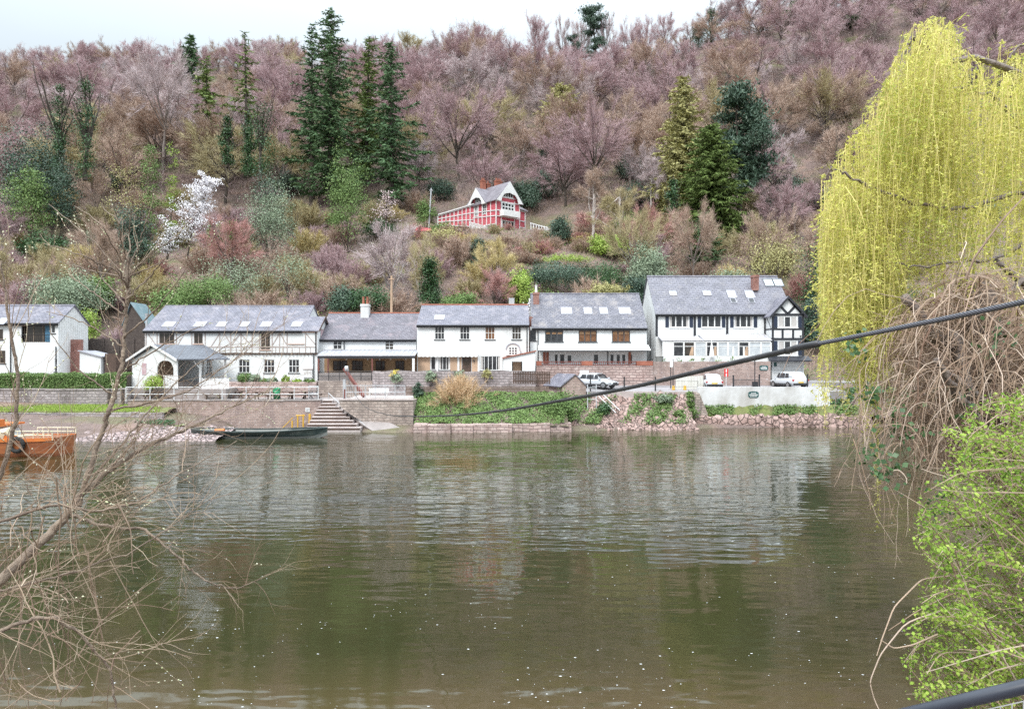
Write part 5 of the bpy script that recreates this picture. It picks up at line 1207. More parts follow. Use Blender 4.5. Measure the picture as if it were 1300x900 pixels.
# ------------------------------------------------------------------ cars
def car(label, loc, rz, L_=4.2, W_=1.8, H_=1.55, suv=True):
    t = thing('parked_car', label, 'car', loc)
    M = Matrix.Translation(loc) @ Matrix.Rotation(rz, 4, 'Z')
    hw = W_/2
    # lower body: lofted sections along the length (front at +x)
    def loft(sec, xf=M):
        mb = MB(xf); n = len(sec[0][1]); v = []; f = []
        for x, pts in sec: v += [(x, y, z) for y, z in pts]
        for i in range(len(sec)-1):
            for j in range(n): f.append((i*n+j, i*n+(j+1) % n, (i+1)*n+(j+1) % n, (i+1)*n+j))
        f += [tuple(range(n))[::-1], tuple(range((len(sec)-1)*n, len(sec)*n))]
        return mb.add(v, f)
    def ring(w, z0, z1, sh=.9):
        zm = z0+(z1-z0)*.45
        return [(-w*.93,z0),(w*.93,z0),(w,zm),(w*.985,z1-.08),(w*sh,z1),(-w*sh,z1),(-w*.985,z1-.08),(-w,zm)]
    h2 = L_/2; belt = H_*.60
    secs = [(-h2,ring(hw*.82,.42,belt-.12)),(-h2+.12,ring(hw*.95,.32,belt+.02)),(-h2+.5,ring(hw,.28,belt+.05)),(0,ring(hw,.27,belt)),(h2-1.25,ring(hw,.28,belt-.02)),(h2-.5,ring(hw*.97,.30,belt-.14)),(h2-.12,ring(hw*.88,.34,belt-.26)),(h2,ring(hw*.72,.42,belt-.36))]
    loft(secs).build('body', MAT['car_white'], t, True)
    def cab(x, w, z): return [(-w,belt-.05),(w,belt-.05),(w*.80,z-.06),(w*.68,z),(-w*.68,z),(-w*.80,z-.06)]
    loft([(-h2+.18,cab(0,hw*.90,belt+.02)),(-h2+.62,cab(0,hw*.93,H_-.06)),(-.3,cab(0,hw*.95,H_)),(.35,cab(0,hw*.95,H_-.03)),(h2-1.15,cab(0,hw*.90,belt+.02))]).build('cabin', MAT['car_white'], t, True)
    def panel(nm, pts, mat, off=.012):
        return MB(M).prism(pts, (0,0,.0)) if False else MB(M).poly(pts).build(nm, MAT[mat], t)
    for s in (-1, 1):
        w = lambda z: s*(hw*.95 - (hw*.95*.2)*(z-belt)/(H_-.06-belt) + .012)
        zb, zt = belt+.06, H_-.14
        for a, b, c, d in ((-h2+.75,-.72,-h2+.95,-.7),(-.62,.18,-.6,.16),(.28,h2-1.35,.28,.55)):
            panel('side_window', [(a,w(zb),zb),(b,w(zb),zb),(d,w(zt),zt),(c,w(zt),zt)], 'glass')
        MB(M).box(-h2+.3,h2-.3,s*hw-.02 if s > 0 else s*hw-.015,s*hw+.015 if s > 0 else s*hw+.02,.26,.42).build('sill_trim', MAT['car_trim'], t)
        MB(M).box(h2-1.35,h2-1.15,s*(hw+.02)-.09,s*(hw+.02)+.09,belt+.02,belt+.16).build('mirror', MAT['car_white'], t)
    panel('rear_window', [(-h2+.22,-hw*.78,belt+.09),(-h2+.22,hw*.78,belt+.09),(-h2+.535,hw*.70,H_-.13),(-h2+.535,-hw*.70,H_-.13)], 'glass_pale')
    ws = lambda k: ((h2-1.15)+(.35-(h2-1.15))*k+.02, belt+.02+(H_-.05-belt)*k+.015)
    (xa, za), (xb, zb2) = ws(.12), ws(.92)
    panel('windscreen', [(xa,-hw*.8,za),(xa,hw*.8,za),(xb,hw*.70,zb2),(xb,-hw*.70,zb2)], 'glass')
    for sx in (-1, 1):
        for sy in (-1, 1):
            cx = sx*L_*.305; wb = MB(M); wb.tube([(cx,sy*(hw-.20),.33),(cx,sy*(hw-.19),.33),(cx,sy*(hw+.012),.33),(cx,sy*(hw+.02),.33)],[.28,.33,.33,.29],18)
            wo_ = wb.build('wheel', MAT['rubber'], t)
            MB(M).tube([(cx,sy*(hw+.021),.33),(cx,sy*(hw+.028),.33)],[.215,.19],10).build('rim', MAT['alloy'], wo_)
    for sy in (-1, 1):
        MB(M).box(-h2+.005,-h2+.16,sy*hw*.80-.16,sy*hw*.80+.13,belt-.25,belt-.08).build('tail_lamp', MAT['lamp_red'], t)
        MB(M).box(h2-.30,h2-.06,sy*hw*.72-.2,sy*hw*.72+.16,belt-.38,belt-.25).build('headlight', MAT['lamp_clear'], t)
    MB(M).box(-h2-.03,-h2+.05,-hw*.86,hw*.86,.30,.50).build('bumper', MAT['car_trim'], t)
    MB(M).box(h2-.06,h2+.03,-hw*.70,hw*.70,.30,.46).build('bumper', MAT['car_trim'], t)
    MB(M).box(h2-.05,h2+.02,-hw*.45,hw*.45,.48,.60).build('grille', MAT['car_trim'], t)
    MB(M).box(-h2-.04,-h2+.03,-.27,.27,.54,.66).build('number_plate', MAT['plate'], t)
    return t
zc = lambda Y: np.interp(Y, [68.2, 75.5], [PZ(497,68.2), PZ(487,73.4)])
car('white SUV parked before the garage, seen from its rear corner', (PX(1001,71.3), 71.3, float(zc(71.3))), R(101), 4.25, 1.82, 1.62)
car('small white hatchback seen from behind, beside the red H sign', (PX(903,70.4), 70.4, float(zc(70.4))), R(84), 3.7, 1.66, 1.48)
car('white car facing the river beside the slate roofed stone hut', (PX(757,71.0), 71.0, float(zc(71.0))), R(-38), 4.3, 1.8, 1.5)

# ------------------------------------------------------------------ stone hut, posts and signs by the car park
def stone_hut():
    Y = 67.6; t = thing('stone_hut', 'small brick gabled hut with a slate roof at the top of the river bank', 'hut', P(724, 520, Y))
    x0, x1 = PX(714,Y), PX(744,Y); xm = PX(730.3,Y); ze = PZ(490.5,Y); zp = PZ(476,Y)
    MB().prism([(x0,Y,.6),(x1,Y,.6),(x1,Y,ze),(xm,Y,zp),(x0,Y,PZ(489,Y))], (-1.4, 3.2, 0)).build('wall', MAT['pinkbrick'], t, uv=True)
    d = np.array((-1.5, 3.4, 0)); rm = MB()
    for a, b in (((x0-.2,Y-.12,PZ(489,Y)-.2),(xm,Y-.12,zp+.004)),((xm,Y-.118,zp+.004),(x1+.2,Y-.12,ze-.14))):
        A, B = np.array(a), np.array(b); n = np.array([0,0,.1]); q = [A, B, B+d, A+d]
        rm.add(np.vstack([q, [p+n for p in q]]), [(3,2,1,0),(4,5,6,7),(0,1,5,4),(1,2,6,5),(2,3,7,6),(3,0,4,7)])
    rm.build('roof', MAT['slate'], t, uv=True)
stone_hut()
t = thing('notice_board', 'blank white notice board on the retaining wall above the parked white car', 'sign', P(741, 478, 73.2))
MB().box(PX(736,73.2), PX(747.5,73.2), 73.2, 73.26, PZ(478.5,73.2), PZ(470,73.2)).build('panel', MAT['sign_white'], t)
t = thing('steel_steps', 'rusty galvanised steps with pale handrails down the rubble bank', 'steps', P(770, 530, 66))
for p, a, b in ((746,488,520),(757,488,526)): MB().tube([P(p, a, 66.8), P(p, b, 66.2)], .04, 5).build('post', MAT['galv'], t)
for a in (492, 507): MB().tube([P(746, a, 66.8), P(757, a, 66.6)], .03, 5).build('rail', MAT['galv'], t)
for dx, dy in ((0,0),(5,-3)): MB().tube([P(760+dx, 503+dy, 66.9), P(782+dx, 524+dy, 65.2)], .035, 5).build('handrail', MAT['white_rail'], t)
mb = MB()
for i in range(7): x, y, z = P(762+3*i, 506+3*i, 66.9-.25*i); mb.box(x-.05, x+.5, y, y+.28, z-.9, z-.86)
mb.build('treads', MAT['galv'], t)
post0 = None; Y = 68.35
for px, a, lb in ((749.5,476,'black post in front of the white car'),(792.5,479,'black post left of centre on the car park edge'),(832,479,'black post on the car park edge by the off-white gate'),(931,477,'black post left of the H sign gap in the mesh fence'),(964,476,'black post at the right end of the mesh fence'),(1025,476,'black post beside the white SUV')):
    o = thing('bollard', 'slim '+lb, 'post', P(px, 496, Y), 'black posts along the car park edge')
    MB().box(PX(px,Y)-.06, PX(px,Y)+.06, Y-.06, Y+.06, 3.0, PZ(a,Y)).box(PX(px,Y)-.075, PX(px,Y)+.075, Y-.075, Y+.075, PZ(a,Y), PZ(a,Y)+.05).build('shaft', MAT['iron'], o)
railing('railing', 'fine black mesh fence between the posts in front of the small white hatchback', PX(931,68.5), PX(964,68.5), 68.5, 3.15, PZ(482,68.5), 'iron', 2, 1, 34, .02)
railing('railing', 'thin black wire fence along the car park edge left of the hatchback', PX(749.5,68.4), PX(886,68.4), 68.4, 3.15, PZ(484,68.4), 'iron', 2, 2, 0, .014)
t = thing('hydrant_sign', 'small red sign with a white H on a white post', 'sign', P(922, 492, 71.8))
Yh = 71.8; xh = PX(922,Yh); MB().tube([(xh,Yh+.05,3.0),(xh,Yh+.05,PZ(478,Yh))], .035).build('post', MAT['white_rail'], t)
pn = MB().box(xh-.2,xh+.2,Yh-.02,Yh+.02,PZ(478,Yh),PZ(468.3,Yh)).build('panel', MAT['sign_red'], t)
zm_ = (PZ(478,Yh)+PZ(468.3,Yh))/2; hb = MB()
hb.box(xh-.055,xh+.055,Yh-.03,Yh-.022,zm_+.05,PZ(468.3,Yh)-.03).box(xh-.055,xh+.055,Yh-.03,Yh-.022,PZ(478,Yh)+.03,zm_-.06); hb.build('white_marks', MAT['sign_white'], pn)
t = thing('lamp_post', 'tall thin black post with a white base board by the pink brick wall', 'post', P(958, 490, 70.5))
MB().tube([(PX(958.3,70.5),70.5,3.0),(PX(958.3,70.5),70.5,PZ(454,70.5))], .05).build('post', MAT['iron'], t); MB().box(PX(955.3,70.5), PX(961.5,70.5), 70.3, 70.7, 3.1, PZ(484.5,70.5)).build('base', MAT['car_trim'], t)
t = thing('lamp_post', 'pair of slim poles with a white box at the left of the off-white gate', 'post', P(852, 495, 70.5))
for p, a in ((851.5,458),(854.5,456)): MB().tube([(PX(p,70.5),70.5,3.0),(PX(p,70.5),70.5,PZ(a,70.5))], .04).build('post', MAT['iron'], t)
MB().box(PX(850.3,70.5), PX(854,70.5), 70.35, 70.45, PZ(466,70.5), PZ(457.6,70.5)).build('box', MAT['sign_white'], t)
def plaque(name, label, x0, x1, y0, y1, Y):
    a, b, c, d = pxrect(x0, x1, y0, y1, Y); r = (d-c)*.22
    pts = [(a,Y,c+r),(a+r,Y,c),(b-r,Y,c),(b,Y,c+r),(b,Y,d-r),(b-r,Y,d-r*.3),((a+b)/2,Y,d),(a+r,Y,d-r*.3),(a,Y,d-r)]
    o = MB().prism(pts, (0,.03,0)).build(name, MAT['sign_green'], None); tag(o, label, 'sign')
    lb = MB(); rr = np.random.default_rng(int(x0))
    for row, (s, e, h) in enumerate(((.28,.72,.14),(.12,.88,.20),(.16,.84,.12))):
        z = c+(d-c)*(.70-.24*row); x = a+(b-a)*s
        while x < a+(b-a)*e:
            w_ = (b-a)*(.03+.035*rr.random()); lb.box(x, x+w_, Y-.008, Y-.003, z-(d-c)*h/2, z+(d-c)*h/2); x += w_+(b-a)*.025
    lb.build('lettering', MAT['sign_white'], o); return o
plaque('green_sign', 'dark green shaped sign on the whitewashed river wall', 950, 963.2, 496.6, 505, 67.46)
plaque('green_sign', 'dark green shaped sign on the brick wall beside the garage', 964.3, 975, 463.6, 470.2, 73.28)
t = thing('gate', 'low off-white boarded gate left of the small white hatchback', 'gate', P(875, 492, 70))
mb = MB()
for i in range(9): x = PX(858+3.9*i,70); mb.box(x, x+.285, 70, 70.05, 3.1, PZ(478.5-.2*i,70))
mb.build('boards', MAT['gate_white'], t); MB().box(PX(858,70), PX(893,70), 70.055, 70.1, PZ(481,70)-.1, PZ(481,70)).build('rail', MAT['cream'], t)
for px, m_ in ((855,'yellow'),(869.5,'yellow')):
    o = MB().tube([P(px, 495, 69.4), P(px+.01, 489.5, 69.4)], [.16,.13], 8).build('traffic_marker', MAT[m_]); tag(o, 'low yellow marker post at the %s foot of the off-white gate' % ('left' if px < 860 else 'right'), 'marker')
# pots and flowers along the conservatory wall
for k, (px, w_, nm) in enumerate(((837,.45,'grey green water butt at the left end of the conservatory wall'),(842,.3,'dark flower pot left of the conservatory'),(862,.22,'small dark pot under the left conservatory window'),(878,.2,'small dark pot under the second conservatory bay'),(892,.26,'round grey pot left of the folded parasol'),(912,.22,'dark pot right of the folded parasol'),(929,.24,'small grey pot under the conservatory door'),(944,.3,'blue grey pot by the conservatory door'))):
    x, y, z = P(px, 458.5, 74.25); z = 5.66
    o = thing('flower_pot', nm, 'pot', (x, y, z)); h_ = .9 if k == 0 else .35
    MB().tube([(x,y,z),(x,y,z+h_),(x,y,z+h_+.04)], [w_*.7,w_,w_*1.08], 10).build('pot', MAT['lead' if k % 2 else 'hull_grey'], o)
    if k:
        r = np.random.default_rng(k); lv = MB()
        for _ in range(26): 
            p = np.array((x,y,z+h_+.15))+r.normal(0,.13,3); d = r.normal(0,.08,3); e = r.normal(0,.08,3); lv.add([p,p+d,p+d+e,p+e], [(0,1,2,3)])
        lv.build('plant', MAT['lf_mid'], o)
# utility poles and the red shed on the hill
def upole(label, px, Y, y0, y1, lean=0, mat='fence'):
    t = thing('utility_pole', label, 'pole', (PX(px,Y), Y, PZ(y1,Y)))
    MB().tube([(PX(px,Y),Y,PZ(y1,Y)-1.5),(PX(px+lean,Y),Y,PZ(y0,Y))], [.17,.12], 7).build('pole', MAT[mat], t)
    MB().box(PX(px+lean,Y)-.35,PX(px+lean,Y)+.35,Y-.16,Y-.1,PZ(y0,Y)-.5,PZ(y0,Y)-.4).build('crossarm', MAT[mat], t)
upole('leaning grey utility pole left of the red villa', 543.5, 136, 239, 292, 4, 'galv')
upole('pale wooden utility pole behind the verandah house', 497, 88, 350, 398, 0, 'tan_pale')
t = thing('shed', 'low red roofed shed at the foot of the leaning pole', 'shed', P(537, 296, 134))
MB().box(PX(528,134), PX(549,134), 134, 137, PZ(300,134)-1, PZ(293.5,134)).build('wall', MAT['red_wood'], t); mb = MB(); slope(mb, PX(527,134), PX(550,134), 133.6, PZ(294,134), 137, PZ(290,137), .2); mb.build('roof', MAT['red_paint'], t)

# ------------------------------------------------------------------ the ferry cable
def ferry_cable():
    pts = [(1420,350,3.55),(1300,383,4.5),(1150,414.5,5.4),(1020,440,6.45),(1000,445,6.7),(930,461,7.6),(800,492,9.9),(720,507,12.0),(650,519.5,15.1),(600,525.5,18.6),(560,528,23.5),(520,528.5,31),(490,526,37),(462,515,50),(445,490,60.5),(440,468.5,66.2)]
    W_ = np.array([P(*p) for p in pts]); tq = np.linspace(0, len(W_)-1, 120); i0 = np.clip(tq.astype(int), 0, len(W_)-2); f_ = (tq-i0)[:, None]
    p0 = W_[np.clip(i0-1,0,None)]; p1 = W_[i0]; p2 = W_[i0+1]; p3 = W_[np.clip(i0+2,None,len(W_)-1)]
    C = .5*((2*p1)+(p2-p0)*f_+(2*p0-5*p1+4*p2-p3)*f_**2+(3*p1-p0-3*p2+p3)*f_**3)
    t = thing('ferry_cable', 'thick ferry cable crossing the river, twisted steel with a black sleeve', 'cable', tuple(C[0]))
    # laid strands
    near = C[C[:, 1] < 7.2]; L_ = np.linspace(0, 1, 900); s = np.interp(L_, np.linspace(0,1,len(near)), np.arange(len(near)))
    line = np.stack([np.interp(s, np.arange(len(near)), near[:, k]) for k in range(3)], 1)
    d = near[-1]-near[0]; d /= np.linalg.norm(d); u = np.cross(d, [0,0,1]); u /= np.linalg.norm(u); v = np.cross(d, u)
    ln = np.concatenate([[0], np.cumsum(np.linalg.norm(np.diff(line, axis=0), axis=1))])
    m, tt, b = nodes('twisted_steel'); b.inputs['Base Color'].default_value = (.13,.13,.15,1); b.inputs['Metallic'].default_value = .55; b.inputs['Roughness'].default_value = .42
    for k in range(6):
        a = ln/.16*2*math.pi + k*math.pi/3
        MB().tube(line + u*np.cos(a)[:, None]*.0125 + v*np.sin(a)[:, None]*.0125, .0085, 5).build('strand', m, t, True)
    sl_ = C[(C[:, 1] > 6.35)]; r_ = np.where(sl_[:, 1] < 34, .027, .02)
    m2 = plain('black_cable_sleeve', (.022,.023,.027), .42, (.05,.05,.055), 3)
    MB().tube(sl_, r_, 10).build('sleeve', m2, t, True)
    MB().tube(C[(C[:, 1] > 6.2) & (C[:, 1] < 6.75)], .031, 10).build('sleeve_clamp', m2, t, True)
ferry_cable()
def near_railing():
    t = thing('hand_railing', 'dark painted handrail with mesh panel at the bottom right corner', 'railing', (1.7, 2.4, 4.4))
    a, b = np.array((.95, 3.05, 4.735)), np.array((2.6, 2.05, 5.80)); a = np.array(P(1090, 921, 2.78)); b = np.array(P(1300, 871, 2.42)); d = b-a
    A, B = a-d*1.5, b+d*1.2
    MB().tube([A, B], .024, 14).build('handrail', plain('dark_blue_paint', (.018,.022,.035), .38, (.03,.035,.05), 6), t, True)
    mb = MB(); n = 60
    for i in range(n): p = A+(B-A)*(i+.5)/n; mb.tube([p-np.array([0,0,.05]), p-np.array([0,0,.85])], .0022, 4, False)
    for i in range(15): z = np.array([0,0,.05+.055*i]); mb.tube([A-z, B-z], .0022, 4, False)
    mb.build('mesh_panel', MAT['galv'], t)
    for k in (.02, .98): p = A+(B-A)*k; MB().tube([p, p-np.array([0,0,1.05])], .022, 8).build('post', MAT['iron'], t)
near_railing()
# ------------------------------------------------------------------ vegetation
def unit(v): return v/(np.linalg.norm(v, axis=-1, keepdims=True)+1e-9)
def add_twigs(mb, b, d, ln, wd, rng, kink=True):
    """thin tapering twigs, each a bent pair of faces"""
    n = len(b); d = unit(d); side = unit(np.cross(d, rng.normal(size=(n, 3))))
    ln = np.broadcast_to(ln, n)[:, None]; wd = np.broadcast_to(wd, n)[:, None]
    m = b + d*ln*.5 + rng.normal(size=(n, 3))*ln*.06; e = m + unit(d + rng.normal(size=(n, 3))*.28 + np.array([0,0,.12]))*ln*.5
    v = np.stack([b-side*wd*.5, b+side*wd*.5, m+side*wd*.36, m-side*wd*.36, e], 1).reshape(-1, 3)
    k = np.arange(n)[:, None]*5
    mb.add(v, k+np.array([[0,1,2,3]])); mb.F.append((k+np.array([[3,2,4]])) + mb.n - len(v))
def add_leaves(mb, c, size, rng, nrm=None, jit=1.0, asp=.55, fold=False):
    n = len(c); size = np.broadcast_to(size, n)[:, None]
    nn = unit(rng.normal(size=(n, 3))*jit + (0 if nrm is None else nrm))
    a = unit(np.cross(nn, rng.normal(size=(n, 3)))); b = np.cross(nn, a)
    v = np.stack([c-a*size*.5, c+b*size*.5*asp, c+a*size*.5, c-b*size*.5*asp], 1).reshape(-1, 3)
    mb.add(v, np.arange(n)[:, None]*4+np.array([[0,1,2,3]]))
def curve(p0, d0, L_, rng, n=5, wig=.15, grav=0.0, up=0.0):
    p = [np.array(p0, float)]; d = unit(np.array(d0, float))
    for _ in range(n):
        d = unit(d + rng.normal(0, wig, 3) + np.array([0,0,up-grav])); p.append(p[-1]+d*L_/n)
    return np.array(p)

def bare_tree_mesh(seed, H=15., R_=6., base=.22, ntw=6500, up=.10, limb_r=.05, tw_w=.05, tw_l=1.25, leader=False, droop=0):
    """trunk and limbs in one mesh, the twig haze of the crown in another; origin at the foot"""
    rng = np.random.default_rng(seed); tk = MB(); cr = MB()
    r0 = H*.016+.05; hz = H*(.78 if leader else .36)
    n = 7; tr = np.zeros((n+1, 3)); tr[:, 2] = np.linspace(-.6, hz, n+1); tr[:, :2] = np.cumsum(rng.normal(0, .018*H/n*2, (n+1, 2)), 0); tr[0, :2] = 0
    tk.tube(tr, np.linspace(r0, r0*.55, n+1), 6)
    zc = H*.56; c0 = np.array([0, 0, zc]); segs = []
    nl = 10 if leader else 10
    for i in range(nl):
        f = base + (1-base)*(i/(nl-1)) if leader else .55+.45*rng.random()
        k = f*n; p = tr[int(min(k, n-1))] + (tr[int(min(k, n-1))+1]-tr[int(min(k, n-1))])*(k-int(min(k, n-1)))
        a = 2*math.pi*(i/nl*1.0*(2.4 if leader else 1) + rng.random()*.13); el = rng.uniform(.05, 1.3) if leader else [.1,.75,.35,1.1,.2,.6,.9,.05,.5,1.35][i]+rng.normal(0,.08)
        tgt = np.array([math.cos(a)*math.cos(el)*R_*.8, math.sin(a)*math.cos(el)*R_*.8, zc + math.sin(el)*(H-zc)*.85])
        d = tgt-p; L_ = np.linalg.norm(d); q = curve(p, d/L_+np.array([0,0,-.1]), L_, rng, 6, .13, up=.05)
        tk.tube(q, np.linspace(r0*.5, r0*.14, 7), 5); segs.append((q, r0*.3))
    lv2 = []
    for q, r in segs:
        for j in range(8):
            f = rng.uniform(.3, 1)*5.99; p = q[int(f)] + (q[int(f)+1]-q[int(f)])*(f % 1)
            d = unit(unit(q[int(f)+1]-q[int(f)])*.6 + unit(p-c0*[1,1,.75])*.8 + rng.normal(0, .55, 3))
            b = curve(p, d, R_*rng.uniform(.3, .6), rng, 4, .16, up=.06); tk.tube(b, np.linspace(r*.42, r*.12, 5), 4, False); lv2.append(b)
    B = []; D = []
    for b in lv2:
        for j in range(7):
            f = rng.uniform(.15, 1)*3.99; p = b[int(f)] + (b[int(f)+1]-b[int(f)])*(f % 1)
            d = unit(unit(b[int(f)+1]-b[int(f)])*.6 + unit(p-c0)*.55 + rng.normal(0, .5, 3)+np.array([0,0,.12-droop]))
            L_ = R_*rng.uniform(.14, .32); c = curve(p, d, L_, rng, 3, .18, up=.05-droop); cr.tube(c, np.array([.034, .026, .018, .008])*(H/15), 3, False)
            m_ = max(4, ntw//(len(lv2)*7)); t = rng.random((m_, 1))*2.99; ii = t.astype(int)[:, 0]
            pb = c[ii] + (c[ii+1]-c[ii])*(t-ii[:, None]) + rng.normal(0, .22, (m_, 3)); B.append(pb)
            D.append(unit(c[ii+1]-c[ii])*.7 + unit(pb-c0)*.5 + rng.normal(0, .5, (m_, 3)) + np.array([0,0,.2-2*droop]))
    B = np.vstack(B); D = np.vstack(D); add_twigs(cr, B, D, tw_l*(H/15)*rng.uniform(.5, 1.3, len(B)), tw_w*(H/15)*rng.uniform(.6, 1.3, len(B)), rng)
    return tk, cr
def bare_shrub_mesh(seed, H=3.5, R_=2.6, stems=46, ntw=3600, w_=.035):
    rng = np.random.default_rng(seed); mb = MB(); B = []; D = []
    for i in range(stems):
        a = rng.random()*6.283; e = rng.uniform(.15, 1.0)**.7; r = R_*.35*rng.random()
        p = (math.cos(a)*r, math.sin(a)*r, -.3); d = np.array([math.cos(a)*(1-e)*1.3, math.sin(a)*(1-e)*1.3, .5+e])
        q = curve(p, d, H*rng.uniform(.6, 1.02), rng, 5, .12, grav=.07*(1-e)); mb.tube(q, np.linspace(.035, .008, 6)*(H/3.5), 3, False)
        m_ = ntw//stems; t = (rng.random((m_, 1))**.6)*4.99; ii = t.astype(int)[:, 0]; pb = q[ii]+(q[ii+1]-q[ii])*(t-ii[:, None])
        B.append(pb); D.append(unit(q[ii+1]-q[ii])*.6 + unit(pb-[0,0,H*.25])*.35 + rng.normal(0, .55, (m_, 3)))
    B = np.vstack(B); D = np.vstack(D); add_twigs(mb, B, D, H*.19*rng.uniform(.5, 1.3, len(B)), w_*rng.uniform(.6, 1.4, len(B)), rng)
    return mb
def lumps(rng, n, flat=1.0, low=-.25):
    """uneven set of clump centres over a dome of unit radius"""
    u = unit(rng.normal(size=(n*3, 3))); u = u[u[:, 2] > low][:n]; r = rng.uniform(.5, 1.05, (len(u), 1))*(1+.26*np.sin(u[:, :1]*5+u[:, 1:2]*4+rng.random()*6))
    return u*r*np.array([1, 1, flat])
def leafy_mesh(seed, H, R_, nclump=120, per=46, leaf=.20, shape='dome', csz=.22):
    """broad evergreen bush: leaf clumps through the outer part of an uneven crown, with stems inside"""
    rng = np.random.default_rng(seed); mb = MB()
    c = lumps(rng, nclump, 1.0, -.55)
    if shape == 'cone':
        z = rng.random(nclump)**1.3; a = rng.random(nclump)*6.283; rr = (1-z)*.95*rng.uniform(.5, 1.05, nclump)+.05
        c = np.stack([np.cos(a)*rr, np.sin(a)*rr, z*2-1], 1)
    elif shape == 'column':
        z = rng.random(nclump); a = rng.random(nclump)*6.283; rr = (.75+.3*np.sin(z*9+seed)+.15)*np.sqrt(np.clip(1-(z*1.02)**5, .02, 1))*rng.uniform(.5, 1, nclump)
        rr = rr*(.35+1.1*rng.random(nclump)); c = np.stack([np.cos(a)*rr, np.sin(a)*rr, z*2-1+rng.normal(0,.05,nclump)], 1)
    C = c*np.array([R_, R_, H*.5])+np.array([0, 0, H*.5]); out = unit(c*[1,1,.6]+[0,0,.15])
    s_ = csz*min(R_, H*.6)
    P_ = np.repeat(C, per, 0) + rng.normal(0, s_, (len(C)*per, 3))*[1,1,.75]
    keep = P_[:, 2] > -.2; N_ = np.repeat(out, per, 0)[keep]; P_ = P_[keep]
    add_leaves(mb, P_, leaf*rng.uniform(.6, 1.4, len(P_)), rng, N_*.9+[0,0,.35], .8, .6)
    return mb
def stems_mesh(seed, H, n=7, r=.07, spread=.35):
    rng = np.random.default_rng(seed); mb = MB()
    for i in range(n):
        a = rng.random()*6.28; q = curve((0, 0, -.4), (math.cos(a)*spread, math.sin(a)*spread, 1), H*rng.uniform(.55, .85), rng, 4, .1); mb.tube(q, np.linspace(r, r*.3, 5), 5, False)
    return mb
def conifer_mesh(seed, H, R_, whorls=44, per=6, open_=.0, base=.08, sprays=26, droop=.28, leaf=.5, pw=.8, ragged=.35):
    rng = np.random.default_rng(seed); tk = MB(); cr = MB(); lean = rng.normal(0, .01*H, 2)
    tr = np.array([[lean[0]*f*f, lean[1]*f*f, -.6+f*(H+.6)] for f in np.linspace(0, 1, 9)]); tk.tube(tr, np.linspace(H*.016+.06, .03, 9), 7)
    for i in range(whorls):
        f = base+(1-base)*(i+rng.random()*.6)/whorls
        if f > .995: continue
        env = R_*((1-f)**pw)*(1 if f > base+.12 else .75) + .25
        for j in range(per):
            if rng.random() < open_: continue
            a = 2*math.pi*(j/per)+i*1.3+rng.normal(0, .3); L_ = env*rng.uniform(1-ragged*1.5, 1.0+ragged*.6)
            p = np.array([lean[0]*f*f, lean[1]*f*f, f*H]); k = 5; q = [p]; d = np.array([math.cos(a), math.sin(a), .28*f - droop*.2])
            for s in range(k): d = unit(d+np.array([0,0,-droop*.18 if s < 3 else .10])+rng.normal(0, .05, 3)); q.append(q[-1]+d*L_/k)
            q = np.array(q); tk.tube(q, np.linspace(.05, .012, k+1)*(H/25+.3), 3, False)
            m_ = max(6, int(1.45*sprays*L_/R_)+3); t = (rng.random((m_, 1))**.8)*(k-.01); ii = t.astype(int)[:, 0]; pb = q[ii]+(q[ii+1]-q[ii])*(t-ii[:, None])
            dr = unit(q[ii+1]-q[ii]); sd = np.cross(dr, [0,0,1.]); sg = np.where(rng.random((m_, 1)) < .5, -1, 1)
            dd = dr*.55+sd*sg*rng.uniform(.3, 1, (m_, 1))+np.array([0,0,-droop])*rng.uniform(.3, 1.5, (m_, 1))+rng.normal(0, .2, (m_, 3))
            ln = leaf*rng.uniform(.6, 1.5, m_)*(.6+.4*(1-f)); add_twigs(cr, pb, dd, ln, ln*.25, rng)
    return tk, cr
def pine_mesh(seed, H, R_, pads=16, base=.3):
    """layered pine: flat clouds of needles on stout limbs"""
    rng = np.random.default_rng(seed); tk = MB(); cr = MB()
    tr = np.array([[.02*H*math.sin(f*5), .015*H*math.sin(f*4+1), -.6+f*(H*.93+.6)] for f in np.linspace(0, 1, 10)]); tk.tube(tr, np.linspace(H*.018+.05, .08, 10), 7)
    for i in range(pads):
        f = base+(1-base)*(i+.5)/pads; a = rng.random()*6.283; L_ = R_*rng.uniform(.35, 1)*(1-.55*((f-base)/(1-base))**2)
        p = np.array([0, 0, f*H*.93]); q = curve(p, (math.cos(a), math.sin(a), .25), L_, rng, 4, .1, up=.05); tk.tube(q, np.linspace(.14, .04, 5)*(H/20), 5, False)
        for c, s in ((q[-1], 1), (q[3], .8), (q[2], .55)):
            m_ = 150; P_ = c + rng.normal(0, 1, (m_, 3))*np.array([R_*.22, R_*.22, R_*.075])*s + [0,0,.15]
            add_twigs(cr, P_, rng.normal(0, .6, (m_, 3))+[0,0,.55], R_*.13*rng.uniform(.6, 1.4, m_), R_*.045, rng)
    return tk, cr

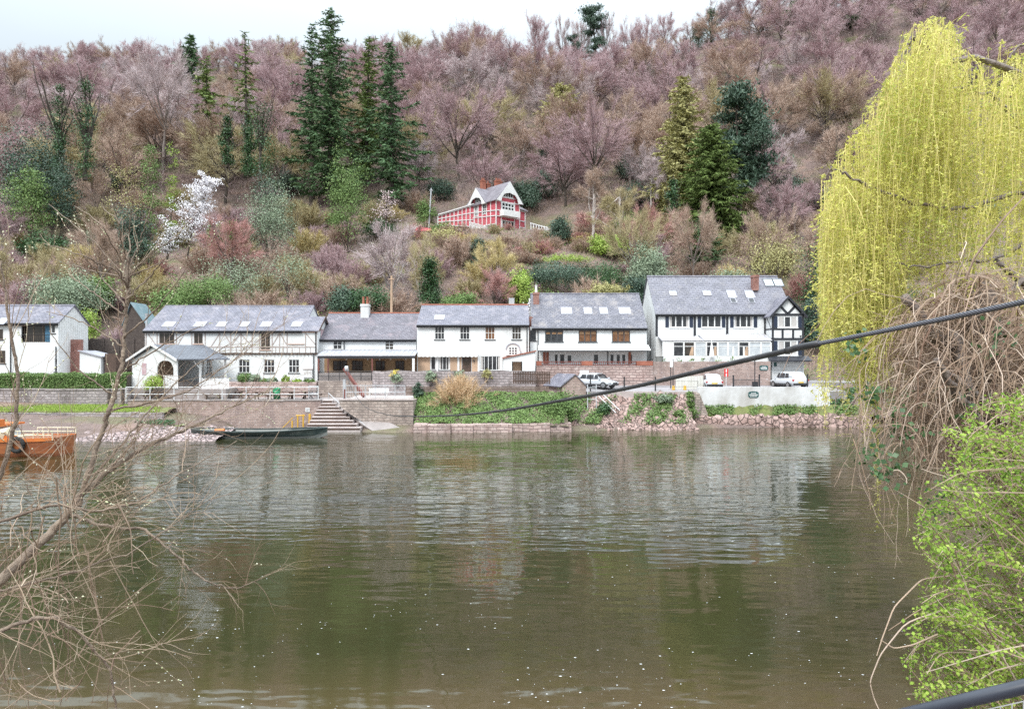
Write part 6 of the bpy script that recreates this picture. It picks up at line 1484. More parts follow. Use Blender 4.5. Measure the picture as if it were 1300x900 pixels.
PROTO = {}
def protos():
    k = 0
    for i in range(7): PROTO['bare', i] = bare_tree_mesh(100+i, 15, 6.2+.5*(i % 3), ntw=8400, tw_l=1.05, tw_w=.05)
    for i in range(3): PROTO['tall', i] = bare_tree_mesh(140+i, 15, 4.2, ntw=7000, tw_l=1.0)
    for i in range(2): PROTO['birch', i] = bare_tree_mesh(160+i, 15, 3.2, base=.15, ntw=8000, leader=True, tw_l=1.0, tw_w=.04, droop=.08)
    for i in range(5): PROTO['shrub', i] = bare_shrub_mesh(200+i, 3.6, 2.6, 60, 9000, .03)
    for i in range(3): PROTO['bush', i] = leafy_mesh(240+i, 3.2, 2.2)
protos()
MESH = {}
def pmesh(key, part, mat, name):
    """shared mesh data for a prototype in one colour"""
    kk = (key, part, mat)
    if kk not in MESH:
        mb = PROTO[key] if part is None else PROTO[key][part]
        o = mb.build(name, MAT[mat]); MESH[kk] = o.data; bpy.data.objects.remove(o)
    return MESH[kk]
def put(me, name, parent):
    o = bpy.data.objects.new(name, me); COL.objects.link(o); o.parent = parent; return o
rv = np.random.default_rng(2024)
def tree(kind, i, X, Y, H, Wd, twig, bark, label, name='bare_tree', cat='tree', group=None, z=None, lab_crown=None):
    z = G(X, Y)-.1 if z is None else z
    t = thing(name, label, cat, (X, Y, z), group)
    base_w = {'bare': 13.5, 'tall': 9.0, 'birch': 7.4}[kind]
    t.scale = (Wd/base_w, Wd/base_w, H/15.0); t.rotation_euler = (0, 0, rv.random()*6.28)
    put(pmesh((kind, i), 0, bark, 'trunk'), 'trunk', t); put(pmesh((kind, i), 1, twig, 'crown'), 'crown', t); return t
def shrub(kind, i, X, Y, H, Wd, mat, label, name='bare_shrub', cat='shrub', group=None, z=None):
    z = G(X, Y)-.15 if z is None else z
    me = pmesh((kind, i), None, mat, name)
    o = bpy.data.objects.new(name, me); COL.objects.link(o); o.location = (X, Y, z)
    b = {'shrub': (6.4, 3.8), 'bush': (4.9, 3.4)}[kind]
    o.scale = (Wd/b[0], Wd/b[0], H/b[1]); o.rotation_euler = (0, 0, rv.random()*6.28); return tag(o, label, cat, group)
def own(name, label, cat, X, Y, crown, cmat, trunk=None, tmat='bark', group=None, z=None, rz=0):
    """a plant with meshes of its own"""
    z = G(X, Y)-.1 if z is None else z
    t = thing(name, label, cat, (X, Y, z), group); t.rotation_euler = (0, 0, rz)
    if trunk is not None: o = trunk.build('trunk', MAT[tmat]); o.parent = t
    o = crown.build('crown', MAT[cmat]); o.parent = t; return t

# ---- named conifers and evergreens, each where the photograph shows it: (px, Y, top row, width px)
def size(px, Y, top): X = PX(px, Y); return X, Y, PZ(top, Y)-G(X, Y)
occupied = []
def conifer(label, px, Y, top, wpx, seed, mat='lf_conif', name='fir_tree', **k):
    X, Y, H = size(px, Y, top); R_ = wpx*.5*Y/F
    tk, cr = conifer_mesh(seed, H, R_, **k); own(name, label, 'tree', X, Y, cr, mat, tk, 'bark_dark', None, None, 0); occupied.append((X, Y, R_*.6))
conifer('tallest dark green fir, its top standing well above the skyline left of centre', 419, 152, 11, 98, 1, whorls=58, per=7, sprays=46, leaf=1.2, ragged=.62, open_=.16, droop=.3, pw=.5)
conifer('ragged second leader of fir just left of the tallest fir', 396, 156, 30, 84, 2, whorls=46, per=6, sprays=34, leaf=1.15, open_=.3, ragged=.55, base=.25)
conifer('thin open yellow green fir between the tallest fir and the broad one', 466, 162, 48, 78, 3, 'lf_cypress', whorls=54, per=6, open_=.3, sprays=34, leaf=1.15, ragged=.55, pw=.5)
conifer('broad green fir with a spiky top right of the tallest fir', 497, 150, 53, 100, 4, 'lf_conif', whorls=52, per=7, open_=.28, sprays=44, leaf=1.2, ragged=.7, droop=.35, pw=.55)
conifer('sparse lichen green larch standing left of the tall firs', 313, 168, 40, 74, 5, 'lf_cypress', whorls=40, per=5, open_=.4, sprays=30, leaf=1.2, ragged=.6)
conifer('small dark spire of fir on the skyline at the left', 240, 215, 42, 52, 6, whorls=34, per=6, open_=.25, sprays=30, leaf=1.6, ragged=.5, base=.3)
conifer('patchy yellow green conifer below the skyline spire on the left', 262, 178, 70, 72, 7, 'lf_cypress', whorls=34, per=5, open_=.45, sprays=40, leaf=1.4, ragged=.7, base=.25)
conifer('tall olive green cypress with a pale lower side, right of centre', 869, 140, 97, 82, 8, 'lf_larch', name='cypress_tree', whorls=64, per=8, sprays=52, leaf=1.0, pw=.5, ragged=.5, open_=.1, droop=.4)
conifer('pale olive larch leaning on the left side of the tall cypress', 858, 146, 150, 82, 9, 'lf_larch', name='larch_tree', whorls=44, per=6, sprays=40, leaf=1.0, pw=.6, open_=.2, ragged=.5)
conifer('big rounded green cypress in front of the dark pine', 903, 130, 158, 96, 10, 'lf_cypress', name='cypress_tree', whorls=64, per=10, sprays=64, leaf=.95, pw=.42, ragged=.45, droop=.45, base=.02)
conifer('small feathery green conifer standing alone in the wood right of the pine', 1087, 165, 152, 46, 11, 'lf_cypress', name='cypress_tree', whorls=34, per=6, sprays=22, leaf=.75, pw=.55)
conifer('golden larch in the wood above and right of the red villa', 712, 190, 108, 74, 12, 'lf_larch', name='larch_tree', whorls=40, per=7, sprays=40, leaf=1.2, pw=.4, open_=.25, ragged=.4)
conifer('dark bushy spruce at the foot of the big cypress', 893, 118, 268, 56, 13, 'lf_conif', name='spruce_tree', whorls=34, per=7, sprays=30, leaf=.6, pw=.6)
conifer('dark skyline fir at the right, half hidden in the bare wood', 1012, 262, 2, 44, 14, whorls=30, per=6, sprays=22, leaf=1.3, pw=.5)
conifer('dark fir on the slope near the top right', 1082, 240, 22, 42, 15, whorls=30, per=6, sprays=22, leaf=1.2, pw=.5)
conifer('blackish fir at the upper edge right of the willow top', 1250, 235, -22, 70, 16, whorls=30, per=6, sprays=22, leaf=1.2, pw=.5)
def pine(label, px, Y, top, wpx, seed, **k):
    X, Y, H = size(px, Y, top); tk, cr = pine_mesh(seed, H, wpx*.5*Y/F, **k); own('pine_tree', label, 'tree', X, Y, cr, 'lf_dark', tk, 'bark_dark'); occupied.append((X, Y, 3))
pine('dark layered pine with cloud-like branches right of the tall cypress', 937, 142, 107, 84, 21, pads=24, base=.2)
pine('umbrella pine standing clear on the skyline in the middle', 754, 266, 6, 42, 22, pads=10, base=.55)
pine('small round pine below the umbrella pine on the skyline', 728, 266, 42, 26, 23, pads=9, base=.2)
pine('low dark pine beside the foot of the umbrella pine', 757, 262, 46, 30, 24, pads=9, base=.2)

def leafy(label, px, Y, top, wpx, seed, mat, name='evergreen_bush', cat='bush', base_py=None, trunk=True, **k):
    X, Y, H = size(px, Y, top)
    z = None
    if base_py is not None: z = PZ(base_py, Y); H = PZ(top, Y)-z
    H = max(H, .8)
    own(name, label, cat, X, Y, leafy_mesh(seed, H, wpx*.5*Y/F, **k), mat, stems_mesh(seed, H*.8) if trunk else None, 'bark_dark', None, z); occupied.append((X, Y, wpx*.4*Y/F))
leafy('large dark holly tree at the left edge of the wood', 42, 138, 158, 76, 31, 'lf_dark', 'holly_tree', 'tree', nclump=210, per=60, leaf=.34)
leafy('mid green holly bush below the large dark holly', 38, 128, 208, 50, 32, 'lf_mid', 'holly_tree', 'tree', nclump=130, per=50, leaf=.3)
leafy('dark holly right of the large holly, under the ivied trunk', 72, 132, 200, 44, 33, 'lf_dark', 'holly_tree', 'tree', nclump=130, per=50, leaf=.3)
leafy('rounded laurel above the roof of the cottage at the left', 88, 92, 350, 72, 34, 'lf_grey', 'laurel_bush', base_py=404, nclump=170, per=70, leaf=.22)
leafy('bright green bush between the cottage and the board fence', 104, 86, 398, 40, 35, 'lf_bright', base_py=436, nclump=90, per=60, leaf=.18)
leafy('dark green yew behind the bare willow branches on the left slope', 172, 112, 262, 42, 36, 'lf_dark', 'yew_tree', 'tree', nclump=150, per=56, leaf=.24)
leafy('yellow green upright bush left of the white blossom tree', 190, 124, 182, 28, 37, 'lf_mid', shape='column', nclump=90, per=50, leaf=.24)
leafy('small yellow green conifer-like bush above the blossom tree', 218, 128, 178, 20, 38, 'lf_bright', shape='column', nclump=60, per=46, leaf=.22)
leafy('pale yellow willow-like bush high left of the blossom tree', 160, 130, 186, 44, 39, 'lf_larch', nclump=60, per=34, leaf=.22)
leafy('grey green juniper right of the blossom tree', 345, 120, 232, 56, 40, 'lf_grey', 'juniper_bush', nclump=120, per=56, leaf=.24)
leafy('dark bush above the juniper, under the ivied trunks', 342, 128, 212, 40, 41, 'lf_dark', nclump=100, per=50, leaf=.25)
leafy('mottled green holly below the tallest fir', 440, 126, 194, 46, 42, 'lf_mid', 'holly_tree', 'tree', nclump=150, per=56, leaf=.26)
leafy('dark upright bush standing alone below the red villa', 607, 112, 306, 27, 43, 'lf_dark', shape='column', nclump=120, per=56, leaf=.2)
leafy('bright green rounded laurel right of the red villa', 772, 118, 302, 44, 44, 'lf_bright', 'laurel_bush', base_py=328, nclump=150, per=64, leaf=.28)
leafy('dark laurel at the right end of the red villa', 711, 126, 275, 28, 45, 'lf_dark', 'laurel_bush', nclump=100, per=50, leaf=.24)
leafy('green bush at the left end of the red villa by the leaning pole', 541, 137, 254, 22, 46, 'lf_mid', nclump=80, per=46, leaf=.26)
leafy('clipped yellow green bush under the verandah of the red villa', 562, 132, 284, 30, 47, 'lf_mid', base_py=300, nclump=70, per=46, leaf=.24)
leafy('pale moss green bush on the slope below the red villa', 566, 122, 290, 40, 48, 'lf_larch', base_py=330, nclump=110, per=54, leaf=.24)
leafy('large dark blue green bush left of the half-timbered house', 822, 98, 318, 50, 49, 'lf_grey', base_py=392, nclump=190, per=70, leaf=.24)
leafy('dark foot of bushes beside the half-timbered house roof', 808, 94, 352, 36, 50, 'lf_dark', base_py=396, nclump=100, per=60, leaf=.22)
leafy('ivy green tree behind the chimney of the verandah house', 546, 94, 330, 40, 51, 'lf_ivy', 'ivied_tree', 'tree', nclump=170, per=64, leaf=.22, shape='cone')
leafy('rounded green bush behind the white house with tan panels', 585, 92, 372, 44, 52, 'lf_mid', base_py=400, nclump=100, per=60, leaf=.22)
leafy('yellow green bush right of the copper tree', 660, 96, 348, 34, 53, 'lf_bright', base_py=396, nclump=100, per=60, leaf=.24)
leafy('bright ivy bush over the roof of the verandah house', 470, 92, 366, 46, 54, 'lf_ivy', base_py=402, nclump=120, per=60, leaf=.22)
leafy('dark evergreen behind the ridge of the verandah house', 438, 93, 368, 42, 55, 'lf_dark', base_py=402, nclump=110, per=60, leaf=.22)
leafy('sprawling grey green scrub above the timbered inn', 296, 98, 330, 86, 56, 'lf_grey', base_py=388, nclump=80, per=44, leaf=.2)
leafy('fresh green scrub at the ridge of the timbered inn', 268, 92, 352, 60, 57, 'lf_mid', base_py=392, nclump=130, per=54, leaf=.2)
leafy('grey green scrub patch above the middle of the inn roof', 366, 100, 320, 64, 58, 'lf_grey', base_py=374, nclump=50, per=40, leaf=.2)
leafy('low yellow hedge on the ridge of the house with four roof windows', 768, 92, 362, 52, 59, 'lf_larch', base_py=378, nclump=90, per=50, leaf=.2)
leafy('long dark clipped hedge on the garden terrace', 705, 104, 336, 92, 60, 'lf_dark', 'clipped_hedge', 'hedge', base_py=372, nclump=240, per=60, leaf=.2)
leafy('dark hedge with bronze tints right of the garden terrace', 765, 105, 336, 70, 61, 'lf_ivy', 'clipped_hedge', 'hedge', base_py=372, nclump=160, per=60, leaf=.2)
leafy('low green garden edge below the bright laurel', 718, 113, 326, 70, 62, 'lf_bright', 'clipped_hedge', 'hedge', base_py=336, nclump=120, per=40, leaf=.16, csz=.3)
leafy('dark green shrub right of the half-timbered gable', 1032, 88, 380, 34, 63, 'lf_dark', base_py=460, nclump=150, per=56, leaf=.2)
leafy('mid green bushes behind the half-timbered gable', 1048, 96, 310, 60, 64, 'lf_ivy', base_py=420, nclump=150, per=56, leaf=.24)
leafy('olive bush above the right end of the half-timbered house', 985, 102, 300, 78, 65, 'lf_larch', base_py=362, nclump=110, per=34, leaf=.2)
leafy('dark ivied stump in the wood right of the pine', 968, 136, 150, 34, 66, 'lf_dark', 'ivied_tree', 'tree', base_py=195, nclump=80, per=50, leaf=.28)
def ivied(label, px, Y, top, base_py, wpx, seed):
    X = PX(px, Y); z = PZ(base_py, Y); H = PZ(top, Y)-z
    rng = np.random.default_rng(seed); tk, _ = bare_tree_mesh(seed+400, H*1.25, wpx*.6*Y/F, ntw=200)
    own('ivied_tree', label, 'tree', X, Y, leafy_mesh(seed, H, wpx*.62*Y/F, 80, 44, .3, 'column', .3), 'lf_ivy', tk, 'bark_dark', None, z)
ivied('ivy-clad trunk forking below the left skyline, nearest the large holly', 76, 136, 108, 232, 16, 71)
ivied('ivy-clad trunk with bare limbs right of the first ivied trunk', 108, 134, 100, 225, 20, 72)
ivied('short ivy column left of the pair under the larch', 289, 140, 150, 208, 14, 73)
ivied('tall triangular ivy column under the sparse larch', 330, 138, 128, 222, 26, 74)
ivied('slim ivy column between the two others under the larch', 315, 140, 150, 222, 11, 75)
ivied('ivied trunk above the round bare bush right of the red villa', 854, 122, 230, 300, 12, 76)
ivied('ivied bare trunk on the skyline left of the tall skyline trees', 886, 262, 30, 62, 14, 77)
ivied('ivied trunk beside it on the skyline', 903, 262, 12, 60, 12, 78)

# ---- blossom and other single small trees
def blossom(label, px, Y, top, base_py, wpx, seed, mat, bark='bark_dark', n=3600, sz=.16):
    X = PX(px, Y); z = PZ(base_py, Y); H = PZ(top, Y)-z; rng = np.random.default_rng(seed)
    R_ = wpx*.5*Y/F; tk = MB(); cr = MB(); tr = curve((0,0,-.4), (.1,0,1), H*.9, rng, 6, .06); tk.tube(tr, np.linspace(.16, .03, 7), 6)
    for i in range(90):
        f = rng.uniform(.15, .98)*5.99; p = tr[int(f)]+(tr[int(f)+1]-tr[int(f)])*(f % 1); a = rng.random()*6.28; L_ = R_*(1.15-.8*(f/6))*rng.uniform(.4, 1.2)
        q = curve(p, (math.cos(a), math.sin(a), rng.uniform(.1,.9)), L_, rng, 4, .14); tk.tube(q, np.linspace(.04, .01, 5), 4, False)
        m_ = n//90; t = (rng.random((m_, 1))**.7)*3.99; ii = t.astype(int)[:, 0]; pb = q[ii]+(q[ii+1]-q[ii])*(t-ii[:, None])
        add_leaves(cr, pb+rng.normal(0, 1, (m_, 3))*[.26,.26,.12], sz*rng.uniform(.6, 1.4, m_), rng, None, 1, .9)
    own('blossom_tree', label, 'tree', X, Y, cr, mat, tk, bark, None, z); occupied.append((X, Y, R_))
blossom('white blossom tree in full flower on the left slope', 238, 106, 203, 322, 88, 81, 'blossom', n=6300, sz=.17)
blossom('sprig of white blossom low left of the white blossom tree', 212, 104, 282, 326, 40, 82, 'blossom', n=900)
blossom('pale pink magnolia in bud below the broad fir', 490, 124, 236, 290, 52, 83, 'blossom_pink', n=1000, sz=.2)
blossom('small white blossom bush behind the red chimney stack', 674, 90, 374, 404, 18, 84, 'blossom', n=700)
def single(label, kind, i, px, Y, top, wpx, twig, bark='bark', base_py=None, name='bare_tree'):
    X = PX(px, Y); z = None if base_py is None else PZ(base_py, Y); zz = G(X, Y) if z is None else z
    tree(kind, i, X, Y, PZ(top, Y)-zz, wpx*Y/F, twig, bark, label, name, 'tree', None, z); occupied.append((X, Y, wpx*.4*Y/F))
single('copper budding tree behind the ridge of the white house with tan panels', 'bare', 0, 627, 93, 344, 54, 'tw_copper', 'bark_dark', 400, 'copper_tree')
single('wide round bare bush-like tree with pinkish twigs right of the bright laurel', 'bare', 1, 832, 116, 264, 78, 'tw_copper', 'bark', 336)
single('pale silver birch right of the red villa, lower of two', 'birch', 0, 786, 120, 232, 46, 'tw_olive', 'bark_pale', 315, 'birch_tree')
single('silvery drooping birch in the dark gap above the lower birch', 'birch', 1, 826, 140, 200, 32, 'tw_silver', 'bark_pale', 262, 'birch_tree')
single('pale barked slim birch left of the lower birch', 'birch', 1, 752, 128, 215, 44, 'tw_brown', 'bark_pale', 300, 'birch_tree')
single('large dome-shaped bare beech below the skyline right of the broad fir', 'bare', 2, 582, 168, 112, 92, 'tw_pink', 'bark_dark', 225)
single('pink budding cherry spreading behind the chimneys of the red villa', 'bare', 3, 618, 152, 192, 76, 'tw_pink', 'bark_dark', 262)
single('broad grey bare tree in the left wood above the blossom tree', 'bare', 4, 208, 158, 72, 84, 'tw_silver', 'bark', 195)
single('bare pinkish tree spreading in the middle of the wood above the bright laurel', 'bare', 5, 756, 150, 138, 92, 'tw_pink', 'bark_dark', 245)
single('tall grey bare tree rising behind the verandah house chimney', 'tall', 0, 498, 100, 278, 74, 'tw_silver', 'bark_pale', 400)
single('thin pale bare tree behind the left end of the white house', 'tall', 1, 532, 96, 300, 40, 'tw_olive', 'bark_pale', 398)
for k, (px, top, w_, kd) in enumerate(((680,22,40,'bare'),(714,24,22,'tall'),(738,20,26,'tall'),(770,12,22,'tall'),(800,28,36,'bare'),(820,26,34,'bare'),(845,22,40,'bare'),(876,24,28,'tall'),(903,4,34,'tall'),(926,-6,36,'tall'),(986,-8,56,'tall'),(1036,-14,40,'tall'))):
    single(['round crowned bare tree at the left of the skyline row','thin bare tree right of the round one on the skyline','thin bare tree touching the umbrella pine on its left','slim bare tree just right of the umbrella pine','bare tree in the middle of the skyline row','twiggy bare tree right of the middle of the skyline row','round pinkish bare tree on the skyline, right of the gap','slender bare tree before the ivied skyline trunks','tall bare tree behind the ivied skyline trunks','tallest forked bare tree on the skyline at the right','widest open bare tree at the top edge right of centre','bare tree at the top edge above the dark firs'][k],
           kd, k % (7 if kd == 'bare' else 3), px, 267+ (k % 3)*3, top, w_, 'tw_silver' if kd == 'tall' else 'tw_pink', 'bark_dark', None)

# ---- the bare wood: every tree its own object
def free(X, Y, r):
    for a, b, c in occupied:
        if (a-X)**2+((b-Y)*.8)**2 < (c+r)**2*.55: return False
    return True
zones = [(-1e9, 215, 'left of the tall firs'), (215, 560, 'around the tall firs'), (560, 840, 'in the middle'), (840, 1010, 'around the pine and cypresses'), (1010, 1e9, 'behind the willow')]
wood = []
def scatter_wood():
    ys = [154, 163, 172, 182, 192, 202, 213, 224, 235, 246, 257, 267, 276]
    for r_, Y0 in enumerate(ys):
        half = (HX+30)/F*Y0; step = 11.0 + .8*(r_ % 3) if Y0 < 250 else 9.0
        x = -half + rv.random()*step
        while x < half:
            X = x + rv.normal(0, 2); Y = Y0 + rv.normal(0, 2.6); x += step
            if abs(X+3) < 15 and Y < 156: continue
            if not free(X, Y, 3.0): continue
            px = HX + X/Y*F
            if px > 1190 and Y < 175: continue
            if Y > 262 and 655 < px < 935 : continue
            wood.append((X, Y, px))
scatter_wood()
rv.shuffle(wood)
for X, Y, px in wood[:268]:
    low = Y < 185; k = rv.random()
    zn = next(z[2] for z in zones if z[0] <= px < z[1])
    if low and k < .5: tw, nm = ('tw_brown', 'brown twigged') if k < .3 else ('tw_olive', 'olive brown')
    elif k > .90: tw, nm = 'tw_silver', 'pale grey'
    elif k > .72: tw, nm = 'tw_brown', 'brown twigged'
    elif k > .66: tw, nm = 'tw_olive', 'olive brown'
    else: tw, nm = 'tw_pink', 'pinkish'
    H = rv.uniform(12, 17) if Y < 255 else rv.uniform(9, 16)
    if 640 < px < 940 and Y > 232: H = rv.uniform(8, 11)
    if px < 560 and Y > 225: H *= .8
    if px < 300 and Y > 200: H *= .8
    kd = ('tall', int(rv.integers(3))) if k < .08 or k > .95 else ('bare', int(rv.integers(7)))
    tree(*kd, X, Y, H, H*rv.uniform(.95, 1.3) if kd[0] == 'bare' else H*.6, tw, 'bark' if rv.random() < .6 else 'bark_dark',
         '%s bare tree of the %s wood %s' % (nm, 'lower' if low else 'upper', zn), group='%s bare trees of the %s wood %s' % (nm, 'lower' if low else 'upper', zn))
# ---- scrub on the lower slope
nsh = 0
for r_, Y0 in enumerate((88, 93, 98, 103, 108, 113, 119, 125, 131, 137, 144, 150)):
    half = (HX+30)/F*Y0; step = 5.0 + .32*r_
    x = -half + rv.random()*step
    while x < half:
        X = x+rv.normal(0, 1.2); Y = Y0+rv.normal(0, 1.4); x += step
        px = HX + X/Y*F
        if not free(X, Y, 1.6) or (abs(X+3) < 16 and 133 < Y < 152) or (px > 1180 and Y < 140): continue
        if 650 < px < 800 and 103 < Y < 108: continue
        if 520 < px < 700 and 118 < Y <= 134:  Hs = rv.uniform(1.5, 2.4)
        elif 640 < px < 800 and 103 < Y < 124: Hs = rv.uniform(1.2, 2.0)
        else: Hs = rv.uniform(3.2, 6.2)
        zn = next(z[2] for z in zones if z[0] <= px < z[1]).replace('in the middle', 'below the red villa').replace('around the tall firs', 'above the inn and verandah house').replace('left of the tall firs', 'on the left slope').replace('around the pine and cypresses', 'above the half-timbered house')
        k = rv.random()
        if k < .10: shrub('bush', int(rv.integers(3)), X, Y, Hs*.8, Hs*1.3, *(('lf_ivy','ivy green') if k < .04 else ('lf_grey','grey green') if k < .07 else ('lf_mid','green'))[:1], label='%s evergreen bush in the scrub %s' % ('ivy green' if k < .04 else 'grey green' if k < .07 else 'mid green', zn), name='evergreen_bush', group='evergreen bushes in the scrub '+zn)
        else:
            tw, nm = [('tw_brown','brown'),('tw_olive','olive'),('tw_pink','pinkish'),('tw_gold','straw coloured'),('tw_copper','rusty')][int(rv.choice(5, p=[.40,.30,.16,.08,.06]))]
            if k > .80 and Y > 100: tree('tall' if k < .9 else 'bare', int(rv.integers(3)), X, Y, Hs*2.0, Hs*1.3, tw, 'bark', '%s small bare tree in the scrub %s' % (nm, zn), group='%s small bare trees in the scrub %s' % (nm, zn))
            else: shrub('shrub', int(rv.integers(5)), X, Y, Hs, max(3.4, Hs*rv.uniform(1.3, 1.9)), tw, '%s bare shrub in the scrub %s' % (nm, zn), group='%s bare shrubs in the scrub %s' % (nm, zn))
        nsh += 1
# bramble bank below the villa and the garden terraces
for k in range(80):
    px = rv.uniform(540, 800); Y = rv.uniform(112, 133); X = PX(px, Y)
    if px > 690 and Y < 118 or (585 < px < 705 and Y > 122): continue
    tw, nm = [('tw_brown','brown'),('tw_gold','straw coloured'),('tw_copper','rusty')][int(rv.choice(3, p=[.45,.35,.2]))]; Hs = rv.uniform(1.5, 2.6)
    shrub('shrub', int(rv.integers(5)), X, Y, Hs, Hs*rv.uniform(1.8, 2.6), tw, '%s bramble bush on the bank below the red villa' % nm, 'bramble_bush', group='%s bramble bushes below the red villa' % nm)
for k, (px, Y, w_) in enumerate(((648,160,60),(668,156,46),(690,162,40),(806,150,40),(838,152,36),(800,166,34),(560,158,40),(150,158,40),(120,164,36),(985,150,40),(1000,158,50),(955,165,40),(1050,150,40),(700,176,40),(365,160,40),(20,176,44))):
    X = PX(px, Y); shrub('bush', k % 3, X, Y, rv.uniform(4, 7), w_*Y/F*.9, 'lf_dark', 'dark holly under the bare wood %s' % next(z[2] for z in zones if z[0] <= px < z[1]), 'holly_bush', 'bush', 'dark hollies under the bare wood')
print('wood', len(wood), 'scrub', nsh)
# low brambles and fallen bracken between the shrubs, too many and too tangled to count
def brambles():
    rng = np.random.default_rng(9); mb = MB(); n = 150000
    Y = rng.uniform(82, 165, n); X = (rng.random(n)*2-1)*(.76*Y); keep = ~((np.abs(X+3) < 14) & (Y > 134) & (Y < 153)); X, Y = X[keep], Y[keep]
    Z = ground(X, Y); b = np.stack([X, Y, Z], 1)
    add_twigs(mb, b, rng.normal(0, .55, (len(b), 3))+[0,0,.8], (.5 + 1.9*rng.random(len(b))**2)*(.6+.8*np.clip(np.sin(X*.35+Y*.21)+np.sin(X*.13-Y*.4), 0, 1)), rng.uniform(.025, .06, len(b)), rng)
    tag(mb.build('brambles', MAT['tw_brown']), kind='stuff')
    # saplings and hazel stems under the wood
    mb = MB(); n = 130000; Y = 150+132*rng.random(n)**.8; X = (rng.random(n)*2-1)*(.76*Y)+4; keep = ~((np.abs(X+3) < 15) & (Y < 156)); X, Y = X[keep], Y[keep]
    Z = ground(X, Y) + 4.6*rng.random(len(X))**1.5*np.where(Y > 262, .5, 1); b = np.stack([X, Y, Z], 1)
    add_twigs(mb, b, rng.normal(0, .5, (len(b), 3))+[0,0,.8], rng.uniform(.8, 2.2, len(b)), rng.uniform(.05, .13, len(b)), rng)
    tag(mb.build('woodland_thicket', MAT['tw_thicket']), kind='stuff')
    mb = MB(); n = 26000; Y = rng.uniform(80, 132, n); X = (rng.random(n)*2-1)*(.76*Y)
    m = np.sin(X*.21+1)+np.sin(Y*.3+X*.1)+rng.normal(0, .5, n) > .35; X, Y = X[m], Y[m]
    P_ = np.stack([X, Y, ground(X, Y)+rng.uniform(.05, .8, len(X))], 1)
    add_leaves(mb, P_, rng.uniform(.18, .45, len(X)), rng, np.array([0,-.3,.6]), .8, .6); tag(mb.build('undergrowth', MAT['lf_mid']), kind='stuff')
brambles()

# ---- plants on the banks
def cover(name, mat, X, Y, Z, size_, seed, n, jit=.8):
    rng = np.random.default_rng(seed); mb = MB(); add_leaves(mb, np.stack([X, Y, Z], 1), size_*rng.uniform(.6, 1.4, len(X)), rng, np.array([0,-.5,.7]), jit, .7); return tag(mb.build(name, MAT[mat]), kind='stuff')
def ivy_cover():
    rng = np.random.default_rng(12); n = 26000
    Y = rng.uniform(62.0, 67.0, n); px = rng.uniform(526, 716, n); X = (px-HX)/F*Y
    z = np.interp(Y, [61.9, 63, 65, 66.8], [PZ(541,61.9), PZ(532,63), PZ(516,65), PZ(501,66.8)])
    lump = .28*np.sin(X*1.7+Y*1.1)+.22*np.sin(X*3.1-Y*2)+.15*np.sin(X*5.3+Y*4); keep = (lump + rng.normal(0, .3, n) > -.22) & (z > PZ(541, 62.2))
    X, Y, z, lump = X[keep], Y[keep], z[keep], lump[keep]
    Z = z + .12 + np.clip(lump, 0, 1)*.26 + rng.random(len(X))*.14
    cover('ivy_ground_cover', 'lf_mid', X, Y, Z, .15, 3, n); 
ivy_cover()
def bank_cover(name, mat, pxa, pxb, Ya, Yb, rows, n, seed, sz, thr=0.0):
    rng = np.random.default_rng(seed); Y = rng.uniform(Ya, Yb, n); px = rng.uniform(pxa, pxb, n); X = (px-HX)/F*Y
    z = np.interp(Y, [r[0] for r in rows], [PZ(r[1], r[0]) for r in rows]); s = np.sin(X*.9+seed)+np.sin(X*2.3-Y*1.7)+rng.normal(0, .5, n)
    k = s > thr; cover(name, mat, X[k], Y[k], z[k]+.06+rng.random(k.sum())*.3, sz, seed, n)
bank_cover('bank_weeds', 'lf_mid', 700, 890, 64.2, 67.8, [(62.6,552),(63.6,545),(65,533),(66.4,520),(68,500.5)], 14000, 21, .17, .35)
bank_cover('ledge_weeds', 'lf_mid', 890, 1090, 66.7, 67.4, [(66.6,529.5),(67,525),(67.55,514.5)], 7000, 22, .17, .1)
bank_cover('bank_ivy', 'lf_ivy', -40, 222, 60.4, 62.2, [(59.5,544.5),(61,539.5),(62.35,537)], 7000, 23, .2, .0)
bank_cover('bank_scrub', 'lf_ivy', 1052, 1250, 67.2, 72, [(66.8,528),(68,512),(70,500),(74,490)], 9000, 24, .24, -.2)
def grass_blades():
    rng = np.random.default_rng(31); mb = MB(); n = 16000
    Y = rng.uniform(62.8, 66.9, n); px = rng.uniform(-40, 203, n); X = (px-HX)/F*Y; z = np.interp(Y, [62.6,64.5,66.9], [PZ(524.3,62.6),PZ(519.5,64.5),PZ(514.5,66.9)])
    add_twigs(mb, np.stack([X, Y, z], 1), rng.normal(0, .35, (n, 3))+[0,0,1], rng.uniform(.12, .3, n), .04, rng); tag(mb.build('grass', MAT['lf_bright']), kind='stuff')
grass_blades()
def bankbush(label, px, Y, top, base, wpx, seed, mat, name='bush', cat='bush', **k):
    z = PZ(base, Y); own(name, label, cat, PX(px, Y), Y, leafy_mesh(seed, PZ(top, Y)-z, wpx*.5*Y/F, **k), mat, stems_mesh(seed, (PZ(top,Y)-z)*.8, 5, .03), 'bark_dark', None, z-.1)
bankbush('dark rounded bush at the water end of the ivy bank beside the stone hut', 712, 64.4, 500, 541, 44, 91, 'lf_mid', nclump=110, per=60, leaf=.16)
bankbush('green bush at the top of the ivy bank by the brown picket fence', 531, 66.4, 484, 505, 14, 92, 'lf_dark', nclump=40, per=40, leaf=.14, shape='column')
bankbush('ivy clump spilling over the terrace wall below the white house', 546, 70.6, 470, 488, 13, 93, 'lf_grey', nclump=40, per=44, leaf=.13)
bankbush('small plant on the terrace wall under the brown door', 583, 70.7, 469, 482, 13, 94, 'lf_grey', nclump=30, per=34, leaf=.13)
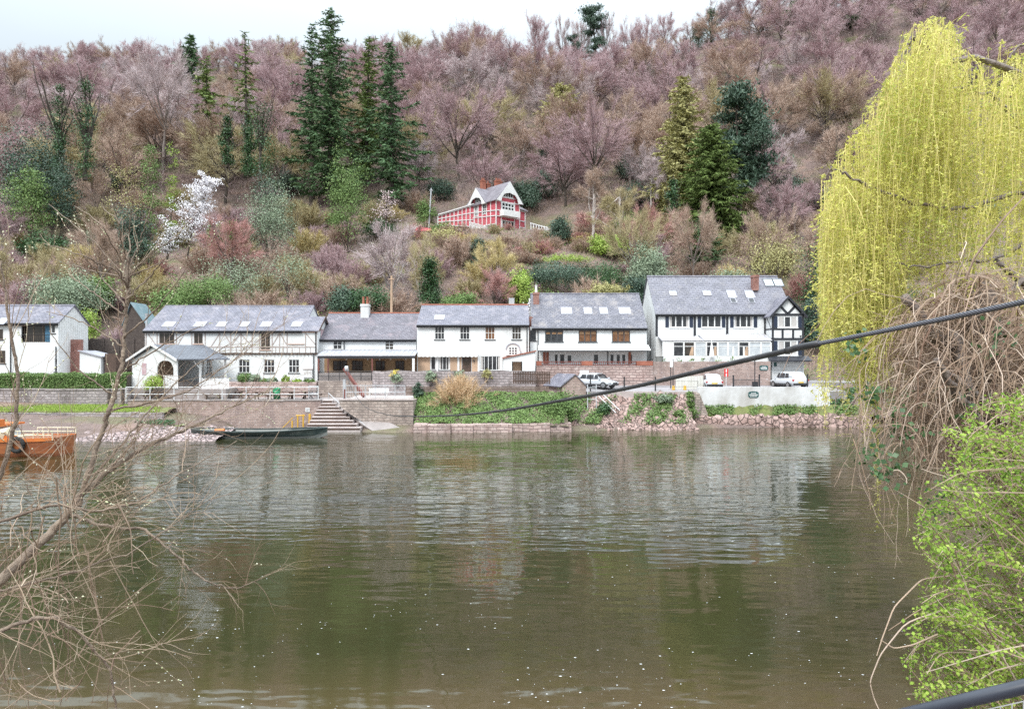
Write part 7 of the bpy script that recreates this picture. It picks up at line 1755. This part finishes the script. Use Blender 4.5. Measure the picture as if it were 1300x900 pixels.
bankbush('small plant on the terrace wall under the wide ground floor window', 618, 70.7, 469, 481, 12, 95, 'lf_larch', nclump=30, per=34, leaf=.13)
bankbush('yellow flowering shrub on the terrace wall by the verandah', 500, 70.9, 469, 480, 13, 96, 'fl_yellow', nclump=14, per=18, leaf=.12)
bankbush('grey green plant under the yellow flowering shrub', 505, 70.8, 472, 486, 12, 97, 'lf_grey', nclump=30, per=34, leaf=.13)
bankbush('grey green spiky plant on the rubble bank below the black post', 842, 66.9, 500, 512, 18, 98, 'lf_grey', nclump=40, per=30, leaf=.18)
bankbush('ivy strip hanging down the rubble bank at the buttress', 876, 66.4, 497, 536, 14, 99, 'lf_mid', nclump=60, per=40, leaf=.15, shape='column')
bankbush('small bright weed low on the rubble bank', 862, 65.6, 519, 529, 12, 100, 'lf_mid', nclump=24, per=30, leaf=.14)
bankbush('green fern patch beside the steel steps', 768, 66.2, 512, 527, 20, 101, 'lf_ivy', nclump=40, per=40, leaf=.16)
for k, (px, w_, top, mat, lb) in enumerate(((310,17,473.5,'lf_mid','large variegated shrub on the terrace wall under the inn windows'),(324,14,474,'lf_grey','grey green shrub beside the large variegated shrub'),(336,9,479.5,'lf_mid','small clipped shrub left of the yellow one'),(346,12,479,'lf_grey','low greyish shrub under the middle inn window'),(362.5,8,476,'lf_bright','bright yellow green shrub on the terrace wall'),(377,9,480,'lf_bright','smaller yellow green shrub right of the bright one'),(393,14,480.5,'lf_mid','low spreading shrub below the notice case'))):
    bankbush(lb, px, 71.7, top, 486, w_, 110+k, mat, nclump=50, per=46, leaf=.12)
bankbush('clipped shrub between the white fences by the shelter arch', 196, 68.2, 476.5, 494, 22, 120, 'lf_bright', nclump=60, per=60, leaf=.12)
def hedge():
    rng = np.random.default_rng(41); Y0, Y1 = 67.6, 69.0; x0, x1 = PX(-60,68), PX(163,68); n = 30000
    X = rng.uniform(x0, x1, n); Y = np.where(rng.random(n) < .7, Y0+rng.normal(0, .09, n), rng.uniform(Y0, Y1, n)); zt = PZ(475.5,68)+.06*np.sin(X*1.3)+.05*np.sin(X*3.7)
    zb = PZ(494,68); z = np.where(Y > Y0+.15, zt+rng.normal(0, .07, n), zb+(zt-zb)*rng.random(n)); mb = MB()
    add_leaves(mb, np.stack([X, Y, z], 1), .13*rng.uniform(.6, 1.4, n), rng, np.array([0,-.8,.5]), .8, .65)
    t = thing('clipped_hedge', 'long clipped green hedge on top of the low stone wall at the left', 'hedge', (x0, 68, zb)); o = mb.build('foliage', MAT['lf_mid'], t)
    MB().box(x0, x1, Y0+.1, Y1-.1, zb-.1, PZ(477.5,68)).build('branches', MAT['bark_dark'], t)
hedge()
def buff_shrub():
    Y = 66.5; mb = bare_shrub_mesh(301, PZ(472,Y)-PZ(524,Y), 2.2, 170, 12000, .022); x, y, z = P(582, 524, Y); mb2 = MB(); 
    t = thing('dry_shrub', 'buff coloured dry feathery shrub on the green ivy bank', 'shrub', (x, Y, z)); o = mb.build('stems', MAT['buff']); o.parent = t
buff_shrub()
# ------------------------------------------------------------------ near bank: weeping willow, dead vines, hawthorn, bare willow
def px_top(x):  return np.interp(x, [1036,1050,1075,1100,1130,1143,1152,1168,1200,1222,1238,1262,1300,1360,1420], [262,222,205,162,118,72,48,37,42,66,88,74,58,50,60])
def willow():
    rng = np.random.default_rng(61); t = thing('weeping_willow', 'large yellow green weeping willow in young leaf hanging over the near bank at the right', 'tree', (9.4, 9.6, 3.0))
    # trunk and limbs out of frame at the right, arching limbs inside the crown
    tk = MB(); tk.tube([(9.6,9.6,.6),(9.4,9.6,3.5),(9.0,9.5,6.0),(8.6,9.4,8.2)], [.42,.36,.30,.22], 10)
    limbs = []
    def limb(pts, r):
        W_ = np.array([P(*p) for p in pts]); s = np.linspace(0, len(W_)-1, 6*len(W_)); q = np.stack([np.interp(s, np.arange(len(W_)), W_[:, k]) for k in range(3)], 1)
        q[1:-1] = (q[:-2]+2*q[1:-1]+q[2:])/4; q += rng.normal(0, .012, q.shape); tk.tube(q, np.linspace(r*.62, r*.12, len(q)), 6); limbs.append(q)
    limb([(1480,200,9.4),(1330,110,9.3),(1240,72,9.2),(1200,80,9.0),(1158,45,8.9),(1146,75,8.8),(1140,130,8.7)], .085)
    limb([(1480,260,9.4),(1320,190,9.0),(1262,120,8.8),(1210,112,8.6),(1180,120,8.4),(1165,135,8.3)], .06)
    limb([(1450,330,9.4),(1300,240,8.6),(1220,268,8.2),(1160,258,8.0),(1110,240,7.9),(1075,222,7.8),(1054,212,7.8),(1046,240,7.8)], .05)
    limb([(1460,330,9.4),(1320,300,8.5),(1260,330,8.2),(1170,340,8.0),(1120,330,7.9)], .05)
    limb([(1480,220,9.4),(1380,90,9.8),(1320,52,10),(1290,60,10),(1270,90,10)], .06)
    limb([(1470,180,9.4),(1310,150,10.4),(1250,135,10.6),(1200,160,10.6),(1150,180,10.6)], .06)
    limb([(1480,180,9.4),(1420,40,9.0),(1360,20,8.8),(1330,40,8.6)], .06)
    tk.build('trunk', MAT['bark'], t, True)
    # hanging shoots, in tiers: each spray of shoots leaves its own bough and hangs as a tress
    st = MB(); lf = MB(); LP = []
    lowest = lambda px: np.interp(px, [1040,1050,1062,1075,1090,1110,1135,1160,1220,1300,1400], [480,560,450,440,470,500,420,390,375,370,430])
    for c in range(205):
        cx = rng.uniform(1052, 1400) if c > 52 else rng.uniform(1048, 1135); Y = rng.uniform(7.5, 11.2); tp = float(px_top(cx))
        cx = cx if c < 150 else (rng.uniform(1128, 1212) if c < 185 else rng.uniform(1225, 1330)); tp = float(px_top(cx))
        cy = tp + 6 + (rng.random()**1.5)*(300 if cx > 1100 else 190)*(1 if c < 150 else .25); tl = rng.uniform(90, 300); wdt = rng.uniform(6, 20); tone = rng.uniform(.6, 1.25)
        lean = rng.normal(-.04, .06) if cx > 1140 else rng.normal(0, .02)
        if c < 150 and (math.sin(cx*.085+.6)+.7*math.sin(cx*.21+1.9) < .0 if cx > 1125 else rng.random() < .30): continue
        if cx < 1130 and rng.random() < .22: tl += rng.uniform(60, 200)
        for _ in range(int(rng.integers(6, 14))):
            px = cx + rng.normal(0, wdt); y0 = max(float(px_top(px)), cy + rng.normal(0, 16) + abs(px-cx)*.6); Ys = Y + rng.normal(0, .12)
            L_px = min(float(lowest(px)) + rng.normal(0, 34) + (rng.uniform(0, 170) if cx < 1130 and rng.random() < .1 else 0) - y0, tl*rng.uniform(.55, 1.1))
            if L_px < 22 or px < 1040: continue
            a = np.array(P(px, y0, Ys)); L_ = L_px*Ys/F; k = max(6, int(L_/.13)); s = np.linspace(0, 1, k+1)
            out = np.array([np.sign(px-cx)*.06-.08*rng.random(), rng.normal(0, .12), 0]); q = a[None] + out[None]*(1-np.exp(-5*s))[:, None] + np.array([lean, rng.normal(0, .05), 0])[None]*L_*(s**1.4)[:, None]
            q[:, 2] -= L_*(s - .12*np.exp(-((s-.05)/.07)**2)); q[:, :2] += np.cumsum(rng.normal(0, .011, (k+1, 2)), 0) + (.012+.03*rng.random())*np.sin(s*L_*rng.uniform(2.5, 7)+rng.random()*6)[:, None]*np.array([1, .6])
            if (HX + q[:, 0]/q[:, 1]*F).min() < 1038: continue
            st.tube(q, np.linspace(.0042, .0013, k+1), 3, False)
            def leaves(c_, m_): u = rng.random(m_)*(len(c_)-1.01); j = u.astype(int); LP.append(c_[j]+(c_[j+1]-c_[j])*(u-j)[:, None]+rng.normal(0, .008, (m_, 3)))
            leaves(q, int(L_*rng.uniform(36, 66)*tone*(.6 if y0 > 430 else 1)))
            for _ in range(int(L_*3.4)):
                i_ = rng.integers(0, k); c2 = curve(q[i_], (rng.normal(0, 1), rng.normal(0, 1), rng.uniform(-.6, .6)), rng.uniform(.06, .26), rng, 4, .2, grav=.3); st.tube(c2, np.linspace(.0022, .001, 5), 3, False); leaves(c2, int(rng.integers(6, 13)*tone)+1)
    LP = np.vstack(LP); N = len(LP); d = unit(np.stack([rng.normal(0, .8, N), rng.normal(0, .8, N), rng.uniform(-1.0, .7, N)], 1)); ln = (.036*rng.uniform(.45, 1.5, N))[:, None]; sd = unit(np.cross(d, rng.normal(size=(N, 3))))
    v = np.stack([LP, LP+d*ln*.45+sd*ln*.18, LP+d*ln, LP+d*ln*.45-sd*ln*.18], 1).reshape(-1, 3); lf.add(v, np.arange(N)[:, None]*4+np.array([[0,1,2,3]]))
    st.build('hanging_shoots', MAT['willow_twig'], t); lf.build('leaves', MAT['willow'], t); print('willow leaves', N)
willow()

def dead_vines():
    rng = np.random.default_rng(66); t = thing('vine_covered_stump', 'broken tree stump smothered in hanging dead brown vines on the near bank', 'stump', P(1250, 640, 7.6))
    sm = MB()
    def lg(pts, r0, r1, n=8):
        W_ = np.array([P(*p) for p in pts]); s = np.linspace(0, len(W_)-1, 5*len(W_)); q = np.stack([np.interp(s, np.arange(len(W_)), W_[:, k]) for k in range(3)], 1); q += rng.normal(0, .012, q.shape); sm.tube(q, np.linspace(r0, r1, len(q))*rng.uniform(.85, 1.15, len(q)), n)
    lg([(1330,760,8.2),(1290,600,8.1),(1262,480,8.0),(1245,390,7.9),(1236,352,7.9)], .24, .14); lg([(1290,560,8.1),(1230,470,7.9),(1180,415,7.7),(1148,376,7.6)], .10, .045)
    lg([(1300,560,7.6),(1240,500,7.4),(1200,470,7.3)], .05, .02); lg([(1330,640,7.6),(1260,560,7.4),(1215,500,7.3),(1190,455,7.2)], .055, .03); lg([(1340,420,8.3),(1300,360,8.3),(1262,330,8.3)], .06, .03)
    lg([(1210,420,7.6),(1232,500,7.5),(1252,590,7.5)], .05, .03); lg([(1420,300,8.5),(1310,345,8.3),(1255,395,8.1)], .05, .03)
    sm.build('stump', MAT['bark'], t, True)
    vb = MB(); 
    topy = lambda x: np.interp(x, [1075,1100,1130,1150,1175,1200,1225,1250,1275,1300,1400], [470,430,405,385,385,370,352,348,362,395,420])
    for i in range(1250):
        px = 1122+310*rng.random()**.75; Y = rng.uniform(6.9, 8.9); yt = float(topy(px))+ (rng.random()**1.6)*240
        L_ = rng.uniform(.5, 2.1); 
        if px < 1150: L_ *= .8
        if yt+L_*F/Y > 630-40*rng.random(): L_ = max(.2, (610-yt)*Y/F)
        d = np.array([rng.normal(-.35, .7), rng.normal(-.1, .5), rng.uniform(-.2, .75)]); q = curve(P(px, yt, Y), d, L_, rng, 9, .17, grav=.30)
        r_ = rng.choice([.0035, .005, .007, .011], p=[.4, .35, .19, .06]); vb.tube(q, np.linspace(r_, r_*.5, 10), 4, False)
    # long bare strings hanging over the water
    for i in range(50):
        px = rng.uniform(1080, 1215); Y = rng.uniform(7.0, 8.6); y0 = rng.uniform(430, 600); L_ = rng.uniform(.5, 1.7)
        if y0+L_*F/Y > 735: L_ = (735-y0)*Y/F
        q = curve(P(px, y0, Y), (rng.normal(0,.15), rng.normal(0,.1), -1), L_, rng, 10, .12, grav=.1); vb.tube(q, np.linspace(.005, .002, 11), 3, False)
        k = rng.integers(2, 10, 4)
        add_twigs(vb, q[k], rng.normal(0, .6, (4, 3))+[0,0,-.4], .16, .005, rng)
    # matted core of fine stems
    B = []; D = []
    n = 26000; px = 1135+310*rng.random(n)**.8; Y = rng.uniform(7.4, 9.3, n); ty = topy(px)+10; py = ty+(rng.random(n)**1.2)*np.interp(px, [1100,1180,1260,1400], [90,200,270,330])
    b = np.stack([(px-HX)/F*Y, Y, CZ+(HY-py)/F*Y], 1); add_twigs(vb, b, np.stack([rng.normal(-.2, .8, n), rng.normal(0, .6, n), rng.normal(-.5, .6, n)], 1), rng.uniform(.08, .34, n), rng.uniform(.004, .012, n), rng)
    vb.build('dead_vines', MAT['vine'], t)
    iv = MB(); c = []
    for cx, cy, s, m_ in ((1150,540,26,60),(1144,600,22,40),(1105,580,16,30),(1118,602,10,24),(1085,440,16,40),(1108,500,12,30),(1265,430,22,50),(1190,640,20,40),(1225,520,20,26)):
        p = np.stack([cx+rng.normal(0, s*.6, m_), cy+rng.normal(0, s*.6, m_)], 1); Y = rng.uniform(6.9, 7.4, m_); c.append(np.stack([(p[:, 0]-HX)/F*Y, Y, CZ+(HY-p[:, 1])/F*Y], 1))
    c = np.vstack(c); add_leaves(iv, c, .055*rng.uniform(.6, 1.4, len(c)), rng, np.array([-.2,-.6,.5]), .7, .8); iv.build('ivy_leaves', MAT['lf_ivy'], t)
dead_vines()

def hawthorn():
    rng = np.random.default_rng(71); t = thing('hawthorn_bush', 'fresh green hawthorn bush coming into leaf at the bottom right', 'bush', P(1330, 900, 6.2))
    sb = MB(); lf = MB(); tips = []; LP = []
    left = lambda y: np.interp(y, [495,520,560,600,640,680,720,760,800,840,880,930], [1290,1225,1205,1195,1165,1150,1185,1165,1150,1142,1150,1160])
    for i in range(700):
        py = rng.uniform(500, 960); px0 = float(left(py)); px = px0 + (rng.random()**1.25)*(1420-px0); Y = rng.uniform(4.9, 7.2)
        end = np.array(P(px, py, Y)); root = end + np.array([rng.uniform(.35, 1.0), rng.normal(.1, .35), rng.normal(-.35, .35)])
        mid = (root+end)/2 + rng.normal(0, .09, 3)+[0,0,.12]; s = np.linspace(0, 1, 7)[:, None]; q = root*(1-s)**2+2*mid*s*(1-s)+end*s**2; q += rng.normal(0, .008, q.shape)
        sb.tube(q, np.linspace(.008, .0022, 7), 4, False); m_ = int(rng.integers(34, 96)); u = (rng.random(m_)**.7)*5.99; ii = u.astype(int); pb = q[ii]+(q[ii+1]-q[ii])*(u-ii)[:, None]
        c = rng.normal(0, .025, (m_, 3)); LP.append(pb+c); m2 = 6; u = rng.random(m2)*5.99; ii = u.astype(int)
        add_twigs(sb, q[ii], (q[ii+1]-q[ii])*8+rng.normal(0, .7, (m2, 3)), rng.uniform(.08, .25, m2), .004, rng)
    for pts in (((1250,790,5.6),(1210,770,5.5),(1150,790,5.4),(1118,830,5.4),(1104,865,5.4),(1110,888,5.4),(1128,925,5.3)),((1205,731,5.8),(1170,735,5.7),(1135,770,5.6),(1120,810,5.5),(1113,832,5.45)),((1240,745,5.6),(1205,755,5.5),(1165,775,5.4),(1128,800,5.4)),((1190,805,5.4),(1160,818,5.3),(1135,823,5.3),(1118,812,5.3))):
        W_ = np.array([P(*p) for p in pts]); s = np.linspace(0, len(W_)-1, 5*len(W_)); q = np.stack([np.interp(s, np.arange(len(W_)), W_[:, k]) for k in range(3)], 1); q[1:-1] = (q[:-2]+2*q[1:-1]+q[2:])/4; sb.tube(q, np.linspace(.008, .003, len(q)), 5)
    # old brown canes inside
    for i in range(110):
        px = rng.uniform(1230, 1420); py = rng.uniform(600, 900); Y = rng.uniform(5.4, 7.4); q = curve(P(px, py, Y), (rng.normal(-.1,.8), rng.normal(0,.4), rng.normal(.3,.7)), rng.uniform(.3, .8), rng, 8, .18, grav=.08); sb.tube(q, np.linspace(.006, .003, 9), 4, False)
    sb.build('branches', MAT['vine'], t); LP = np.vstack(LP); N = len(LP)
    add_leaves(lf, LP, .025*rng.uniform(.4, 1.6, N), rng, np.array([-.1,-.3,.8]), .9, .75); lf.build('leaves', MAT['hawthorn'], t); print('hawthorn', N)
hawthorn()

def bare_willow():
    rng = np.random.default_rng(81); t = thing('bare_willow', 'leafless young willow with catkins leaning over the river at the left', 'tree', (-4.2, 5.2, 2.5))
    tk = MB(); tw = MB(); ck = MB(); K = []
    def limb(pts, r0, r1, n=7, mb=None, wob=.010):
        W_ = np.array([P(*p) for p in pts]); m_ = len(W_); s = np.linspace(0, m_-1, 6*m_); q = np.stack([np.interp(s, np.arange(m_), W_[:, k]) for k in range(3)], 1)
        for _ in range(2): q[1:-1] = (q[:-2]+2*q[1:-1]+q[2:])/4
        q += rng.normal(0, wob, q.shape)*.5; (mb or tk).tube(q, np.linspace(r0, r1, len(q)), n); return q
    main = [limb([(-220,900,4.9),(-60,790,5.0),(0,737,5.2),(45,695,5.4),(85,655,5.6),(100,630,5.7),(135,600,5.9),(165,578,6.0),(200,560,6.2),(245,540,6.5),(290,520,6.8),(345,492,7.2)], .046, .005),
            limb([(92,654,5.6),(132,668,5.6),(180,670,5.6),(216,696,5.6),(240,720,5.6),(262,738,5.6),(300,748,5.7),(330,735,5.8)], .014, .003),
            limb([(96,646,5.65),(116,592,5.7),(132,540,5.8),(137,521,5.8),(146,503,5.85),(153,471,5.9),(157,439,5.95),(160,400,6.0),(164,366,6.0)], .022, .013),
            limb([(-60,700,5.2),(-12,640,5.2),(10,580,5.2),(22,520,5.2),(22,470,5.2),(14,425,5.2),(8,375,5.2),(0,330,5.2)], .020, .006),
            limb([(-80,860,4.6),(0,800,4.7),(60,780,4.8),(100,800,4.9),(140,850,5),(150,920,5)], .016, .007),
            limb([(-60,690,4.9),(0,660,5),(70,640,5.1),(120,650,5.2),(170,640,5.3),(230,600,5.5),(300,560,5.8)], .014, .003),
            limb([(100,630,5.7),(150,568,5.9),(190,520,6.2),(240,470,6.5),(300,430,6.9)], .012, .003),
            limb([(137,521,5.8),(190,512,6),(240,497,6.2),(300,455,6.5),(330,420,6.6)], .010, .002),
            limb([(-40,760,5.0),(40,740,5.1),(110,720,5.3),(170,700,5.4),(230,660,5.6),(270,630,5.7)], .010, .0025)]
    fan = []
    for e in (((150,340),(112,300),(62,258)),((150,345),(100,322),(56,310)),((156,335),(130,285),(95,262)),((160,330),(150,280),(128,262)),((163,330),(165,290),(168,262)),((166,335),(180,300),(190,268)),((167,345),(200,315),(226,300)),((165,350),(215,330),(262,318)),((160,352),(120,345),(70,330)),((158,400),(120,372),(88,350)),((157,430),(200,390),(238,340)),((157,439),(110,410),(60,395)),((153,471),(205,440),(262,410)),((146,503),(100,470),(62,420)),((160,380),(190,352),(215,322)),((160,390),(128,350),(104,322))):
        fan.append(limb([(162,366,6.0) if e[0][1] < 360 else (*e[0], 5.95)] + [(a, b, 6.0+rng.normal(0, .12)*(i+1)) for i, (a, b) in enumerate(e if e[0][1] < 360 else e[1:])], .0085, .0025, 5))
    def sprout(q, n, L0, L1, dirs, r=.0035, depth=1, grav=0.0, up=.05, cat=.0):
        for _ in range(n):
            f = rng.uniform(.12, 1)*(len(q)-1.01); p = q[int(f)]+(q[int(f)+1]-q[int(f)])*(f % 1); tg = unit(q[int(f)+1]-q[int(f)])
            d = unit(tg*.8+np.array(dirs)*.5+rng.normal(0, .55, 3)*[1,.6,1]); L_ = rng.uniform(L0, L1); c = curve(p, d, L_, rng, 8, .11, grav=grav, up=up); tw.tube(c, np.linspace(r*.8, r*.3, 9), 4, False)
            if rng.random() < cat:
                for k in range(2, 9): 
                    if rng.random() < .6: K.append((c[k], unit(c[k]-c[k-1])))
            if depth: sprout(c, 3, L0*.35, L1*.5, dirs, r*.62, depth-1, grav, up, cat)
    for q in main[:1]: sprout(q, 34, .3, 1.1, (.35, 0, .55), .005, 2, 0, .03, .12)
    for q in main[1:2]: sprout(q, 14, .2, .6, (.3, 0, .0), .003, 1, .04, 0, .1)
    for q in main[2:3]: sprout(q, 9, .25, .8, (0, 0, .9), .004, 1, 0, .05, .4)
    for q in main[3:4]: sprout(q, 14, .25, .8, (.1, 0, 1.0), .004, 1, 0, .06, .5)
    for q in main[4:]: sprout(q, 16, .25, .9, (.3, 0, .2), .0038, 1, .02, .02, .08)
    for q in fan: sprout(q, 4, .12, .45, (0, 0, .7), .003, 0, 0, .04, .6)
    # tangle of whips low at the left
    for i in range(120):
        px = -40+190*rng.random()**1.3; py = rng.uniform(590, 915); Y = rng.uniform(4.4, 6.2); d = np.array([rng.normal(.25, .6), rng.normal(0, .4), rng.normal(.35, .8)])
        c = curve(P(px, py, Y), d, rng.uniform(.3, 1.2), rng, 9, .15, grav=.06); r = rng.choice([.0016, .0024, .0034, .0055]); tw.tube(c, np.linspace(r, r*.5, 10), 4, False); sprout(c, 3, .1, .35, (.2,0,.1), r*.55, 0)
    for px0, y0, y1 in ((106,690,900),(112,700,880),(70,700,900),(60,750,900),(95,560,720),(40,640,900),(20,700,900),(83,640,700)):
        c = curve(P(px0, y0, 5.5), (.05, 0, -1), (y1-y0)*5.5/F, rng, 12, .10, grav=.1); tw.tube(c, np.linspace(.006, .003, 13), 5, False); sprout(c, 6, .1, .3, (.1,0,-.5), .0026, 1, .05, 0)
    tk.build('trunk', MAT['sallow_bark'], t, True); tw.build('twigs', MAT['sallow'], t)
    for p, d in K:
        s = unit(np.cross(d, rng.normal(size=3))); u = np.cross(d, s); L_ = rng.uniform(.010, .024); w_ = L_*.30; c = p+s*w_
        v = [c, c+d*L_*.5+s*w_, c+d*L_*.5+u*w_, c+d*L_*.5-s*w_, c+d*L_*.5-u*w_, c+d*L_]; ck.add(v, [(0,2,1),(0,3,2),(0,4,3),(0,1,4),(5,1,2),(5,2,3),(5,3,4),(5,4,1)])
    tag(ck.build('catkins', MAT['catkin'], t), kind='stuff'); print('catkins', len(K))
bare_willow()
# grass of the near bank, just out of view below the frame, carries the plants
def near_grass():
    rng = np.random.default_rng(91); mb = MB(); n = 14000; X = rng.uniform(-9, 11, n); Y = rng.uniform(3, 10.4, n)
    add_twigs(mb, np.stack([X, Y, ground(X, Y)], 1), rng.normal(0, .35, (n, 3))+[0,0,1], rng.uniform(.08, .25, n), .012, rng); tag(mb.build('grass', MAT['lf_mid']), kind='stuff')
near_grass()
